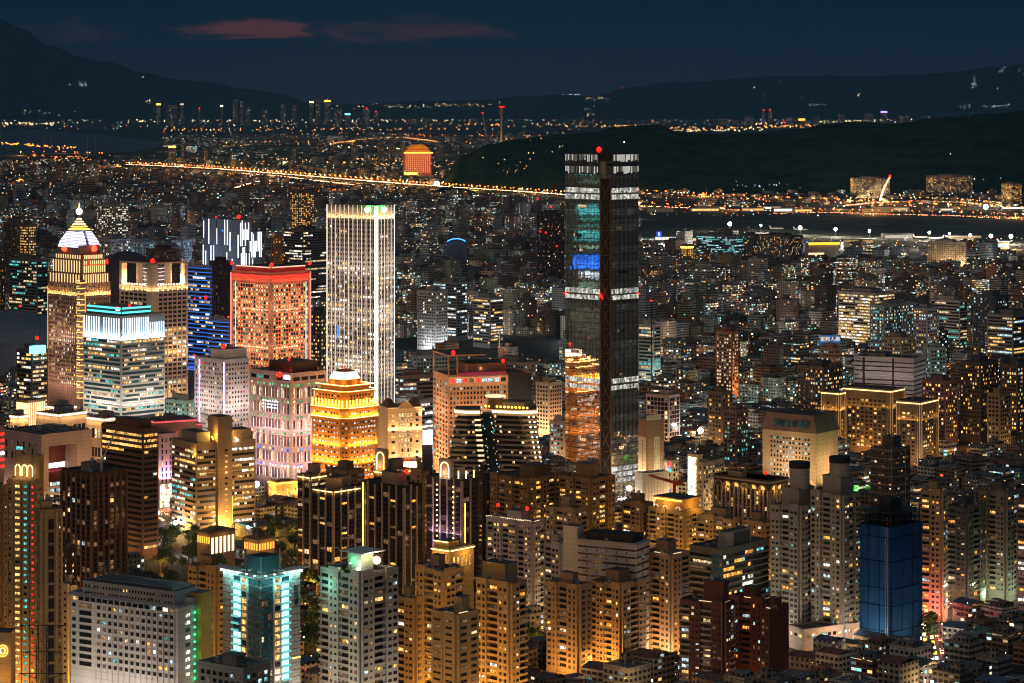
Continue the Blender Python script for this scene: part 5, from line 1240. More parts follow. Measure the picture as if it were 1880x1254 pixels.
for x, y, z, pw in ((-1.5, wy*.05, H-9, 3200), (wx*.24, -2, H+5, 3000), (wx*.30, 1.5, H+3, 3000), (wx*.64, -1.6, H+3, 2400)):
    b = MB(); b.cyl(x, y, z, z+1.2, .5, 'glow_gold', 8, r2=.8); s.part(b, 'uplight'); point((x-.6, y-.8, z+3), pw, GOLD, .8, s.o)
b = MB(); x = wx*.66; b.ball(x, -2.6, H+2, 1.0, 'glow_lamp', 10, 6); s.part(b, 'roof_lamp')
s.strip('R', wx*.595, wx*.605, 8, H-40, 'glow_gold', off=.3); s.foot(26000, GOLD, out=8); s.flood('R', (18, 45), 9000, GOLD); s.kit(wc, 3, pent=None); s.done()
s = Bld('pink_shop_building', 'pink and violet lit shop building with a blazing white ground front', 'shop building', 266, 292, 326, 800, 1975, 50); office(s, (.50, .34, .42), .2, ('win_warm', 'win_dark'), pitch=4.6, cw=4, ww=.4, wh=.7, pent=None, kitn=3); s.wash('R', s.h-34, 9000, (1, .55, .85), out=4, tilt=14); s.wash('L', s.h-34, 9000, (1, .7, .3), out=4, tilt=14)
b = MB(); b.box(1, s.wx-1, -.6, -.1, 4, 22, 'shop_front'); s.part(b, 'lit_shop_front'); point((s.wx*.5, -8, 10), 9000, WARM, 2, s.o); s.done()

# --- small gold-lit villas and halls in the park ---
for lab, xL, xC, xR, yt, Y, n, m in (('low villa with white uplit fluted pillars and an amber corner, in the park', 362, 386, 431, 980, 1730, 6, 'glow_flute2'), ('square pavilion with a row of glowing orange windows above a dark hall', 448, 474, 504, 992, 1700, 0, 'glow_amberwin')):
    s = Bld('villa', lab, 'villa', xL, xC, xR, yt, Y, 42); s.body(wall((.34, .25, .18))); s.cornice(s.h-.3, .7, 1.2, wall((.3, .22, .16)))
    for f in 'LR':
        wd = s.wy if f == 'L' else s.wx
        for i in range(6):
            u = wd*(i+.5)/6; z0, z1 = (s.h-14, s.h-3) if n and f == 'R' else (s.h-7, s.h-2.5); s.strip(f, u-wd/26, u+wd/26, z0, z1, m if f == 'R' else 'glow_amberwin', off=.1, name='lit_window')
    point((-5, s.wy/2, s.h-5), 900, GOLD, 1, s.o); point((s.wx/2, -5, s.h-5), 900, GOLD, 1, s.o); s.kit(GREY, 3, pent=(.3, .6, .3, .6), ph=3); s.done()
for lab, xL, xC, xR, yt, Y, lit in (('low gold-lit hall with a shining cornice behind the park trees', 493, 508, 546, 888, 2015, 1), ('wide dark roofed hall with a mint edge light in the park', 432, 462, 560, 972, 1850, 0)):
    s = Bld('hall', lab, 'hall', xL, xC, xR, yt, Y, 56); s.body(wall((.5, .34, .2) if lit else (.12, .12, .13))); s.kit(GREY, 4, pent=None)
    if lit:
        for f in 'LR': wd = s.wy if f == 'L' else s.wx; s.strip(f, 0, wd, s.h-.6, s.h+.4, 'glow_gold', off=.5); s.grid(f, 1, wd-1, 4, s.h-4, 9, 3, .6, .6, .9, ('win_warm', 'win_soft')); s.wash(f, s.h-9, 2500, GOLD, out=3)
    else: s.strip('L', 0, s.wy, s.h+.2, s.h+1, 'glow_tealline', off=-2)
    s.done()
for lab, xL, xC, xR, yt, Y, m in (('blazing white shop front on the bright shopping street', 1262, 1282, 1290, 838, 1990, 'shop_front'), ('low cream shop with lit windows beside the blazing white shop front', 1280, 1290, 1330, 852, 1960, None), ('narrow shop block covered in coloured signs on the shopping street', 1218, 1234, 1246, 848, 2010, 'signs')):
    s = Bld('shop_house', lab, 'shop', xL, xC, xR, yt, Y, 40); office(s, (.52, .44, .34), .5, ('win_soft', 'win_warm'), pitch=3.6, cw=3, pent=None, kitn=3)
    if m == 'signs':
        for k in range(14): u = s.rd.uniform(.5, s.wy-3); z = s.rd.uniform(6, s.h-2); s.strip('L', u, u+s.rd.uniform(1, 3), z, z+s.rd.uniform(1, 4), s.rd.choice(('glow_pinkred', 'glow_dimwarm', 'glow_tealline', 'glow_soft', 'glow_bluestripe')), off=.2, name='shop_sign')
    elif m: s.strip('L', 2, s.wy-1, 5, s.h-1, m, off=.2, name='lit_front')
    s.foot(9000, WARM); s.done()

for px, py, z, r, m, pw, c, nm, lab in ((471, 889, 12, 2.4, 'glow_coolhot', 2500, (.5, .8, 1), 'floodlight', 'blue-white round lamp on the left corner of the pink tower foot'), (1570, 905, 8, 2.2, 'glow_green', 12000, (.1, 1, .15), 'green_lamp', 'intense green lamp between the tall grey towers and the grid framed block'), (1286, 790, 14, 2.6, 'glow_coolhot', 22000, (.9, .95, 1), 'floodlight', 'white court floodlight over dark trees, centre right'), (1816, 1128, 5, 1.3, 'glow_coolhot', 6000, (.9, 1, .85), 'floodlight', 'white court lamp at the foot of the beige-headed tower'), (1694, 1122, 5, 1.6, 'glow_screen', 5000, (.9, .95, 1), 'lit_sign', 'white lit street sign at the foot of the blue netting'), (1708, 1132, 5, .9, 'glow_redframe', 5000, (1, .1, .08), 'lit_sign', 'red lit street sign in the market street'), (290, 942, 8, 1.5, 'glow_coolhot', 9000, (1, .95, .9), 'floodlight', 'white plaza lamp beside the pink shop building'), (322, 960, 8, 1.6, 'glow_coolhot', 9000, (1, .95, .9), 'floodlight', 'brightest white plaza lamp beside the park street'), (455, 968, 9, 1.1, 'glow_coolhot', 5000, (.9, 1, .95), 'floodlight', 'white lamp at the right end of the park'), (38, 335, 10, 14, 'glow_orange', 0, WARM, 'floodlight', 'big orange lamp near the far bridge at the left'), (430, 372, 10, 7, 'glow_lamp', 0, WARM, 'floodlight', 'bright white lamp below the far orange ramp'), (448, 380, 12, 7, 'glow_goldarch', 0, WARM, 'floodlight', 'yellow lamp beside the bright white lamp below the ramp'), (522, 300, 10, 11, 'glow_lampw', 0, WARM, 'floodlight', 'pale lamp above the curve of the expressway'), (802, 338, 10, 11, 'glow_lamp', 0, WARM, 'floodlight', 'left one of two bright lamps below the palace hotel'), (816, 338, 10, 10, 'glow_lamp', 0, WARM, 'floodlight', 'right one of two bright lamps below the palace hotel'), (1810, 380, 12, 7, 'glow_coolhot', 0, WARM, 'floodlight', 'blue-white lamp right of the arch bridge'), (705, 358, 10, 5, 'glow_lampw', 0, WARM, 'floodlight', 'white lamp where the ramp meets the expressway'), (610, 575, 8, 3, 'glow_lampw', 9000, WARM, 'floodlight', 'white yard lamp behind the red framed tower'), (806, 572, 8, 2.6, 'glow_coolhot', 22000, (.8, 1, .8), 'floodlight', 'white lamp over green trees, centre left')):
    p = G(px, py, z); o = thing(nm, lab, 'lamp' if nm != 'lit_sign' else 'sign', (p.x, p.y, 0)); b = MB(); b.cyl(0, 0, 0, z-r*.8, .25, STEEL, 6); b.build('mast', o); b = MB()
    if nm == 'lit_sign': b.box(-r*1.6, r*1.6, -.2, .2, z-r, z+r, m)
    else: b.ball(0, 0, z, r, m, 10, 7)
    b.build('lamp_head', o)
    if pw: point((0, -1.5, z+r+.6), pw, c, 1, o)

# ======== further named buildings ========
def ob(label, xL, xC, xR, yt, Y, wc, lit, pal, a=42, name='office_block', cat='office block', foot=None, fcol=WARM, fin=True, **kw):
    s = Bld(name, label, cat, xL, xC, xR, yt, Y, a); office(s, wc, lit, pal, **kw)
    if foot: s.foot(foot, fcol)
    return s.done() if fin else s
ob('dark glass office with a bright sea-green roof sign beside the spired tower', 30, 58, 88, 645, 2330, (.10, .11, .11), .62, ('win_soft', 'win_white', 'win_warm'), ribbon=True, run=.6, foot=26000)
s = Bld('sign_box', 'sea-green glowing roof sign on the dark glass office', 'sign', 48, 60, 84, 636, 2320, 42); FOOT.pop()
b = MB(); b.box(0, s.wx, 0, s.wy*.5, s.h-7, s.h, 'glow_teal'); s.part(b, 'sign_face'); b = MB(); b.bar((2, 2, s.h-14), (2, 2, s.h-7), .5, STEEL); b.bar((s.wx-2, 2, s.h-14), (s.wx-2, 2, s.h-7), .5, STEEL); b.bar((8, 4, s.h), (8, 4, s.h+5), .4, STEEL); s.part(b, 'sign_post'); s.red(8, 4, s.h+7, 1.2, power=500)
s = Bld('round_fin_podium', 'low round podium with glowing yellow fins left of the spired tower', 'podium', 30, 50, 84, 738, 2180, 40); s.body(wall((.4, .3, .2)))
for f in 'LR':
    wd = s.wy if f == 'L' else s.wx
    for i in range(10): s.strip(f, wd*i/10, wd*i/10+wd/22, 4, s.h-1, 'glow_soft2', off=.2, name='lit_fin')
s.wash('R', 3, 3000, WARM, out=6); s.wash('L', 3, 3000, WARM, out=6); s.done()

for lab, a_ in (('curved store roof edged with warm light below the spired tower', (84, 112, 140, 750, 2090)), ('flat store block with a white-edged roof behind the portal building', (66, 108, 159, 763, 2060)), ('low hall with a blank lit box on its roof left of the tube-lit office', (156, 192, 226, 771, 2100)), ('small store with a bright roof line at the far left', (18, 34, 52, 766, 2120))):
    s = Bld('department_store', lab, 'store', *a_, 40); s.body(wall((.56, .42, .30))); s.kit(GREY, 4, ph=5, pent=(.4, .8, .3, .7))
    for f in 'LR': s.strip(f, 0, (s.wy if f == 'L' else s.wx), s.h-.6, s.h+.5, 'glow_storeline', off=.5); s.wash(f, s.h-2, 1300, WARM, out=2.4, up=False); s.grid(f, 1, (s.wy if f == 'L' else s.wx)-1, 6, s.h-4, 6, 3, .8, .5, .6, ('win_soft', 'win_white', 'win_warm'))
    s.foot(7000, WARM); s.done()

for lab, a_ in (('long store roof with a red neon edge below the tube-lit office', (224, 262, 372, 786, 2060)), ('wide flat roof with a row of small lamps beside the gold uplit office', (262, 285, 362, 776, 1990))):
    s = Bld('department_store', lab, 'store', *a_, 62); s.body(wall((.36, .24, .20)))
    for f in 'LR': s.strip(f, 0, (s.wy if f == 'L' else s.wx), s.h-.4, s.h+.5, 'glow_pinkred', off=.5); s.grid(f, 1, (s.wy if f == 'L' else s.wx)-1, 6, s.h-3, 9, 3, .7, .5, .5, ('win_white', 'win_red', 'win_soft'))
    s.kit(GREY, 8, ph=4, pent=(.4, .6, .3, .7)); s.foot(16000, WARM); s.done()

s = Bld('neon_shop', 'shop front with stacked red and white neon bars cut by the left edge', 'shop', -20, -6, 7, 786, 1960, 40); s.body(wall((.3, .2, .2)))
for k in range(6): s.strip('R', 0, s.wx, s.h-6-k*5, s.h-4-k*5, 'glow_redframe' if k != 3 else 'glow_white', off=.3)
s.done()
ob('low mint-lit block between the open-topped tower and the white hotel', 300, 340, 362, 738, 2280, (.42, .50, .46), .35, ('win_teal', 'win_white'), foot=26000, fcol=(.6, 1, .85))
ob('dark brown slab behind the blue striped towers', 384, 412, 427, 482, 2750, (.09, .05, .055), .02, ('win_dim',))
ob('dark office with small amber rooms between the red tower and the white-line tower', 566, 588, 606, 576, 2520, (.10, .085, .07), .72, ('win_warm', 'win_dim', 'win_soft'), cw=2.8)
ob('pinkish low office right of the white-line tower', 722, 732, 797, 692, 2330, (.40, .26, .25), .3, ('win_cool', 'win_soft'), a=70, ribbon=True, foot=5000)
ob('bluish office with three cyan window columns behind the orange block', 752, 764, 824, 655, 2600, (.34, .36, .36), .12, ('win_cool', 'win_teal'), a=70, foot=5000)
ob('grey office with a lit right corner behind the orange grid block', 900, 962, 988, 668, 2480, (.27, .23, .22), .16, ('win_white', 'win_cool'), foot=5000)
ob('pale low office with blue-white windows behind the classical hotel', 727, 768, 796, 737, 2220, (.44, .46, .52), .5, ('win_white', 'win_cool'), ribbon=True, foot=9000, fcol=(.8, .85, 1))
ob('small pink framed office with mint windows left of the skyscraper foot', 1009, 1036, 1046, 776, 2230, (.46, .36, .32), .5, ('win_teal', 'win_cool'), a=38, foot=9000)
ob('cream low hall with a yellow lit wall left of the skyscraper', 984, 1008, 1032, 705, 2420, (.56, .42, .30), .05, ('win_soft',), foot=30000, fcol=(1, .6, .3))
s = Bld('video_billboard', 'blazing white advertising screen beside the orange grid block', 'billboard', 773, 776, 794, 790, 2090, 75); FOOT.pop()
b = MB(); b.box(0, s.wx, -.3, 0, s.h-12, s.h, 'glow_screen'); s.part(b, 'screen'); b = MB(); b.box(0, s.wx, 0, 3, 0, s.h-.2, DARK); s.part(b, 'support'); point((6, -8, s.h-6), 4000, (.9, .95, 1), 2, s.o)

# lit mid-rises on the right
for a_ in (
 ('bright office slab with rows of cream windows, tallest of the right lit cluster', 1539, 1606, 1643, 540, 3250, (.46, .43, .40), .80, ('win_soft', 'win_white', 'win_warm'), dict(ribbon=True, run=.6)),
 ('white block with a stair column of mint lights in the right lit cluster', 1597, 1624, 1680, 562, 2980, (.44, .43, .46), .42, ('win_cool', 'win_teal', 'win_soft'), dict()),
 ('lilac-grey end block of the right lit cluster', 1676, 1702, 1724, 568, 2960, (.46, .44, .52), .36, ('win_warm', 'win_cool'), dict()),
 ('long low white office with a mint glazed stair behind the right lit cluster', 1708, 1762, 1776, 553, 3200, (.50, .48, .45), .25, ('win_soft', 'win_teal'), dict(ribbon=True)),
 ('dark netlike office block right of the long white office', 1786, 1826, 1852, 545, 3150, (.14, .16, .18), .15, ('win_cool',), dict()),
 ('grey slab with long lit bands near the right edge', 1812, 1860, 1905, 580, 2900, (.30, .27, .26), .45, ('win_warm', 'win_cool', 'win_soft'), dict(ribbon=True)),
 ('cyan-washed apartment slab right of the white louvre block', 1696, 1708, 1737, 640, 2620, (.36, .46, .46), .2, ('win_cool', 'win_teal'), dict(a=70, foot=9000, fcol=(.5, 1, .95))),
 ('tan block with three teal window lamps behind the white louvre block', 1618, 1654, 1680, 622, 2640, (.40, .30, .20), .2, ('win_teal', 'win_warm'), dict(foot=5000)),
 ('terracotta block with two cyan lit windows left of the white louvre block', 1506, 1532, 1546, 641, 2620, (.42, .24, .14), .15, ('win_cool',), dict(foot=5000)),
 ('dark slab with scattered amber flats right of the elevated road', 1762, 1800, 1832, 668, 2380, (.12, .12, .10), .24, ('win_warm', 'win_amber'), dict(cw=2.6)),
 ('tall dark flats with dense small lights at the right edge middle', 1838, 1868, 1900, 672, 2360, (.15, .14, .11), .34, ('win_warm', 'win_cool', 'win_amber'), dict(cw=2.6)),
 ('purple-brown low block below the elevated road on the right', 1692, 1735, 1758, 702, 2360, (.26, .15, .17), .3, ('win_warm', 'win_amber', 'win_soft'), dict()),
 ('tan slim tower above the low roofs at the right', 1812, 1836, 1856, 725, 2280, (.34, .27, .18), .12, ('win_soft',), dict(foot=5000)),
 ('dark mid-rise with cyan and amber flats over the low roofs left of the louvre block', 1464, 1512, 1547, 676, 2420, (.16, .13, .10), .35, ('win_warm', 'win_cool', 'win_amber'), dict(cw=2.8)),
 ('brown mid-rise with an amber lit corner over the low roofs, centre right', 1300, 1326, 1345, 722, 2330, (.20, .16, .12), .32, ('win_warm', 'win_amber'), dict(foot=5000)),
 ('slim brown walk-up with mint windows among the low roofs', 1328, 1352, 1374, 755, 2220, (.24, .18, .15), .25, ('win_soft', 'win_teal'), dict()),
 ('grey office with mint band windows right of the skyscraper top', 1172, 1200, 1213, 598, 2780, (.46, .46, .44), .4, ('win_teal', 'win_soft'), dict(ribbon=True, foot=9000, fcol=(.7, 1, .9))),
 ('small terracotta building with a lit ground yard right of the skyscraper', 1314, 1344, 1356, 611, 2750, (.36, .16, .10), .5, ('win_soft',), dict(foot=9000)),
 ('airport office with rows of cyan floors beyond the dark trees', 1278, 1342, 1366, 434, 4950, (.20, .22, .24), .55, ('win_cool', 'win_teal'), dict(ribbon=True, run=.5)),
 ('dark long apartment cluster near the airfield with tiny amber flats', 1392, 1450, 1474, 434, 4900, (.10, .09, .08), .22, ('win_warm', 'win_cool', 'win_amber'), dict(cw=3)),
 ('dark block with an amber roof box near the airfield', 1364, 1380, 1394, 432, 4980, (.11, .09, .08), .2, ('win_warm', 'win_cool'), dict()),
 ('white-columned terminal office at the right side of the airfield', 1703, 1757, 1774, 446, 4800, (.56, .52, .44), .3, ('win_soft', 'win_dark'), dict(foot=50000, cw=5, ww=.5, wh=.6)),
 ('long grey hospital block at the foot of the dark hill right', 1561, 1618, 1634, 328, 8750, (.26, .24, .22), .5, ('win_warm', 'win_soft'), dict(cw=6)),
 ('far apartment pair with golden stair columns at the right edge', 1838, 1858, 1876, 338, 8000, (.20, .17, .13), .55, ('win_warm', 'win_amber'), dict(cw=5)),
 ('pinkish far campus block under the dark hill at the right', 1700, 1752, 1786, 324, 8900, (.28, .22, .20), .3, ('win_warm', 'win_soft'), dict(cw=6)),
 ('golden-columned tower left of the spired tower', 36, 52, 67, 414, 3600, (.18, .14, .10), .7, ('win_warm', 'win_amber'), dict(cw=3)),
 ('brown twin-peaked tower at the far left behind the dome', 6, 22, 36, 410, 3650, (.18, .13, .10), .03, ('win_dim',), dict()),
 ('slim tower with one amber edge at the far left', -14, 2, 9, 480, 3000, (.10, .08, .07), .2, ('win_amber',), dict()),
 ('glassy green-lit office behind the arena at the left', 16, 68, 88, 478, 3150, (.16, .17, .17), .38, ('win_teal', 'win_soft'), dict(ribbon=True, run=.5)),
 ('far twin tower with golden window columns above the white-line tower', 535, 548, 577, 354, 5600, (.16, .12, .09), .6, ('win_warm', 'win_amber'), dict(cw=5)),
 ('pale concrete slab above the cyan lit blocks, far left of centre', 177, 212, 236, 378, 4700, (.36, .33, .28), .4, ('win_soft', 'win_white'), dict(cw=5)),
 ('dark tower marked by a double column of white dots left of the skyscraper', 986, 1030, 1036, 392, 4300, (.05, .04, .045), .04, ('win_soft',), dict()),
 ('dark brown tower at the left of the red framed tower', 268, 300, 330, 460, 2950, (.13, .09, .09), .05, ('win_dim',), dict()),
 ('cyan-lit office block between the spired tower and the white neon blocks', 238, 262, 286, 446, 3350, (.36, .46, .56), .4, ('win_cool', 'win_teal'), dict(foot=90000, fcol=(.4, .8, 1))),
 ('violet-blue lit office right of the cyan-lit office', 284, 312, 338, 456, 3200, (.34, .34, .52), .35, ('win_cool', 'win_warm'), dict(foot=90000, fcol=(.4, .4, 1))),
 ('pale blue lit office with a plain upper wall behind the violet-blue office', 314, 336, 352, 443, 3450, (.40, .46, .52), .25, ('win_cool',), dict(foot=50000, fcol=(.5, .8, 1))),
 ('pale long office with a lit billboard wall behind the arena dome', 172, 204, 240, 441, 3380, (.44, .40, .40), .35, ('win_soft', 'win_white'), dict(foot=60000, fcol=(1, .8, .75))),
 ('orange lit tower wall far behind the red framed tower', 498, 505, 525, 436, 3900, (.40, .22, .08), .1, ('win_amber',), dict(foot=40000, fcol=(1, .45, .08))),
 ('dark grey office with blurred white bands left of the white-line tower', 520, 556, 600, 424, 3800, (.17, .14, .13), .3, ('win_soft', 'win_white'), dict(ribbon=True)),
 ('grey mid-rise with bright band windows above the centre rail yard', 795, 838, 858, 520, 3400, (.26, .25, .24), .35, ('win_white', 'win_cool'), dict(ribbon=True)),
 ('pale building with a cyan light column at its corner, centre', 766, 800, 822, 536, 3250, (.38, .36, .33), .1, ('win_white',), dict(foot=26000, fcol=(.8, .9, 1))),
 ('long grey mid-rise with lit band windows left of the skyscraper', 868, 900, 924, 548, 3300, (.30, .29, .27), .3, ('win_white', 'win_warm'), dict(ribbon=True)),
):
    d = dict(a_[9]); ob(*a_[:9], **d)
s = Bld('apartment_tower', 'narrow lit pagoda-like tower before the airfield', 'tower', 1250, 1262, 1273, 450, 4700, 42); office(s, (.25, .16, .08), .85, ('win_warm', 'win_amber'), cw=5, pent=None, kitn=1); s.strip('L', 0, s.wy, s.h-6, s.h-3, 'glow_gold'); s.strip('R', 0, s.wx, s.h-6, s.h-3, 'glow_gold'); s.done()
# red rooftop beacons of the dark tower with the dots
for x, y, Y in ((1022, 452, 4290), (992, 425, 4300), (1002, 427, 4300), (1106, 548, 1990), (1011, 380, 6500), (987, 366, 6500), (397, 399, 3300), (36, 562, 2950), (1196, 552, 2700)):
    p = P(x, y, Y); o = thing('roof_beacon', f'red roof beacon glowing at {"left" if x < 700 else "centre"} above the dark roofs', 'beacon', (p.x, p.y, 0), group='red roof beacons on dark towers')
    b = MB(); r = Y/K*1.6; b.ball(0, 0, p.z, r, 'glow_red', 8, 6); b.build('lamp', o); b = MB(); b.cyl(0, 0, 0, p.z-r, .5, DARK, 6); b.build('mast', o)
# --- white neon striped complex ---
s = Bld('neon_striped_complex', 'stepped office complex striped with vertical white neon lines', 'office', 372, 440, 481, 404, 3400, 50); wc = wall((.20, .22, .26)); H = s.h
b = MB(); b.box(0, s.wx*.55, 0, s.wy, 0, H, wc, top=ROOFC); b.box(s.wx*.55, s.wx, 0, s.wy, 0, H-16, wc, top=ROOFC); s.part(b, 'wall')
rd = random.Random(5)
for f in 'LR':
    wd = s.wy if f == 'L' else s.wx; n = 14
    for i in range(n):
        u = wd*(i+.5)/n
        if f == 'L' and i in (6, 7): continue
        top = H-1 if (f == 'L' and 3 < i) or (f == 'R' and i < 6) else H-17
        if rd.random() < .85: s.strip(f, u-.45, u+.45, top-rd.choice((26, 34, 34)), top-rd.choice((0, 3, 12)), 'glow_neonw', off=.3, name='neon_line')
        if rd.random() < .7: s.strip(f, u+.8, u+1.7, top-rd.choice((60, 66)), top-rd.choice((36, 44)), 'glow_neonw', off=.3, name='neon_line')

s.red(4, 8, H+4, 1.8, power=0); b = MB(); b.ball(1, s.wy*.45, H-16, 2.6, 'glow_skyblue', 10, 6, sz=.5); s.part(b, 'blue_lamp'); s.wash('L', 30, 60000, (.35, .5, 1), out=12, tilt=10); s.done()
for nm_, lab, x, yt, Y, rx, col in (('arena_dome', 'huge dark blue arena dome at the left edge', 10, 572, 2950, 74, (.16, .20, .27)), ('arena_dome', 'low dark dome roof just right of the spired tower lantern', 232, 462, 3120, 46, (.10, .08, .09))):
    p = P(x, yt, Y); o = thing(nm_, lab, 'arena', (p.x, p.y, 0)); FOOT.append((p.x-rx, p.y-rx, 0, 2*rx, 2*rx))
    m = bsdf('dome_skin_%d' % rx, col, .5, vary=.15, vscale=.02); b = MB(); b.cyl(0, 0, 0, p.z*.62, rx, m, 40); b.build('drum', o); b = MB(); n0 = len(b.v)
    b.ball(0, 0, p.z*.62, rx*1.02, m, 40, 14, sz=p.z*.38/rx); b.build('roof_shell', o); b = MB()
    for i in range(16): a_ = 2*math.pi*i/16; b.bar((rx*.99*math.cos(a_), rx*.99*math.sin(a_), p.z*.64), (rx*.45*math.cos(a_), rx*.45*math.sin(a_), p.z*.62+p.z*.38*.90), .7, bsdf('rib_grey', (.3, .32, .36), .5))
    b.build('roof_rib', o)
# ======== hills ========
hm = bpy.data.materials.new('forest_hill'); hm.use_nodes = True; nt = hm.node_tree; b_ = nt.nodes['Principled BSDF']; b_.inputs['Roughness'].default_value = 1; b_.inputs['Specular IOR Level'].default_value = 0
t = nt.nodes.new('ShaderNodeTexCoord'); n1 = nt.nodes.new('ShaderNodeTexNoise'); n1.inputs['Scale'].default_value = .01; n1.inputs['Detail'].default_value = 9; LK(nt, t.outputs['Object'], n1.inputs[0])
r_ = ramp(nt, [(.35, (.012, .022, .014)), (.7, (.035, .06, .035))]); LK(nt, n1.outputs[0], r_.inputs[0]); LK(nt, r_.outputs[0], b_.inputs['Base Color'])
HILLS = {}
def hill(name, pts, Y, depth, seed=0, rough=.02, bumps=1.0, nx=220, ny=26):
    """ridge through (px, py) outline points at distance Y, falling off over depth to both sides"""
    HILLS[name+str(seed)] = (pts, Y, depth); xs = [p[0] for p in pts]; b = MB(); mi = b.mi(hm); X0, X1 = (xs[0]-CX)*Y/K, (xs[-1]-CX)*Y/K
    for j in range(ny+1):
        v = (j/ny)*2-1; yy = Y+v*depth
        for i in range(nx+1):
            px = xs[0]+(xs[-1]-xs[0])*i/nx; k = max(q for q in range(len(xs)-1) if xs[q] <= px+1e-6); t_ = (px-xs[k])/(xs[k+1]-xs[k]); t_ = t_*t_*(3-2*t_)
            zc = max(0, ZT(pts[k][1]+(pts[k+1][1]-pts[k][1])*t_, Y)); X = X0+(X1-X0)*i/nx; f = max(0, 1-abs(v)**1.6)
            q = mnoise.fractal(Vector((X/900+seed, yy/900, seed)), .7, 2.1, 5)*zc*.10*bumps*(1-f*.7)+mnoise.noise(Vector((X/45, yy/45, seed)))*zc*rough
            b.v.append((X, yy, max(-4, zc*f+q*min(1, f*2)-3)))
    for j in range(ny):
        for i in range(nx): a_ = j*(nx+1)+i; b.f.append((a_, a_+1, a_+nx+2, a_+nx+1)); b.m.append(mi)
    o = b.build(name, kind='structure'); 
    for p in o.data.polygons: p.use_smooth = True
    return o
hill('dark_hill', [(800, 345), (850, 283), (900, 262), (960, 252), (1020, 246), (1090, 242), (1130, 233), (1210, 229), (1240, 240), (1300, 246), (1400, 243), (1480, 236), (1520, 226), (1560, 223), (1640, 226), (1720, 214), (1800, 207), (1900, 200), (2050, 196)], 10500, 1500, 1, .02)
hill('mountain', [(-160, 10), (-60, 22), (0, 35), (40, 50), (90, 84), (140, 102), (200, 113), (260, 133), (330, 146), (400, 152), (440, 162), (520, 172), (560, 186), (620, 205)], 53000, 2400, 2, .006)
hill('far_ridge', [(380, 200), (520, 190), (620, 192), (700, 188), (800, 186), (900, 182), (960, 177), (1040, 174), (1080, 178), (1180, 186), (1300, 200)], 54500, 900, 4, .004)
hill('far_ridge', [(990, 190), (1060, 182), (1110, 172), (1150, 160), (1250, 151), (1340, 145), (1440, 138), (1560, 139), (1660, 137), (1760, 132), (1830, 122), (1900, 112), (2000, 104), (2150, 90)], 53000, 2400, 3, .005)
# ======== ground, river, airfield ========
gm = bsdf('city_ground', (.045, .045, .045), .9, vary=.5, vscale=.01)
b = MB(); b.box(-15000, 15000, 400, 56000, -30, 0, gm); b.build('ground', kind='structure')
def sheet(name, pts, z, m, kind='structure'):
    b = MB(); b.face([tuple(G(x, y, 0))[:2]+(z,) for x, y in pts], m); return b.build(name, kind=kind)
sheet('river', [(-60, 286), (130, 285), (250, 278), (300, 268), (310, 261), (180, 247), (60, 238), (-60, 236)], .6, bsdf('river_water', (.06, .07, .11), .5, spec=.3))
sheet('river', [(-40, 398-20), (-10, 300), (-60, 296)], .5, 'river_water')
sheet('airfield', [(1170, 448), (1900, 474), (1980, 402), (1168, 384)], .30, bsdf('airfield_grass', (.05, .06, .05), .95, vary=.3, vscale=.006))
for i, (x0, y0, x1, y1, w) in enumerate(((1160, 386, 1900, 406, 30), (1160, 402, 1900, 420, 20), (1300, 428, 1900, 452, 55), (1160, 418, 1900, 436, 14))):
    p, q = G(x0, y0), G(x1, y1); d = (q-p).normalized(); n = Vector((-d.y, d.x, 0))*w/2; b = MB(); b.face([tuple(p+n+Vector((0, 0, .45+.1*i))), tuple(p-n+Vector((0, 0, .45+.1*i))), tuple(q-n+Vector((0, 0, .45+.1*i))), tuple(q+n+Vector((0, 0, .45+.1*i)))][::-1], bsdf('runway_concrete', (.20, .19, .17), .85, vary=.25, vscale=.01)); b.build('runway', kind='structure')
# ======== roads with lamps and cars ========
roadm = bsdf('road_asphalt', (.09, .085, .08), .75, vary=.2, vscale=.05); railm = bsdf('concrete_rail', (.34, .32, .29), .8)
CAR = None
def car_mesh():
    b = MB(); pm = bsdf('car_paint', (.25, .26, .28), .3, metal=.3)
    b.prism([(-2.2, -.85), (2.2, -.85), (2.2, .85), (-2.2, .85)], .35, .85, pm); b.prism([(-1.3, -.75), (1.0, -.75), (1.0, .75), (-1.3, .75)], .85, 1.42, bsdf('car_glass', (.03, .03, .04), .1), scale=.8)
    for x in (-1.4, 1.4):
        for y in (-.8, .8): b.box(x-.3, x+.3, y-.1, y+.1, 0, .6, DARK)
    return b
def carm(kind):
    b = car_mesh(); k = 1.0
    for y in (-.6, .6): b.box(2.18, 2.3, y-.25, y+.25, .5, .85, 'glow_head'); b.box(-2.3, -2.18, y-.25, y+.25, .6, .85, 'glow_tail')
    return b.mesh('car')
CARM = carm(0)
CQ = []
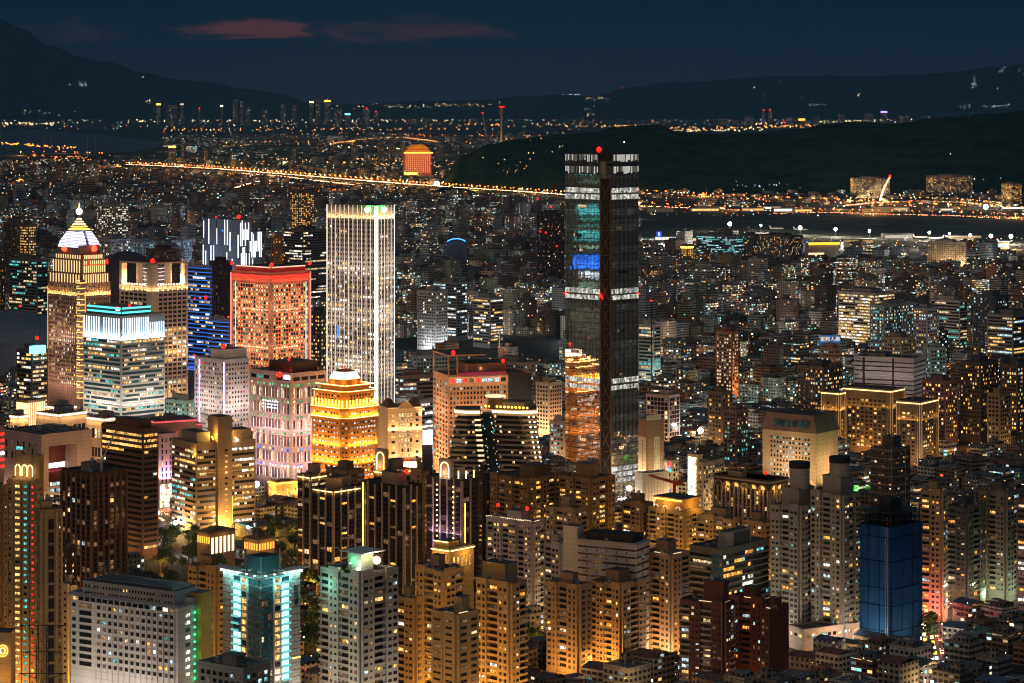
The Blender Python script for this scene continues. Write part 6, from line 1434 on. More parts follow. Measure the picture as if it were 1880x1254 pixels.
def set_cars():
    CQ.sort(); g = MB()
    for i, (y_, p, rz, w) in enumerate(CQ):
        if i < 280: tag(link('car', CARM, None, p, rz), 'tiny car with lights on, driving on the '+w, 'car', 'cars driving on the '+w)
        else:
            for x0, x1, m in ((2.1, 2.3, 'glow_head'), (-2.3, -2.1, 'glow_tail')):
                for yy in (-.6, .6):
                    n = len(g.v); v0 = len(g.v); g.box(x0, x1, yy-.3, yy+.3, .5, .95, m)
                    for k in range(v0, len(g.v)): u, v = rotz(g.v[k][0], g.v[k][1], rz); g.v[k] = (p[0]+u, p[1]+v, p[2]+g.v[k][2])
            v0 = len(g.v); g.box(-2.1, 2.1, -.8, .8, .3, 1.4, MATS['car_paint'])
            for k in range(v0, len(g.v)): u, v = rotz(g.v[k][0], g.v[k][1], rz); g.v[k] = (p[0]+u, p[1]+v, p[2]+g.v[k][2])
    if g.f: o = g.build('distant_cars'); o['kind'] = 'stuff'; o['label'] = 'stream of far cars with lit head and tail lamps'
LAMPN = [0]; LAMPREST = MB()
def lampm(h, r, m, arms=1):
    b = MB(); b.cyl(0, 0, 0, h, .16*max(1, r*.6), STEEL, 6); b.bar((0, 0, h), (1.8, 0, h+.3), .18*max(1, r*.5), STEEL); b.ball(1.8, 0, h, r, m, 6, 4, sz=.7); return b.mesh('street_lamp')
LM = {}
LQ = []
def lamp(p, h, r, m, label, group, rz=0, light=0, col=SODIUM):
    LQ.append((r/p[1]*(.6 if p[1] < 3000 else 1), tuple(p), h, r, m, label, group, rz))
    if light: point((p[0], p[1], p[2]+h-1.0-r), light, col, max(.5, r*.5))
def set_lamps():
    """the 290 lamps that show largest are things; the far rest goes into one mass"""
    LQ.sort(key=lambda q: -q[0])
    for i, (k_, p, h, r, m, label, group, rz) in enumerate(LQ):
        if i < 290:
            k = (h, round(r, 1), m)
            if k not in LM: LM[k] = lampm(h, round(r, 1), m)
            tag(link('street_lamp', LM[k], None, p, rz), label, 'street lamp', group)
        else: LAMPREST.cyl(p[0], p[1], p[2], p[2]+h, .2, STEEL, 3); LAMPREST.ball(p[0], p[1], p[2]+h, r, m, 5, 4, sz=.8)
def road(label, pts, z, w, lamps=0, lm='glow_sodium', lr=2.0, cars=0, seed=0, lab2='', light=0, lh=11, every=3, name='road', twoside=True, light_col=SODIUM, kindof='structure'):
    z = z or (.08 if min(GY(y) for x, y in pts) < 3000 else .6)
    P3 = [tuple(G(x, y, z)) for x, y in pts]; P3 = [Vector(p) for p in P3]; b = MB(); rb = MB(); L = []
    for p, q in zip(P3, P3[1:]): L.append((q-p).length)
    # smooth by resampling
    def at(s_):
        for p, q, l in zip(P3, P3[1:], L):
            if s_ <= l: return p+(q-p)*(s_/l), (q-p).normalized()
            s_ -= l
        return P3[-1], (P3[-1]-P3[-2]).normalized()
    T = sum(L); n = max(2, int(T/60)); pr = None
    for i in range(n+1):
        c, d = at(T*i/n); sd = Vector((-d.y, d.x, 0)).normalized()*w/2; cur = (c+sd, c-sd)
        if pr:
            up = Vector((0, 0, z and 0)); a_, c_ = pr; e, f = cur
            b.face([a_, c_, f, e][::-1], roadm)
            if z > 1:
                for u, v_ in ((a_, e), (c_, f)):
                    b.bar(u+Vector((0, 0, .4)), v_+Vector((0, 0, .4)), .5, railm, 1.4)
                b.face([a_-Vector((0, 0, 2)), e-Vector((0, 0, 2)), f-Vector((0, 0, 2)), c_-Vector((0, 0, 2))], railm)
                for u, v_ in ((a_, e), (c_, f)): b.face([u, v_, v_-Vector((0, 0, 2)), u-Vector((0, 0, 2))], railm)
                if i % 1 == 0: m_ = (e+f)/2; b.box(m_.x-1.4, m_.x+1.4, m_.y-1.4, m_.y+1.4, 0, z-2, railm)
        pr = cur
    ro = b.build(name, kind='structure') if kindof == 'structure' else tag(b.build(name), label, 'elevated road')
    rd = random.Random(seed)
    if lamps:
        m = max(2, int(T/lamps))
        for i in range(m+1):
            c, d = at(T*i/m); sd = Vector((-d.y, d.x, 0)).normalized()*(w/2+1)
            for k, s_ in enumerate((1, -1) if twoside else (1,)):
                lamp(tuple(c+sd*s_+d*(k*lamps*.5)+Vector((0, 0, .1))), lh, lr*rd.uniform(.75, 1.2), lm if rd.random() < .85 else rd.choice(('glow_lampw', 'glow_sodium')), lab2, lab2, rz=math.atan2(-sd.y*s_, -sd.x*s_), light=light if i % every == 0 and k == 0 else 0, col=light_col)
    for i in range(cars):
        c, d = at(T*(i+rd.uniform(.1, .9))/cars); side = rd.choice((-1, 1)); sd = Vector((-d.y, d.x, 0)).normalized()*w*rd.choice((.12, .28, .4))*side
        CQ.append((c.y, tuple(c+sd+Vector((0, 0, .05))), math.atan2(d.y, d.x)+(math.pi if side > 0 else 0), lab2.split(' along the ')[-1]))
    return at, T

road('elevated expressway of orange lamps curving across the far plain', [(232, 302), (300, 305), (400, 310), (500, 318), (600, 326), (720, 336), (850, 345), (960, 352), (1045, 358)], 16, 30, lamps=62, lr=3.1, cars=1500, seed=1, lab2='orange street lamp along the far curving expressway', light=1200000, every=3, kindof='t')
road('second deck of the far expressway under white light', [(440, 318), (520, 324), (600, 334), (660, 341)], 8, 18, cars=420, seed=2, lab2='lamp along the lower expressway deck', kindof='t', light=0)
road('ramp rising from the expressway', [(433, 345), (455, 338), (480, 332), (505, 330)], 8, 12, cars=160, seed=3, lab2='lamp along the orange lit ramp', kindof='t')
road('road along the airfield edge', [(1168, 378), (1300, 384), (1500, 390), (1900, 400)], 0, 22, lamps=62, lr=2.0, cars=150, seed=5, lab2='orange street lamp along the airfield road', light=600000, every=7)
road('road below the dark hill', [(1168, 354), (1300, 361), (1420, 367), (1540, 372), (1700, 380), (1900, 388)], 0, 22, lamps=55, lr=2.7, cars=60, seed=6, lab2='orange street lamp along the road below the dark hill', light=700000, every=7)
road('avenue beside the airfield', [(1420, 392), (1520, 390), (1640, 394), (1760, 397), (1900, 404)], 0, 20, cars=90, seed=31, lab2='lamp along the avenue beside the airfield')
road('lit bridge deck under the leaning arch', [(1550, 378), (1600, 373), (1680, 369), (1760, 371), (1830, 378)], 10, 20, lamps=50, lr=1.8, cars=130, seed=7, lab2='yellow street lamp along the arch bridge', light=300000, lm='glow_sodium2', every=6, kindof='t', light_col=(1, .6, .2))
road('far bridge with a lamp row at the left', [(40, 282), (100, 281), (180, 284)], 12, 20, lamps=150, lr=4.0, cars=8, seed=8, lab2='orange lamp along the far cable bridge', light=600000, every=6, kindof='t')
road('far elevated road at the centre left', [(418, 264), (500, 262), (590, 262)], 16, 22, lamps=190, lr=3.6, cars=10, seed=9, lab2='yellow lamp along the far elevated road left of centre', light=700000, every=9, kindof='t', lm='glow_sodium2')
road('far lit road at the centre', [(610, 266), (680, 256), (740, 254), (800, 262)], 12, 22, lamps=170, lr=3.6, cars=14, seed=10, lab2='yellow lamp along the far lit road at the centre', light=700000, every=9, kindof='t', lm='glow_sodium2')
road('elevated road crossing behind the louvre block', [(1300, 705), (1400, 700), (1475, 698), (1580, 694), (1700, 690), (1765, 687)], 9, 20, lamps=70, lr=.8, cars=12, seed=11, lab2='lamp along the elevated road behind the louvre block', light=12000, every=1, kindof='t', lm='glow_sodium2', lh=9)
road('city street', [(1722, 1270), (1712, 1180), (1700, 1130), (1690, 1090)], 0, 12, lamps=26, lr=.5, cars=22, seed=12, lab2='lamp along the market street at the lower right', light=6000, every=1, lm='glow_lampw', lh=6, light_col=WARM)
road('city street', [(290, 940), (330, 975), (380, 965)], 0, 14, lamps=40, lr=.5, cars=10, seed=13, lab2='lamp along the street beside the park', light=3000, every=1, lm='glow_lampw', lh=8)
road('city street', [(540, 1130), (570, 1170), (600, 1240)], 0, 12, lamps=30, lr=.45, cars=8, seed=14, lab2='lamp along the street between the teal and white towers', light=2500, every=1, lm='glow_warm', lh=7)
road('city street', [(600, 705), (760, 668), (1040, 675)], 0, 16, lamps=60, lr=.8, cars=10, seed=15, lab2='lamp along the rail yard road', light=9000, every=2, lm='glow_sodium2', lh=9)
road('city street', [(1180, 905), (1300, 890), (1420, 880)], 0, 12, lamps=30, lr=.5, cars=12, seed=16, lab2='lamp along the bright shopping street', light=7000, every=1, lm='glow_lampw', lh=7, light_col=WARM)
set_lamps(); set_cars()
for i in range(34):
    t_ = i/34; side = 1 if i % 2 else -1; p = G(1722-32*t_+side*(9-4*t_), 1262-165*t_, random.Random(i).choice((4, 6, 8)))
    o = thing('shop_sign', 'small lit shop sign hanging over the market street, lower right', 'sign', tuple(p), random.Random(i).uniform(-.5, .5), group='lit shop signs along the market street'); b = MB(); b.box(-.9, .9, -.1, .1, -.7, .9, random.Random(i*3).choice(('glow_warm', 'glow_gold', 'glow_lampw', 'glow_redframe', 'glow_cool', 'glow_warm'))); b.build('sign_face', o); b = MB(); b.bar((0, 0, -p.z), (0, 0, -.7), .15, STEEL); b.build('sign_post', o)
# lines of far lamps over the plain: nobody could count them
far = MB(); rd = random.Random(21)
def farlamp(px, py, r, m, z=9): p = G(px, py, z); s_ = p.y/K*r; far.ball(p.x, p.y, z, s_, m, 5, 3)
for x0, y0, x1, y1, n, m in ((300, 238, 860, 236, 70, 'glow_sodium2'), (620, 246, 1010, 250, 50, 'glow_sodium'), (0, 262, 140, 272, 60, 'glow_amber'), (60, 285, 175, 290, 24, 'glow_sodium'), (240, 300, 700, 296, 60, 'glow_amber'), (620, 300, 820, 306, 40, 'glow_sodium2'), (830, 228, 1160, 232, 40, 'glow_sodium2'), (1240, 240, 1560, 226, 50, 'glow_sodium2'), (0, 226, 100, 227, 40, 'glow_lampw'), (620, 268, 820, 274, 40, 'glow_lampw'), (500, 345, 640, 350, 30, 'glow_sodium'), (1215, 236, 1500, 231, 60, 'glow_sodium2'), (1230, 240, 1400, 237, 36, 'glow_lampw'), (1100, 232, 1220, 231, 30, 'glow_sodium2'), (1380, 228, 1740, 216, 90, 'glow_lampw'), (250, 222, 840, 221, 90, 'glow_lampw'), (380, 216, 700, 214, 50, 'glow_cool'), (0, 300, 170, 290, 24, 'glow_amber'), (640, 292, 760, 296, 40, 'glow_sodium2'), (820, 300, 900, 304, 26, 'glow_sodium')):
    for i in range(n): t_ = rd.random(); farlamp(x0+(x1-x0)*t_, y0+(y1-y0)*t_+rd.gauss(0, 1.3), rd.uniform(.5, 1.15), m)
PALF = ['glow_warm', 'glow_sodium2', 'glow_lampw', 'glow_cool', 'glow_sodium', 'glow_amber', 'glow_teal', 'glow_red']
for i in range(1500):
    y = 220+rd.random()**1.5*145; x = rd.uniform(0, 1880)
    if x > 830 and y > 345-(x-830)*.35 and 232 < y < 345: continue
    if x < 300 and 236 < y < 284: continue
    if x > 1168 and y > 380: continue
    farlamp(x, y, rd.uniform(.28, .75), rd.choices(PALF, (5, 6, 6, 4, 4, 2, 1, .5))[0], rd.choice((6, 12, 30)))
far.build('distant_lights', kind='stuff')['label'] = 'countless small lamps scattered over the far plain'
hl = MB()
def onslope(key, px, py):
    pts, Yr, D = HILLS[key]; xs = [q[0] for q in pts]
    if not xs[0] < px < xs[-1]: return None
    k = max(i for i in range(len(xs)-1) if xs[i] <= px); t_ = (px-xs[k])/(xs[k+1]-xs[k]); zc = ZT(pts[k][1]+(pts[k+1][1]-pts[k][1])*t_*t_*(3-2*t_), Yr)
    Y = Yr-D
    for i in range(60):
        v = 1-i/60.0; f = 1-v**1.6; Y = Yr-D*v
        if zc*f > ZT(py, Y): break
    return P(px, py, Y-25)
for x, y, key, n, sx, sy, m in ((80, 205, 'mountain2', 10, 50, 6, 'glow_lampw'), (150, 155, 'mountain2', 10, 18, 6, 'glow_cool'), (262, 141, 'mountain2', 2, 4, 2, 'glow_lampw'), (270, 186, 'mountain2', 10, 12, 6, 'glow_lampw'), (1385, 162, 'far_ridge3', 3, 3, 3, 'glow_cool'), (1420, 173, 'far_ridge3', 5, 16, 3, 'glow_lampw'), (1465, 184, 'far_ridge3', 8, 22, 3, 'glow_cool'), (1500, 193, 'far_ridge3', 8, 22, 5, 'glow_cool'), (1435, 149, 'far_ridge3', 2, 4, 2, 'glow_cool'), (1580, 173, 'far_ridge3', 4, 8, 4, 'glow_lampw'), (1832, 163, 'far_ridge3', 3, 3, 2, 'glow_gold'), (1850, 130, 'far_ridge3', 8, 40, 10, 'glow_cool'), (1788, 150, 'far_ridge3', 8, 4, 14, 'glow_cool'), (1820, 195, 'far_ridge3', 18, 60, 5, 'glow_cool'), (1075, 205, 'far_ridge3', 14, 16, 14, 'glow_lampw'), (1140, 162, 'far_ridge3', 3, 6, 1, 'glow_red'), (1050, 173, 'far_ridge4', 8, 20, 1.5, 'glow_cool'), (1095, 180, 'far_ridge3', 12, 24, 3, 'glow_lampw'), (720, 195, 'far_ridge4', 40, 150, 4, 'glow_lampw'), (840, 192, 'far_ridge4', 30, 100, 4, 'glow_warm'), (1000, 285, 'dark_hill1', 16, 120, 16, 'glow_lampw'), (940, 310, 'dark_hill1', 14, 50, 14, 'glow_sodium2'), (1400, 340, 'dark_hill1', 14, 60, 6, 'glow_cool'), (1780, 330, 'dark_hill1', 8, 60, 8, 'glow_cool'), (1745, 282, 'dark_hill1', 1, 1, 1, 'glow_cool'), (1146, 260, 'dark_hill1', 1, 1, 1, 'glow_lamp'), (960, 256, 'dark_hill1', 9, 60, 3, 'glow_sodium2')):
    for i in range(n):
        p = onslope(key, x+rd.gauss(0, sx*.5), y+rd.gauss(0, sy*.5))
        if p: hl.ball(p.x, p.y, max(12, p.z), p.y/K*rd.uniform(.3, .75), m, 5, 3)
hl.build('hillside_lights', kind='stuff')['label'] = 'scattered small lamps of houses on the hillsides'
ft = random.Random(31)
def fartower(x, yt, Y, w, red=False, m=None, lit=.3):
    X = (x-CX)*Y/K; s_ = Y/K; zt = ZT(yt, Y); o = thing('far_tower', 'tiny dark tower block with specks of light near the horizon', 'tower', (X, Y, 0), ft.uniform(-.4, .4), group='tiny tower blocks near the horizon')
    b = MB(); b.box(-w*s_/2, w*s_/2, 0, w*s_*.8, 0, zt, wall((.16, .15, .15)), top=ROOFC); b.build('wall', o); b = MB(); n = max(2, int(w/2.2)); q = max(2, int(zt/(2.6*s_)))
    for i in range(n):
        for j in range(q):
            if ft.random() < lit: x0 = (-w/2+.5+(w-1)*(i+.2)/n)*s_; z0 = zt*(j+.3)/q; b.box(x0, x0+.9*s_, -.3*s_, 0, z0, z0+.8*s_, ft.choice(('win_warm', 'win_soft', 'win_cool', 'win_dim')))
    if b.f: b.build('lit_window', o, kind='stuff')
    if m: b = MB(); b.box(-w*s_/2, w*s_/2, -.5*s_, 0, zt-3*s_, zt, m); b.build('lit_top', o)
    if red: b = MB(); b.ball(0, 0, zt+1.2*s_, 1.3*s_, 'glow_red', 6, 4); b.build('beacon', o)
for a_ in ((291, 190, 38000, 9, False, 'glow_gold'), (315, 193, 36000, 20), (334, 190, 38500, 7, False, 'glow_soft'), (366, 200, 37000, 4, True), (407, 193, 36500, 5, False, 'glow_lampw'), (432, 183, 38500, 10), (444, 186, 37500, 8), (456, 196, 36500, 9), (486, 200, 37500, 12), (520, 190, 37000, 9), (540, 192, 36500, 8), (572, 186, 38500, 8, False, 'glow_warm'), (584, 182, 37500, 9), (601, 184, 39000, 12, True, 'glow_gold'), (620, 200, 38000, 16), (638, 208, 36500, 10, False, 'glow_teal'), (673, 200, 36500, 12, True), (690, 206, 38000, 10, True), (760, 218, 38000, 18), (780, 216, 37500, 10), (1402, 203, 37000, 7, True), (1414, 203, 36000, 7, True), (1328, 218, 38500, 22), (1350, 220, 39000, 12), (1375, 212, 37500, 16), (1450, 215, 36500, 14), (1472, 218, 37000, 12, False, 'glow_gold'), (1500, 212, 37000, 10), (1545, 210, 38500, 12), (1595, 208, 39000, 16), (1623, 204, 39000, 12, False, 'glow_violet'), (1660, 212, 36500, 22), (1700, 212, 39000, 16), (1440, 226, 38500, 6, True), (316, 268, 13200, 14, False, 'glow_gold'), (322, 246, 36000, 9), (335, 262, 13500, 7), (700, 262, 13500, 12), (720, 262, 13500, 12), (740, 263, 13500, 12), (806, 262, 13600, 14), (650, 264, 13400, 10), (540, 272, 13000, 8), (378, 275, 13000, 8)): fartower(*a_)
# ======== airfield lamps and aircraft, landmark bridge, hotel, cranes ========
fm = {}
for i, (x, y, r) in enumerate(((1340, 411, 3.0), (1397, 414, 1.6), (1469, 418, 2.8), (1534, 421, 2.4), (1596, 424, 1.8), (1706, 427, 1.9), (1743, 429, 1.4), (1781, 432, 2.1), (1819, 433, 2.5), (1856, 434, 2.7), (1797, 452, 2.6), (1238, 446, 1.5))):
    p = P(x, y, GY(y+13)); o = thing('floodlight_mast', ('brightest', 'small', 'bright', 'round', 'slim')[i % 5]+' floodlight mast number %d from the left along the airfield apron' % (i+1) if 0 else f'airfield floodlight mast, {("first","second","third","fourth","fifth","sixth","seventh","eighth","ninth","tenth","lone lower","lone leftmost")[i]} {"in the row along" if i < 10 else "beside"} the apron', 'floodlight mast', (p.x, p.y, 0), group='floodlight masts along the airfield apron')
    b = MB(); b.cyl(0, 0, 0, p.z-1, .6, STEEL, 8, r2=.3); b.box(-2.5, 2.5, -.4, .4, p.z-1.4, p.z-.8, STEEL); b.build('mast', o); b = MB(); b.ball(0, -.6, p.z, r*1.6, 'glow_flood', 12, 8); b.build('lamp_head', o)
    point((p.x, p.y-3, p.z+r+1), 190000*r, (1, .86, .66), 2)

def plane(px, py, rz, label):
    p = G(px, py, 0); w = bsdf('aircraft_white', (.75, .75, .75), .4); o = thing('airliner', label, 'airliner', tuple(p), rz, group='airliners parked on the apron')
    b = MB(); n = 12; segs = [(-19, .4, 4.6), (-15, 1.4, 4.0), (-9, 2.0, 3.6), (12, 2.0, 3.6), (16.5, 1.5, 3.3), (18.8, .3, 3.0)]
    for x, r, z in segs:
        for i in range(n): a_ = 2*math.pi*i/n; b.v.append((x, r*math.cos(a_), z+r*math.sin(a_)))
    mi = b.mi(w)
    for k in range(len(segs)-1):
        for i in range(n): j = (i+1) % n; b.f.append((k*n+i, (k+1)*n+i, (k+1)*n+j, k*n+j)); b.m.append(mi)
    b.build('fuselage', o)
    for s_ in (1, -1):
        b = MB(); b.prism([(3, 1.5*s_), (-2, 1.5*s_), (-7, 17*s_), (-4.5, 17*s_)][::s_], 2.6, 3.0, w); b.build('wing', o); b = MB(); b.bar((2.5, 5.5*s_, 1.9), (-1.5, 5.5*s_, 1.9), 1.6, STEEL); b.build('engine', o); b = MB(); b.prism([(-14, .8*s_), (-16.5, .8*s_), (-18.5, 6*s_), (-17.2, 6*s_)][::s_], 4.4, 4.6, w); b.build('tailplane', o)
    b = MB(); k = len(b.v); b.v += [(-13, -.2, 5), (-17.5, -.2, 5), (-20, -.2, 11.5), (-17.5, -.2, 11.5), (-13, .2, 5), (-17.5, .2, 5), (-20, .2, 11.5), (-17.5, .2, 11.5)]; mi = b.mi(bsdf('fin_paint', (.7, .68, .66), .4))
    for f in ((0, 1, 2, 3), (7, 6, 5, 4), (0, 4, 5, 1), (1, 5, 6, 2), (2, 6, 7, 3), (3, 7, 4, 0)): b.f.append(f); b.m.append(mi)
    b.build('tail_fin', o); b = MB()
    for x, y in ((13, 0), (-1, 2.5), (-1, -2.5)): b.cyl(x, y, 0, 2, .5, DARK, 8)
    b.build('landing_gear', o)
plane(1426, 422, .15, 'white airliner parked between the second and third floodlight masts'); plane(1470, 424, .1, 'white airliner parked below the third floodlight mast')
plane(1718, 440, 2.8, 'white airliner with its tail toward the round apron lamps'); plane(1843, 447, .5, 'white airliner with a tall tail near the right edge'); plane(1690, 438, .2, 'small white airliner left of the terminal office')
# leaning arch pylon
p = G(1616, 372, 0); Y0 = p.y; o = thing('leaning_arch_pylon', 'tall leaning white arch pylon with a red lamp over the lit bridge', 'bridge pylon', (p.x, p.y, 0)); b = MB(); pr = None
for i in range(13):
    t_ = i/12; q = P(1616+18*t_**1.5, 372-47*t_**.92, Y0); q = Vector((q.x-p.x, 0, max(0, q.z)))
    if pr is not None: b.bar(pr, q, 7-3*t_, bsdf('pylon_white', (.7, .66, .6), .6))
    pr = q
b.build('arch', o); b = MB(); b.ball(pr.x, 0, pr.z+3, 4.2, 'glow_red', 10, 6); b.build('beacon', o); point((-40, -60, 20), 2e6, WARM, 5, o)
b = MB()
for i in range(7): b.bar((pr.x*.9, 0, pr.z*(.55+.06*i)), (pr.x-30-14*i, 0, 12), .5, STEEL)
b.build('stay_cable', o)
# palace hotel
Y0 = 11300; p = P(767, 318, Y0); o = thing('palace_hotel', 'vermilion column-fronted palace hotel with a gold swept double roof', 'hotel', (p.x, p.y, 0), .25); s_ = Y0/K
hz = ZT(281, Y0); ver = bsdf('vermilion', (.52, .10, .03), .7); b = MB(); b.box(-24*s_, 24*s_, 0, 50, 0, hz, wall((.42, .24, .12)), top=ROOFC); b.build('wall', o)
for i in range(13):
    b = MB(); x = (-24+48*i/12)*s_; b.box(x-2.6, x+2.6, -5, 0, 0, hz, ver); b.build('column', o)
for r in range(10):
    b = MB(); b.box(-23*s_, 23*s_, -2.5, -.5, 12+r*(hz-14)/10, 15.5+r*(hz-14)/10, 'glow_dimwarm'); b.build('lit_gallery', o)
gl = bsdf('gold_tiles', (.42, .22, .04), .6); b = MB(); k = 27*s_
b.prism([(-k, -12), (k, -12), (k, 62), (-k, 62)], hz, hz+14, gl, scale=.80); b.build('lower_roof', o); b = MB(); b.box(-19*s_, 19*s_, -2, 50, hz+14, hz+20, ver); b.prism([(-21*s_, -10), (21*s_, -10), (21*s_, 58), (-21*s_, 58)], hz+20, hz+38, gl, scale=.55); b.build('upper_roof', o)
b = MB(); b.box(-29*s_, -2*s_, -30, -5, 0, 16, wall((.5, .4, .25))); b.box(-28*s_, -3*s_, -31, -30, 4, 12, 'glow_gold'); b.build('entrance_wing', o)
b = MB(); b.box(-27*s_, 27*s_, -13, -12, hz-1, hz+2.5, 'glow_gold'); b.build('eaves_light', o)
for x in (-20, 0, 20): point((x*s_, -50, hz+5), 50000, (1, .5, .1), 5, o); point((x*s_, -60, 25), 60000, (1, .4, .12), 5, o); point((x*s_, -30, hz+40), 30000, (1, .5, .1), 5, o)
for nm_, lab, x, yt, yb, Y0, w, cat in (('chimney_tower', 'tall slender incinerator chimney with a wide lit head on the far plain', 921, 196, 248, 14500, 5, 'chimney'), ('telecom_mast', 'grey slim chimney standing in the dark rail yard, centre', 917, 604, 668, 3150, 2.2, 'chimney')):
    p = P(x, yt, Y0); o = thing(nm_, lab, cat, (p.x, p.y, 0)); s_ = Y0/K; b = MB(); b.cyl(0, 0, 0, p.z, w*s_*.55, bsdf('chimney_concrete', (.42, .38, .36), .8, vary=.2), 16, r2=w*s_*.38); b.build('shaft', o); b = MB(); b.cyl(0, 0, p.z*.86, p.z*.94, w*s_*.9, GREY, 16); b.build('head', o) if Y0 > 5000 else b.build('collar', o)
    point((p.x-20*s_, p.y-25*s_, 30), 9000*s_*s_*6, WARM, 3)
    if Y0 > 5000:
        b = MB(); b.box(-w*s_, w*s_, -w*s_, w*s_*.9, p.z*.99, p.z*1.01, 'glow_redframe'); b.build('beacon_ring', o)
def crane(label, x, yt, Y0, lean, m, lamp_=True, z0=None, yb=None, w=2):
    zt = ZT(yt, Y0); z0 = 0 if yb is None else ZT(yb, Y0); X = (x-CX)*Y0/K; o = thing('tower_crane', label, 'crane', (X, Y0, 0)); s_ = Y0/K; b = MB(); h = zt-z0
    b.box(-w/2, w/2, -w/2, w/2, 0, z0+h*.35, m); b.build('mast', o); b = MB(); b.bar((0, 0, z0+h*.3), (lean*s_, 0, zt), w*.8, m); b.bar((0, 0, z0+h*.5), (lean*s_*.5, 0, z0+h*.72), w*.3, m); b.build('jib', o); b = MB(); b.bar((0, 0, z0+h*.3), (-lean*s_*.35, 0, z0+h*.34), w*1.6, m); b.build('counterweight', o)
    if lamp_: b = MB(); b.ball(lean*s_, 0, zt+2, 1.4*s_, 'glow_red', 8, 5); b.build('beacon', o)
crane('blue-lit leaning crane with a red tip on the far plain left of the chimney', 896, 208, 13500, -10, bsdf('crane_blue', (.2, .3, .6), .6, emit=(.1, .2, .6), es=.12) if 0 else bsdf('crane_blue', (.25, .35, .7), .6), w=8)
crane('derrick crane lying over the roof of the dark ribbed tower', 186, 792, 1610, 26, STEEL, False, yb=872, w=1.2)
crane('red crane with its jib laid flat over the white hall, right of the skyscraper', 1238, 872, 1900, -46, bsdf('crane_red', (.55, .10, .05), .6), False, yb=893, w=2.2)
for i, (x, yt, Y0) in enumerate(((81, 250, 17000), (94, 248, 17000), (160, 250, 16600), (175, 250, 16600), (1, 228, 18000))):
    zt = ZT(yt, Y0); o = thing('bridge_pylon', 'tall dim cable bridge pylon, %s from the left beside the river' % ('second', 'third', 'fourth', 'fifth', 'first')[i], 'bridge pylon', ((x-CX)*Y0/K, Y0, 0)); b = MB()
    for s_ in (-3.5, 3.5): b.bar((s_, 0, 0), (s_*.6, 0, zt), 3, GREY)
    b.build('leg', o); b = MB(); b.bar((-3, 0, zt*.6), (3, 0, zt*.6), 2, GREY); b.bar((-2.2, 0, zt*.97), (2.2, 0, zt*.97), 2, GREY); b.build('crossbeam', o)
# yellow-roofed airport hall
s = Bld('airport_hall', 'low airport hall with a blazing yellow roof band', 'airport hall', 1478, 1484, 1541, 447, 5150, 78); s.body(wall((.4, .35, .3))); s.strip('R', 0, s.wx, s.h-3, s.h+2, 'glow_goldhall', off=1, d=2); s.strip('R', 0, s.wx*.5, 4, s.h*.45, 'glow_soft', off=.5); s.strip('L', 0, s.wy*.6, s.h+1, s.h+4, 'glow_skyblue'); s.done()
o = thing('blue_arch_sign', 'small arc of bright blue light on a dark building left of the skyscraper', 'sign', tuple(P(838, 441, 4200))); b = MB(); r = 17
for k in range(8):
    a0, a1 = math.pi*(.15+.7*k/8), math.pi*(.15+.7*(k+1)/8); b.bar((r*math.cos(a0), 0, r*.5*math.sin(a0)-6), (r*math.cos(a1), 0, r*.5*math.sin(a1)-6), 1.6, 'glow_skyblue2')
b.build('neon_arc', o); b = MB(); b.box(-17, 17, 1, 22, -40, -3, wall((.1, .12, .2)), top=ROOFC); b.build('building', o)
for k, (x, y, Y0, w, h, c, txt, lab) in enumerate(((1524, 623, 2650, 11, 4.2, (.02, .08, .22), '\u5bcc\u90a6\u4eba\u58fd', 'dark blue roof sign with white characters, right middle ground'), (1210, 430, 5000, 5, 5, (.02, .10, .9), '5', 'small bright blue square sign beyond the skyscraper'))):
    p = P(x, y, Y0); o = thing('roof_sign', lab, 'sign', (p.x, p.y, p.z)); b = MB(); b.box(-w, w, 0, 1, -h, h, bsdf('sign_blue_%d' % k, c, .5, emit=c, es=1.2)); b.build('sign_board', o); b = MB()
    for x_ in (-w*.8, w*.8): b.box(x_-.4, x_+.4, .2, .8, -26 if k == 0 else -30, -h, STEEL)
    b.build('sign_post', o); text(txt, h*1.25 if k == 0 else h*1.6, (0, -.2, 0), (R(90), 0, 0), 'glow_soft' if k == 0 else 'glow_neonw', 'sign_lettering', o)
# transmission pylon, lower left
Y0 = 1050; X = (78-CX)*Y0/K; zt = ZT(1148, Y0); o = thing('transmission_pylon', 'black steel lattice pylon in front of the amber window tower', 'pylon', (X, Y0, 0)); b = MB()
for z0, z1, w0, w1 in ((0, zt*.8, 4, 2.1), (zt*.8, zt, 2.1, 1.9)):
    n = max(3, int((z1-z0)/4))
    for i in range(n):
        za, zb = z0+(z1-z0)*i/n, z0+(z1-z0)*(i+1)/n; wa, wb = w0+(w1-w0)*i/n, w0+(w1-w0)*(i+1)/n
        for sx, sy in ((-1, -1), (1, -1), (1, 1), (-1, 1)): b.bar((sx*wa, sy*wa, za), (sx*wb, sy*wb, zb), .28, DARK)
        for q in ((-1, -1, 1, -1), (1, -1, -1, -1), (-1, 1, -1, -1), (1, 1, 1, -1)): b.bar((q[0]*wa, q[1]*wa, za), (q[2]*wb, q[3]*wb, zb), .15, DARK)
b.build('lattice_mast', o)
for z in (zt, zt-11, zt-20):
    b = MB(); a_ = 9.5 if z != zt-11 else 8
    for s_ in (-1, 1): b.bar((0, 0, z), (s_*a_, 0, z), .3, DARK); b.bar((s_*1.9, 0, z-2.2), (s_*a_, 0, z), .2, DARK); b.bar((s_*a_, 0, z), (s_*a_, 0, z-1.8), .25, STEEL)
    b.build('cross_arm', o)
o = thing('ring_sign', 'glowing amber ring sign on a lit wall at the lower left edge', 'sign', tuple(P(5, 1195, 1250))); b = MB()
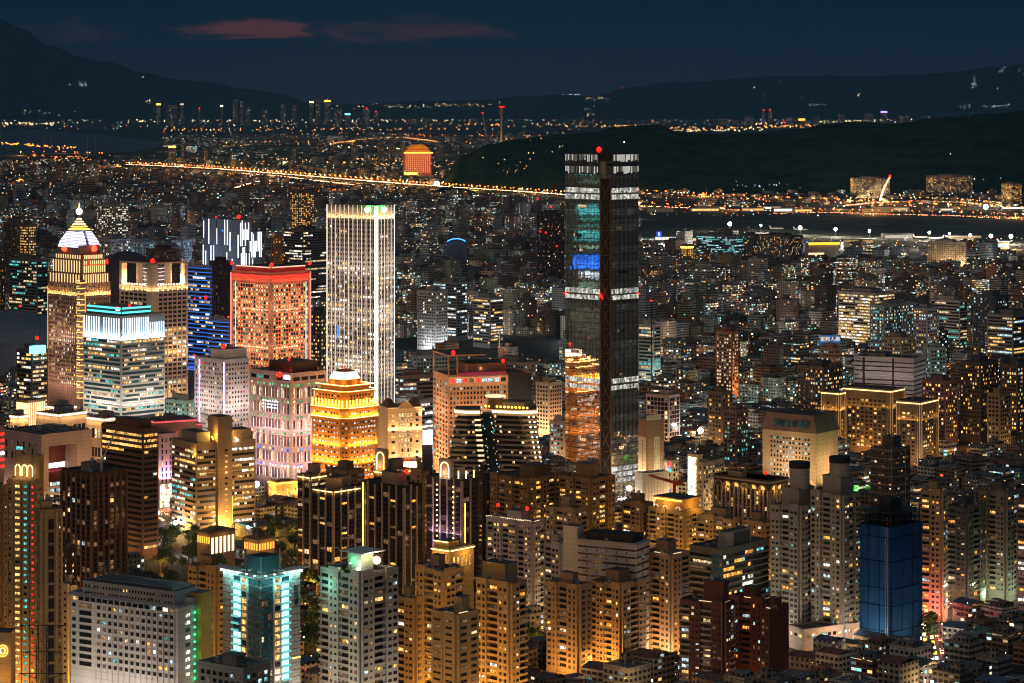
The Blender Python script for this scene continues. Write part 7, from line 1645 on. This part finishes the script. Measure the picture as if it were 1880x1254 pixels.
for k in range(16):
    a0, a1 = 2*math.pi*k/16, 2*math.pi*(k+1)/16; b.bar((2.4*math.cos(a0), 0, 2.8*math.sin(a0)), (2.4*math.cos(a1), 0, 2.8*math.sin(a1)), .4, 'glow_gold')
    b.bar((1.2*math.cos(a0), 0, 1.5*math.sin(a0)), (1.2*math.cos(a1), 0, 1.5*math.sin(a1)), .3, 'glow_warm')
b.build('ring', o); b = MB(); b.box(-9, 4, .5, 12, -48, 9, wall(TAN), top=ROOFC); b.build('lit_wall', o); point((0, -8, -14), 3500, GOLD, 1, o)

# the tower whose lights show only in the skyscraper's glass
X = (1112-CX)*2006/K-600; o = thing('illuminated_tower', 'tower with teal and blue lit floors mirrored in the glass of the skyscraper', 'skyscraper', (X, 2002, 0)); b = MB(); b.box(-20, 20, -24, 24, 0, 262, wall((.10, .16, .16)), top=ROOFC); b.build('wall', o)
rd = random.Random(8)
for y0_, y1_, m_, w_ in ((300, 318, 'mir_cyan', 12), (326, 334, 'mir_mint', 10), (375, 392, 'mir_cyan', 11), (396, 402, 'mir_teal', 16), (408, 414, 'mir_teal', 12), (424, 440, 'mir_cyan', 12), (448, 454, 'mir_mint', 10), (468, 490, 'mir_blue', 17), (496, 508, 'mir_white', 8), (512, 526, 'mir_mint', 14), (560, 600, 'mir_dim', 20), (605, 620, 'mir_dim', 20)):
    z0, z1 = 320-(y1_-190)*.5616, 320-(y0_-190)*.5616; z = z0
    while z < z1-1:
        b = MB(); b.box(20, 20.3, -w_*rd.uniform(.8, 1.1)-4, w_*rd.uniform(.6, 1), z, z+2.4, m_); b.build('lit_floor', o); z += 3.6
X = (1112-CX)*2006/K+640; o = thing('apartment_tower', 'tower with orange and white lit floors mirrored in the right face of the skyscraper', 'apartment tower', (X, 2012, 0)); b = MB(); b.box(-20, 20, -26, 26, 0, 268, wall((.10, .08, .07)), top=ROOFC); b.build('wall', o)
for k in range(60):
    z = rd.uniform(60, 262); y = rd.uniform(-24, 14); b = MB(); b.box(-20.3, -20, y, y+rd.uniform(3, 9), z, z+2, rd.choice(('win_amber', 'win_warm', 'win_white', 'win_dim', 'win_red'))); b.build('lit_floor', o)

ap = MB(); rd = random.Random(77)
for i in range(420):
    y = rd.choice((rd.uniform(352, 396), rd.uniform(352, 396), rd.uniform(436, 462))); x = rd.uniform(1170, 1890); p = G(x, y, 6); ap.ball(p.x, p.y, 6, p.y/K*rd.uniform(.3, 1.0), rd.choice(('glow_sodium', 'glow_sodium2', 'glow_sodium', 'glow_lampw', 'glow_cool', 'glow_amber')) if y < 400 else rd.choice(('glow_lampw', 'glow_cool', 'glow_lampw', 'glow_sodium2')), 5, 4)
for i in range(60): p = G(1175+i*12, 415+i*.28, 1); ap.ball(p.x, p.y, 1, p.y/K*.25, 'glow_tealline' if i % 7 else 'glow_red', 5, 3)
o = ap.build('airfield_lights'); o['kind'] = 'stuff'; o['label'] = 'countless small lamps round the airfield'
for i in range(26):
    x, y = rd.uniform(1170, 1880), rd.choice((rd.uniform(384, 392), rd.uniform(440, 462))); p = G(x, y, 0); w, d, h = rd.uniform(40, 120), rd.uniform(20, 40), rd.uniform(8, 16); o = thing('airport_shed', 'low lit shed beside the airfield', 'airport building', (p.x, p.y, 0), .1, group='low lit sheds beside the airfield'); b = MB(); b.box(-w/2, w/2, 0, d, 0, h, wall((.36, .34, .31)), top=ROOFC); b.build('wall', o); b = MB(); b.box(-w*.45, w*.45, -.4, -.1, h*.3, h*.75, rd.choice(('win_white', 'win_cool', 'win_soft', 'win_dim', 'win_warm'))); b.build('window_band', o)
for i in range(9): p = G(1220+i*80, 448, 12); point(tuple(p), 160000, rd.choice((WHITE, WARM, COOL)), 3)
for px, py, pw, c in ((60, 885, 30000, WARM), (176, 862, 30000, WARM), (240, 880, 26000, (1, .6, .5)), (330, 885, 26000, GOLD), (480, 905, 30000, GOLD), (548, 900, 20000, GOLD), (700, 880, 30000, WARM), (770, 868, 30000, WARM), (880, 900, 26000, WARM), (1000, 885, 22000, WARM), (1120, 935, 16000, WARM), (20, 800, 40000, WARM), (300, 800, 30000, WARM), (420, 830, 30000, (1, .7, .5)), (1180, 900, 9000, WARM), (640, 1010, 9000, SODIUM), (860, 1050, 9000, SODIUM), (1130, 960, 9000, SODIUM)): point(tuple(G(px, py, 10)), pw, c, 2)

# ======== the ordinary city ========
def citymat(name, roofonly=False):
    m = bpy.data.materials.new(name); m.use_nodes = True; nt = m.node_tree; b = nt.nodes['Principled BSDF']; b.inputs['Specular IOR Level'].default_value = .25
    uv = nt.nodes.new('ShaderNodeUVMap'); s = nt.nodes.new('ShaderNodeSeparateXYZ'); LK(nt, uv.outputs[0], s.inputs[0])
    wc = nt.nodes.new('ShaderNodeAttribute'); wc.attribute_name = 'wallcol'; bp = nt.nodes.new('ShaderNodeAttribute'); bp.attribute_name = 'bp'
    q = nt.nodes.new('ShaderNodeSeparateColor'); LK(nt, bp.outputs['Color'], q.inputs[0])
    fx, fy = mth(nt, 'FRACT', s.outputs[0]), mth(nt, 'FRACT', s.outputs[1])
    ax = mth(nt, 'ABSOLUTE', mth(nt, 'SUBTRACT', fx, .5)); ay = mth(nt, 'ABSOLUTE', mth(nt, 'SUBTRACT', fy, .5))
    wx = mth(nt, 'LESS_THAN', ax, mth(nt, 'MULTIPLY_ADD', q.outputs[2], .22, .24)); wy = mth(nt, 'LESS_THAN', ay, .24); win = mth(nt, 'MULTIPLY', wx, wy)
    cb = nt.nodes.new('ShaderNodeCombineXYZ'); LK(nt, mth(nt, 'FLOOR', s.outputs[0]), cb.inputs[0]); LK(nt, mth(nt, 'FLOOR', s.outputs[1]), cb.inputs[1]); LK(nt, mth(nt, 'MULTIPLY', q.outputs[0], 997.0), cb.inputs[2])
    wn = nt.nodes.new('ShaderNodeTexWhiteNoise'); LK(nt, cb.outputs[0], wn.inputs[0])
    w2 = nt.nodes.new('ShaderNodeTexWhiteNoise'); v = nt.nodes.new('ShaderNodeVectorMath'); v.operation = 'ADD'; LK(nt, cb.outputs[0], v.inputs[0]); v.inputs[1].default_value = (31.7, 11.3, 5.1); LK(nt, v.outputs[0], w2.inputs[0])
    cr = nt.nodes.new('ShaderNodeCombineXYZ'); LK(nt, mth(nt, 'FLOOR', s.outputs[1]), cr.inputs[1]); LK(nt, mth(nt, 'MULTIPLY', q.outputs[0], 531.0), cr.inputs[2]); wr = nt.nodes.new('ShaderNodeTexWhiteNoise'); LK(nt, cr.outputs[0], wr.inputs[0])
    cc = nt.nodes.new('ShaderNodeCombineXYZ'); LK(nt, mth(nt, 'FLOOR', s.outputs[0]), cc.inputs[0]); LK(nt, mth(nt, 'MULTIPLY', q.outputs[0], 733.0), cc.inputs[2]); wk = nt.nodes.new('ShaderNodeTexWhiteNoise'); LK(nt, cc.outputs[0], wk.inputs[0])
    # offices light whole storeys, some blocks light their stair columns, the rest room by room
    office_ = mth(nt, 'GREATER_THAN', q.outputs[2], .72); stair = mth(nt, 'LESS_THAN', q.outputs[2], .16)
    th = mth(nt, 'ADD', q.outputs[1], mth(nt, 'ADD', mth(nt, 'MULTIPLY', mth(nt, 'MULTIPLY', office_, mth(nt, 'LESS_THAN', wr.outputs[0], mth(nt, 'MULTIPLY', q.outputs[1], 1.2))), .65), mth(nt, 'MULTIPLY', mth(nt, 'MULTIPLY', stair, mth(nt, 'LESS_THAN', wk.outputs[0], .12)), .8)))
    lit = mth(nt, 'LESS_THAN', wn.outputs[0], th); L = mth(nt, 'MULTIPLY', win, lit)
    pal = ramp(nt, [(0, (1, .50, .13)), (.17, (1, .68, .34)), (.34, (1, .88, .66)), (.54, (.68, .92, 1)), (.78, (.25, .80, .72)), (.88, (1, .36, .06)), (.965, (.9, .08, .05)), (.985, (.15, .3, 1))], 'CONSTANT'); LK(nt, w2.outputs[0], pal.inputs[0])
    n1 = nt.nodes.new('ShaderNodeTexNoise'); n1.inputs['Scale'].default_value = .35; n1.inputs['Detail'].default_value = 4; tc_ = nt.nodes.new('ShaderNodeTexCoord'); LK(nt, tc_.outputs['Object'], n1.inputs[0])
    w0 = nt.nodes.new('ShaderNodeMix'); w0.data_type = 'RGBA'; w0.blend_type = 'MULTIPLY'; w0.inputs[0].default_value = 1; LK(nt, wc.outputs['Color'], w0.inputs[6]); gg = ramp(nt, [(.3, (.6, .6, .6)), (.7, (1.2, 1.2, 1.2))]); LK(nt, n1.outputs[0], gg.inputs[0]); LK(nt, gg.outputs[0], w0.inputs[7])
    mx = nt.nodes.new('ShaderNodeMix'); mx.data_type = 'RGBA'; LK(nt, win, mx.inputs[0]); LK(nt, w0.outputs[2], mx.inputs[6]); mx.inputs[7].default_value = (.02, .022, .028, 1); LK(nt, mx.outputs[2], b.inputs['Base Color'])
    b.inputs['Roughness'].default_value = .8
    LK(nt, pal.outputs[0], b.inputs['Emission Color']); sc_ = nt.nodes.new('ShaderNodeSeparateColor'); LK(nt, w2.outputs['Color'], sc_.inputs[0])
    LK(nt, mth(nt, 'MULTIPLY', L, mth(nt, 'MULTIPLY_ADD', mth(nt, 'POWER', sc_.outputs[1], 3.0), 2.6, .16)), b.inputs['Emission Strength'])
    m.cycles.emission_sampling = 'NONE'; MATS['city'] = m; return m
CITY = citymat('city_facade')
def roofmat():
    m = bpy.data.materials.new('city_roof'); m.use_nodes = True; nt = m.node_tree; b = nt.nodes['Principled BSDF']; b.inputs['Roughness'].default_value = .7
    wc = nt.nodes.new('ShaderNodeAttribute'); wc.attribute_name = 'wallcol'; n1 = nt.nodes.new('ShaderNodeTexNoise'); n1.inputs['Scale'].default_value = .3; n1.inputs['Detail'].default_value = 5; tc_ = nt.nodes.new('ShaderNodeTexCoord'); LK(nt, tc_.outputs['Object'], n1.inputs[0])
    w0 = nt.nodes.new('ShaderNodeMix'); w0.data_type = 'RGBA'; w0.blend_type = 'MULTIPLY'; w0.inputs[0].default_value = 1; LK(nt, wc.outputs['Color'], w0.inputs[6]); gg = ramp(nt, [(.3, (.5, .5, .5)), (.7, (1.3, 1.3, 1.3))]); LK(nt, n1.outputs[0], gg.inputs[0]); LK(nt, gg.outputs[0], w0.inputs[7]); LK(nt, w0.outputs[2], b.inputs['Base Color']); MATS['cityroof'] = m; return m
ROOFM = roofmat()
class CB:
    """city boxes with window uv cells and per-face attributes"""
    def __init__(s): s.v = []; s.f = []; s.uv = []; s.c = []; s.p = []; s.mi = []
    def quad(s, pts, uvs, c, p, mi): n = len(s.v); s.v += pts; s.f.append((n, n+1, n+2, n+3)); s.uv += uvs; s.c.append(c); s.p.append(p); s.mi.append(mi)
    def box(s, cx, cy, rz, wx, wy, z0, z1, col, roofc, bp, cell=3.4, fl=3.3, gable=0.0):
        P_ = [rotz(x, y, rz) for x, y in ((-wx/2, -wy/2), (wx/2, -wy/2), (wx/2, wy/2), (-wx/2, wy/2))]; P_ = [(cx+x, cy+y) for x, y in P_]; h = (z1-z0)/fl
        for i in range(4):
            a, b = P_[i], P_[(i+1) % 4]; w = max(1, round((wx if i % 2 == 0 else wy)/cell)); o = i*40
            s.quad([(*a, z0), (*b, z0), (*b, z1), (*a, z1)], [(o, 0), (o+w, 0), (o+w, h), (o, h)], col, bp, 0)
        if gable:
            m0 = ((P_[0][0]+P_[3][0])/2, (P_[0][1]+P_[3][1])/2, z1+gable); m1 = ((P_[1][0]+P_[2][0])/2, (P_[1][1]+P_[2][1])/2, z1+gable); Z = [(0, 0)]*4
            s.quad([(*P_[0], z1), (*P_[1], z1), m1, m0], Z, roofc, bp, 1); s.quad([(*P_[2], z1), (*P_[3], z1), m0, m1], Z, roofc, bp, 1)
        else: s.quad([(*p, z1) for p in P_], [(0, 0)]*4, roofc, bp, 1)
    def add(s, o):
        n = len(s.v); s.v += o.v; s.f += [tuple(n+i for i in f) for f in o.f]; s.uv += o.uv; s.c += o.c; s.p += o.p; s.mi += o.mi
    def build(s, name, loc=None, parent=None, **kw):
        me = bpy.data.meshes.new(name); me.from_pydata(s.v, [], s.f); me.materials.append(CITY); me.materials.append(ROOFM); me.polygons.foreach_set('material_index', s.mi)
        u = me.uv_layers.new(name='UVMap'); u.data.foreach_set('uv', [t for q in s.uv for t in q])
        a = me.attributes.new('wallcol', 'FLOAT_COLOR', 'FACE'); a.data.foreach_set('color', [t for c in s.c for t in (*c, 1)])
        a = me.attributes.new('bp', 'FLOAT_COLOR', 'FACE'); a.data.foreach_set('color', [t for c in s.p for t in (*c, 1)]); me.update()
        return link(name, me, parent, loc, **kw)
rd = random.Random(11)
WC = [((.52, .51, .50), 'pale grey'), ((.50, .52, .54), 'white'), ((.34, .29, .23), 'tan'), ((.22, .18, .15), 'brown'), ((.16, .15, .15), 'dark grey'), ((.36, .22, .16), 'terracotta'), ((.56, .54, .50), 'off-white'), ((.28, .30, .32), 'slate grey'), ((.30, .20, .18), 'pinkish brown'), ((.36, .36, .30), 'beige')]
RC = [((.12, .13, .14), 'flat dark'), ((.10, .18, .15), 'green sheet'), ((.20, .22, .25), 'grey sheet'), ((.22, .11, .08), 'rust sheet'), ((.11, .16, .24), 'blue sheet'), ((.17, .15, .13), 'flat brown')]
def clear(x, y, r):
    for fx, fy, rz, wx, wy in FOOT:
        u, v = rotz(x-fx, y-fy, -rz)
        if -r < u < wx+r and -r < v < wy+r: return False
    return True
def zone(px, py, Y):
    """(max height, min height, lit share, density) of the ordinary city at a ground point"""
    if px > 1165 and 380 < py < 452+max(0, (px-1165)*.03): return None          # airfield
    if 640 < px < 1045 and 620 < py < 662: return None                          # rail yard
    if px < 300 and 238 < py < 288: return None
    if 470 < px < 600 and 950 < py < 1060 or 270 < px < 420 and 985 < py < 1100 or 560 < px < 600 and 1060 < py < 1260: return None   # parks
    if 1692 < px < 1748 and py > 1085: return None                              # market street
    if py > 1040 and px > 960: return (17, 9, .07, .97)
    if py > 1000: return (14, 8, .08, .9)
    if py > 860: return (16, 8, .13, .92)
    if py > 740: return (15 if rd.random() < .85 else 30, 7, .13, .96)
    if py > 640: return (24 if rd.random() < .7 else 50, 10, .15, .92)
    if py > 520: return (34 if rd.random() < .6 else 62, 12, .17, .9)
    if py > 450: return (26 if rd.random() < .8 else 50, 10, .09, .88)
    if px > 1165: return (14, 6, .25, .35) if 352 < py < 402 else None
    if py > 362: return (26 if rd.random() < .78 else 58, 9, .13, .85)
    return (16 if rd.random() < .85 else 45, 6, .10, .5)
LINES = [[(225, 303), (400, 312), (600, 329), (720, 339), (850, 348), (1045, 362)], [(735, 320), (800, 320)], [(0, 288), (300, 290)], [(410, 268), (590, 267)], [(610, 270), (680, 262), (800, 268)], [(1165, 390), (1900, 410)], [(1165, 458), (1900, 480)], [(640, 664), (1045, 664)], [(40, 288), (200, 290)]]
CROSS = []; allb = []; ANG = R(47); c_ = 27.0
def sample(Y0, Y1, step, lo=0):
    n = int(Y1*.3/step)+60; j = int(Y0/step)-n
    import itertools
    R_ = int(Y1*1.3/step)
    for a in range(-R_, R_):
        for b in range(0, R_*2):
            u, v = (a+.5)*step, (b-R_*.5)*step
            x, y = rotz(u, v, ANG-math.pi/2)
            if not (Y0 <= y < Y1) or abs(x) > y*.215+12: continue
            yield x, y, a, b
for Y0, Y1, step in ((1180, 2300, 21.0), (2300, 4200, 27.0), (4200, 7600, 36.0), (7600, 14000, 62.0), (14000, 25000, 130.0)):
    for x, y, a, b in sample(Y0, Y1, step):
        x0, y0 = x, y
        if a % 6 == 0 and b % 5 == 0 and Y0 < 7000 and -20 < PROJ(x, y, 0)[0] < 1900: CROSS.append((x, y, Y0))
        if a % 6 == 0 or b % 5 == 0: continue                                     # streets
        px, py = PROJ(x, y, 0)
        if px < -30 or px > 1910: continue
        zt = zone(px, py, y)
        if zt is None or rd.random() > zt[3]: continue
        if Y0 >= 7600 and px > 800 and py < 350 and py > 228 and px < 1900 and py > 345-(px-800)*.4: continue
        wx, wy = step*rd.uniform(.62, .92), step*rd.uniform(.62, .92)
        if not clear(x, y, max(wx, wy)*.62): continue
        h = zt[1]+(zt[0]-zt[1])*rd.random()**1.4
        lim = 999
        for ln in LINES:
            if ln[0][0] <= px <= ln[-1][0]:
                k = max(i for i in range(len(ln)-1) if ln[i][0] <= px); l = ln[k][1]+(ln[k+1][1]-ln[k][1])*(px-ln[k][0])/(ln[k+1][0]-ln[k][0])
                if py > l: lim = min(lim, CAMH-(l+3-HZ)*y/K)
        if lim < 4: continue
        h = min(h, lim)
        q = mnoise.noise(Vector((x/260, y/380, 3.3)))
        if y > 2300: zt = (zt[0], zt[1], max(.012, zt[2]*(1+2.4*q)), zt[3])
        if step > 60: wx *= .55; wy *= .55
        allb.append((x+rd.uniform(-1, 1), y+rd.uniform(-1, 1), ANG-math.pi/2+rd.choice((0, 0, 0, .12, -.15)), wx, wy, h, zt[2]))
# sort by how large each one shows
allb.sort(key=lambda t: -((t[3]+t[4])*t[5]+t[3]*t[4]*.18)/(t[1]**2)*(1 if 1255 > PROJ(t[0], t[1], t[5])[1] else 0))
def make(t, detail=True):
    x, y, rz, wx, wy, h, lit = t; r = random.Random(int(x*7+y*13)); (wc, wn_), (rc, rn) = r.choice(WC), r.choice(RC)
    L = min(.9, lit*r.choice((.15, .4, .7, 1, 1.3, 2.6))); L = L*(.7 if y > 4200 else 1); bp = (r.random(), L, r.random()); g = CB(); hi = h > 22; gable = 0 if hi or r.random() < .5 else r.uniform(1, 2.5)
    g.box(0, 0, rz, wx, wy, 0, h, wc, rc, bp, cell=3.4 if y < 7600 else 7, fl=3.3 if y < 7600 else 6, gable=gable)
    parts = []
    if not gable and y < 2900 and r.random() < .65:
        q = CB(); u, v = rotz(r.uniform(-.12, .12)*wx, r.uniform(-.12, .12)*wy, rz); q.box(u, v, rz, wx*r.uniform(.45, .8), wy*r.uniform(.45, .8), h+.02, h+2.5, (.2, .2, .2), r.choice(RC)[0], (0, 0, 0), gable=r.uniform(.4, 1.4)); parts.append(('roof_shed', q))
    if not gable:
        for k in range(1 if y > 3000 else 5):
            q = CB(); u, v = rotz(r.uniform(-.28, .28)*wx, r.uniform(-.28, .28)*wy, rz); w = r.uniform(.2, .42) if k == 0 else .12
            q.box(u, v, rz, wx*w, wy*w, h, h+(r.uniform(2.6, 6) if k == 0 else 2), wc if k == 0 else (.3, .3, .3), rc, (0, 0, 0)); parts.append(('penthouse' if k == 0 else 'water_tank', q))
        if y < 3000:
            q = CB(); e = .25
            for (u0, v0, a, b_) in ((0, -wy/2, wx, e), (0, wy/2, wx, e), (-wx/2, 0, e, wy), (wx/2, 0, e, wy)): u, v = rotz(u0, v0, rz); q.box(u, v, rz, a+e, b_+e, h, h+1.0, wc, wc, (0, 0, 0))
            parts.append(('parapet', q))
    if y < 2300:
        q = CB()
        for k in range(int(h/3.3)):
            if k == 0: continue
            u, v = rotz(0, -wy/2-.5, rz); q.box(u, v, rz, wx*.8, 1.0, k*3.3-.2, k*3.3+.75, tuple(min(.6, c*1.15) for c in wc), wc, (0, 0, 0)); u, v = rotz(-wx/2-.5, 0, rz); q.box(u, v, rz, 1.0, wy*.7, k*3.3-.2, k*3.3+.75, tuple(min(.6, c*1.15) for c in wc), wc, (0, 0, 0))
        parts.append(('balcony_tier', q))
    return g, parts, wn_, rn, L, hi, int(h/3.3)
NAMED = [(f[0], f[1]) for f in []]
LAND = []
for o in list(S.objects):
    if o.parent is None and o.get('label') and o.get('category') not in ('street lamp', 'car', 'beacon', 'floodlight mast', 'crane', 'sign', 'airliner', None): LAND.append((o.location.x, o.location.y, o['label']))
SHORT = {'glass_skyscraper': 'glass skyscraper'}
def landmark(x, y):
    best = sorted((((lx-x)**2+((ly-y)*.35)**2), lx, ly, lab) for lx, ly, lab in LAND)[:6]; return best
used = {}
def shortname(lab):
    w = lab.split()
    for stop in ('with', 'of', 'between', 'beside', 'behind', 'in', 'at', 'left', 'right', 'below', 'outlined', 'striped', 'cut', 'lit', 'above', 'near', 'wrapped', 'ringed', 'edged', 'marked', 'by', 'under', 'over', 'standing', 'that', 'among', 'close', 'on', 'from', 'before', 'beyond', 'crowded', 'cluster', 'just'):
        if stop in w[2:]: w = w[:w[2:].index(stop)+2]
    return ' '.join(w[:5])
litw = lambda L: 'dark' if L < .1 else 'dim' if L < .2 else 'part-lit' if L < .4 else 'brightly lit'
NW = ('zero', 'one', 'two', 'three', 'four', 'five', 'six', 'seven', 'eight', 'nine', 'ten', 'eleven', 'twelve', 'thirteen', 'fourteen', 'fifteen', 'sixteen', 'seventeen', 'eighteen', 'nineteen', 'twenty')
mass = CB(); nind = 0
for t in allb:
    g, parts, wn_, rn, L, hi, fl = make(t); x, y = t[0], t[1]
    px, py = PROJ(x, y, t[5])
    if nind < 290 and -10 < px < 1890 and py < 1262 and y < 5200:
        lab = None
        for d2, lx, ly, ll in landmark(x, y):
            pl = PROJ(lx, ly, 0)[0]; rel = 'behind' if y > ly+60 and abs(px-pl) < 60 else 'in front of' if y < ly-60 and abs(px-pl) < 60 else 'left of' if px < pl else 'right of'
            for form in (f'{wn_} {NW[min(20, fl)]}-storey building, {rn} roof, {rel} the {shortname(ll)}', f'{litw(L)} {wn_} building of {NW[min(20, fl)]} storeys with {rn} roof {rel} the {shortname(ll)}'):
                if form not in used and len(form.split()) <= 16: lab = form; break
            if lab: break
        if not lab: mass_add = True
        else:
            used[lab] = 1; o = g.build('mid_rise' if hi else 'low_rise', (x, y, 0)); tag(o, lab, 'mid-rise building' if hi else 'low-rise building', 'mid-rise buildings among the low roofs' if hi else 'low-rise buildings of the dense quarters')
            for nm, q in parts: q.build(nm, None, o)
            nind += 1; continue
    for q in [g]+[p for _, p in parts]:
        q.v = [(a+x, b+y, c) for a, b, c in q.v]; mass.add(q)
o = mass.build('distant_city'); o['kind'] = 'stuff'; o['label'] = 'dense mass of small city buildings with lit windows'
if LAMPREST.f: o = LAMPREST.build('distant_street_lights'); o['kind'] = 'stuff'; o['label'] = 'far street lamps past counting'
# small lamps, signs and lit yards between the roofs
sm = MB(); rd2 = random.Random(9); npl = 0
PALN = ['glow_warm', 'glow_lampw', 'glow_cool', 'glow_sodium2', 'glow_teal', 'glow_amber', 'glow_red', 'glow_blue', 'glow_green']
for t in allb:
    x, y, rz, wx, wy, h, lit = t
    if y > 14000: continue
    pr_ = .55 if y < 2300 else .8 if y < 4200 else .8
    for k in range(2):
        if rd2.random() < (pr_*.5 if y < 4200 else .14):
            m = rd2.choices(PALN, (4, 7, 7, 2.5, 2.5, 1, .4, .3, .3))[0]; r = max(.25, y/K*rd2.uniform(.25, .75)); u, v = rotz(rd2.uniform(-.6, .6)*wx, rd2.choice((-.62, -.55))*wy, rz); z = rd2.choice((5, 5, 8, h*.7, h+1))
            sm.ball(x+u, y+v, z, r, m, 5, 4)
    if y < 4600 and rd2.random() < (.075 if y < 2300 else .05) and npl < 200:
        npl += 1; u, v = rotz(-.75*wx, -.75*wy, rz); c = rd2.choice((SODIUM, WARM, WARM, WHITE, COOL, (1, .42, .1))); point((x+u, y+v, 7), (2200 if y < 2300 else 8000)*rd2.uniform(.5, 1.8), c, 1.2)
for x, y, Y0 in CROSS:
    if zone(*PROJ(x, y, 0), y) is None or not clear(x, y, 3): continue
    near = Y0 == 1180 and PROJ(x, y, 0)[0] < 1350; c = rd2.choice((SODIUM, SODIUM, WARM) if near else (SODIUM, WARM, WHITE, (1, .9, .8), (1, .95, .85), COOL, COOL, (.6, 1, .85), (.7, .95, 1))); pw = (3.2 if near else 1)*{1180: 2200, 2300: 17000, 4200: 20000}[Y0]*rd2.uniform(.5, 2.2)
    point((x, y, 9), pw, c, 1.5)
    for k in range(5): sm.ball(x+rd2.uniform(-12, 12), y+rd2.uniform(-12, 12), rd2.choice((3, 5, 8)), max(.3, y/K*rd2.uniform(.35, .9)), rd2.choice(('glow_warm', 'glow_lampw', 'glow_sodium2', 'glow_cool')), 5, 4)
o = sm.build('small_city_lamps'); o['kind'] = 'stuff'; o['label'] = 'countless small lamps and shop signs between the roofs'
# ======== trees ========
lm = bpy.data.materials.new('leaves'); lm.use_nodes = True; nt = lm.node_tree; b_ = nt.nodes['Principled BSDF']; b_.inputs['Roughness'].default_value = .7
gi = nt.nodes.new('ShaderNodeNewGeometry'); r_ = ramp(nt, [(0, (.05, .10, .03)), (1, (.16, .22, .07))]); LK(nt, gi.outputs['Random Per Island'], r_.inputs[0]); LK(nt, r_.outputs[0], b_.inputs['Base Color']); MATS['leaves'] = lm
bark = bsdf('bark', (.10, .07, .05), .9, vary=.3, vscale=2)
def tree_meshes(seed, h, r):
    q = random.Random(seed); t = MB(); t.cyl(0, 0, 0, h*.45, .35, bark, 8, r2=.22)
    for k in range(6):
        a = k*1.05+q.uniform(-.3, .3); t.bar((0, 0, h*(.28+.03*k)), (r*.6*math.cos(a), r*.6*math.sin(a), h*(.6+.04*k)), .16, bark)
    c = MB(); cl = [(q.uniform(-.6, .6)*r, q.uniform(-.6, .6)*r, h*q.uniform(.5, .85), r*q.uniform(.35, .6)) for _ in range(11)]
    for cx, cy_, cz, cr in cl:
        for k in range(75):
            d = Vector((q.gauss(0, 1), q.gauss(0, 1), q.gauss(0, 1))).normalized()*cr*q.uniform(.55, 1.05); p = Vector((cx, cy_, cz))+Vector((d.x, d.y, d.z*.75)); a = Vector((q.gauss(0, 1), q.gauss(0, 1), q.gauss(0, .6))).normalized()*.42; n = d.normalized(); e = n.cross(a).normalized()*.36
            c.face([p-a-e, p+a-e*.6, p+a*.8+e, p-a*.7+e*.8], 'leaves')
    return t.mesh('trunk'), c.mesh('crown')
TM = [tree_meshes(i, 10+i, 4.2+.4*i) for i in range(4)]
TR = random.Random(4); NT = 0
def trees(n, x0, x1, y0, y1, where, sc=1.0):
    global NT
    for i in range(n):
        px, py = TR.uniform(x0, x1), TR.uniform(y0, y1); p = G(px, py, 0)
        if not clear(p.x, p.y, 2): continue
        tm, cm = TM[TR.randrange(4)]; s_ = sc*TR.uniform(.8, 1.3); o = thing('park_tree', 'dark leafy tree '+where, 'tree', (p.x, p.y, 0), TR.uniform(0, 6.28), group='trees '+where); o.scale = (s_, s_, s_*TR.uniform(.9, 1.2)); link('trunk', tm, o); link('crown', cm, o); NT += 1
trees(46, 470, 600, 965, 1070, 'in the park below the pink fluted tower'); trees(34, 270, 420, 985, 1100, 'in the park right of the dark brown ribbed tower'); trees(16, 556, 598, 1090, 1260, 'between the teal crowned and the white apartment tower')
trees(14, 700, 760, 1215, 1290, 'at the foot of the tan towers, bottom centre'); trees(12, 960, 1000, 1140, 1190, 'beside the tall yellow-footed tower'); trees(16, 1130, 1245, 1215, 1262, 'under the long pinkish apartment block'); trees(8, 1694, 1706, 1120, 1230, 'along the market street'); trees(20, 1190, 1420, 540, 600, 'in the dark strip before the airfield', 1.6); trees(14, 60, 130, 1240, 1300, 'at the bottom left corner'); trees(12, 1240, 1330, 860, 905, 'along the bright shopping street', .8); trees(10, 780, 800, 1040, 1080, 'behind the gold-lit podium')
for px, py, pw, c in ((490, 950, 9000, GOLD), (530, 945, 9000, GOLD), (545, 985, 6000, GOLD), (475, 1000, 5000, SODIUM), (505, 975, 7000, GOLD), (560, 1000, 5000, GOLD), (520, 1035, 3500, WARM), (340, 1005, 6000, WHITE), (300, 1040, 3500, SODIUM), (580, 1120, 4000, WARM), (575, 1210, 5000, SODIUM), (720, 1240, 6000, SODIUM), (975, 1165, 800, SODIUM), (1280, 885, 9000, WARM), (1230, 890, 9000, (.7, 1, .6)), (90, 1270, 9000, SODIUM), (1712, 1120, 3500, (1, .3, .3)), (1800, 1125, 3500, (.8, 1, .8)), (1570, 905, 2500, (.1, 1, .15))):
    p = G(px, py, 6); point(tuple(p), pw*1.8, c, 1)

# ======== haze ========
hv = bpy.data.materials.new('haze_air'); hv.use_nodes = True; nt = hv.node_tree; nt.nodes.clear()
pv = nt.nodes.new('ShaderNodeVolumePrincipled'); pv.inputs['Color'].default_value = (.20, .56, 1, 1); pv.inputs['Density'].default_value = 1.15e-5; pv.inputs['Anisotropy'].default_value = 0
ou = nt.nodes.new('ShaderNodeOutputMaterial'); LK(nt, pv.outputs[0], ou.inputs['Volume'])
MATS['haze'] = hv; b = MB(); b.box(-15100, 15100, -1500, 56100, -31, 2300, 'haze'); o = b.build('haze', kind='stuff'); o['label'] = 'thin blue night haze over the whole city'
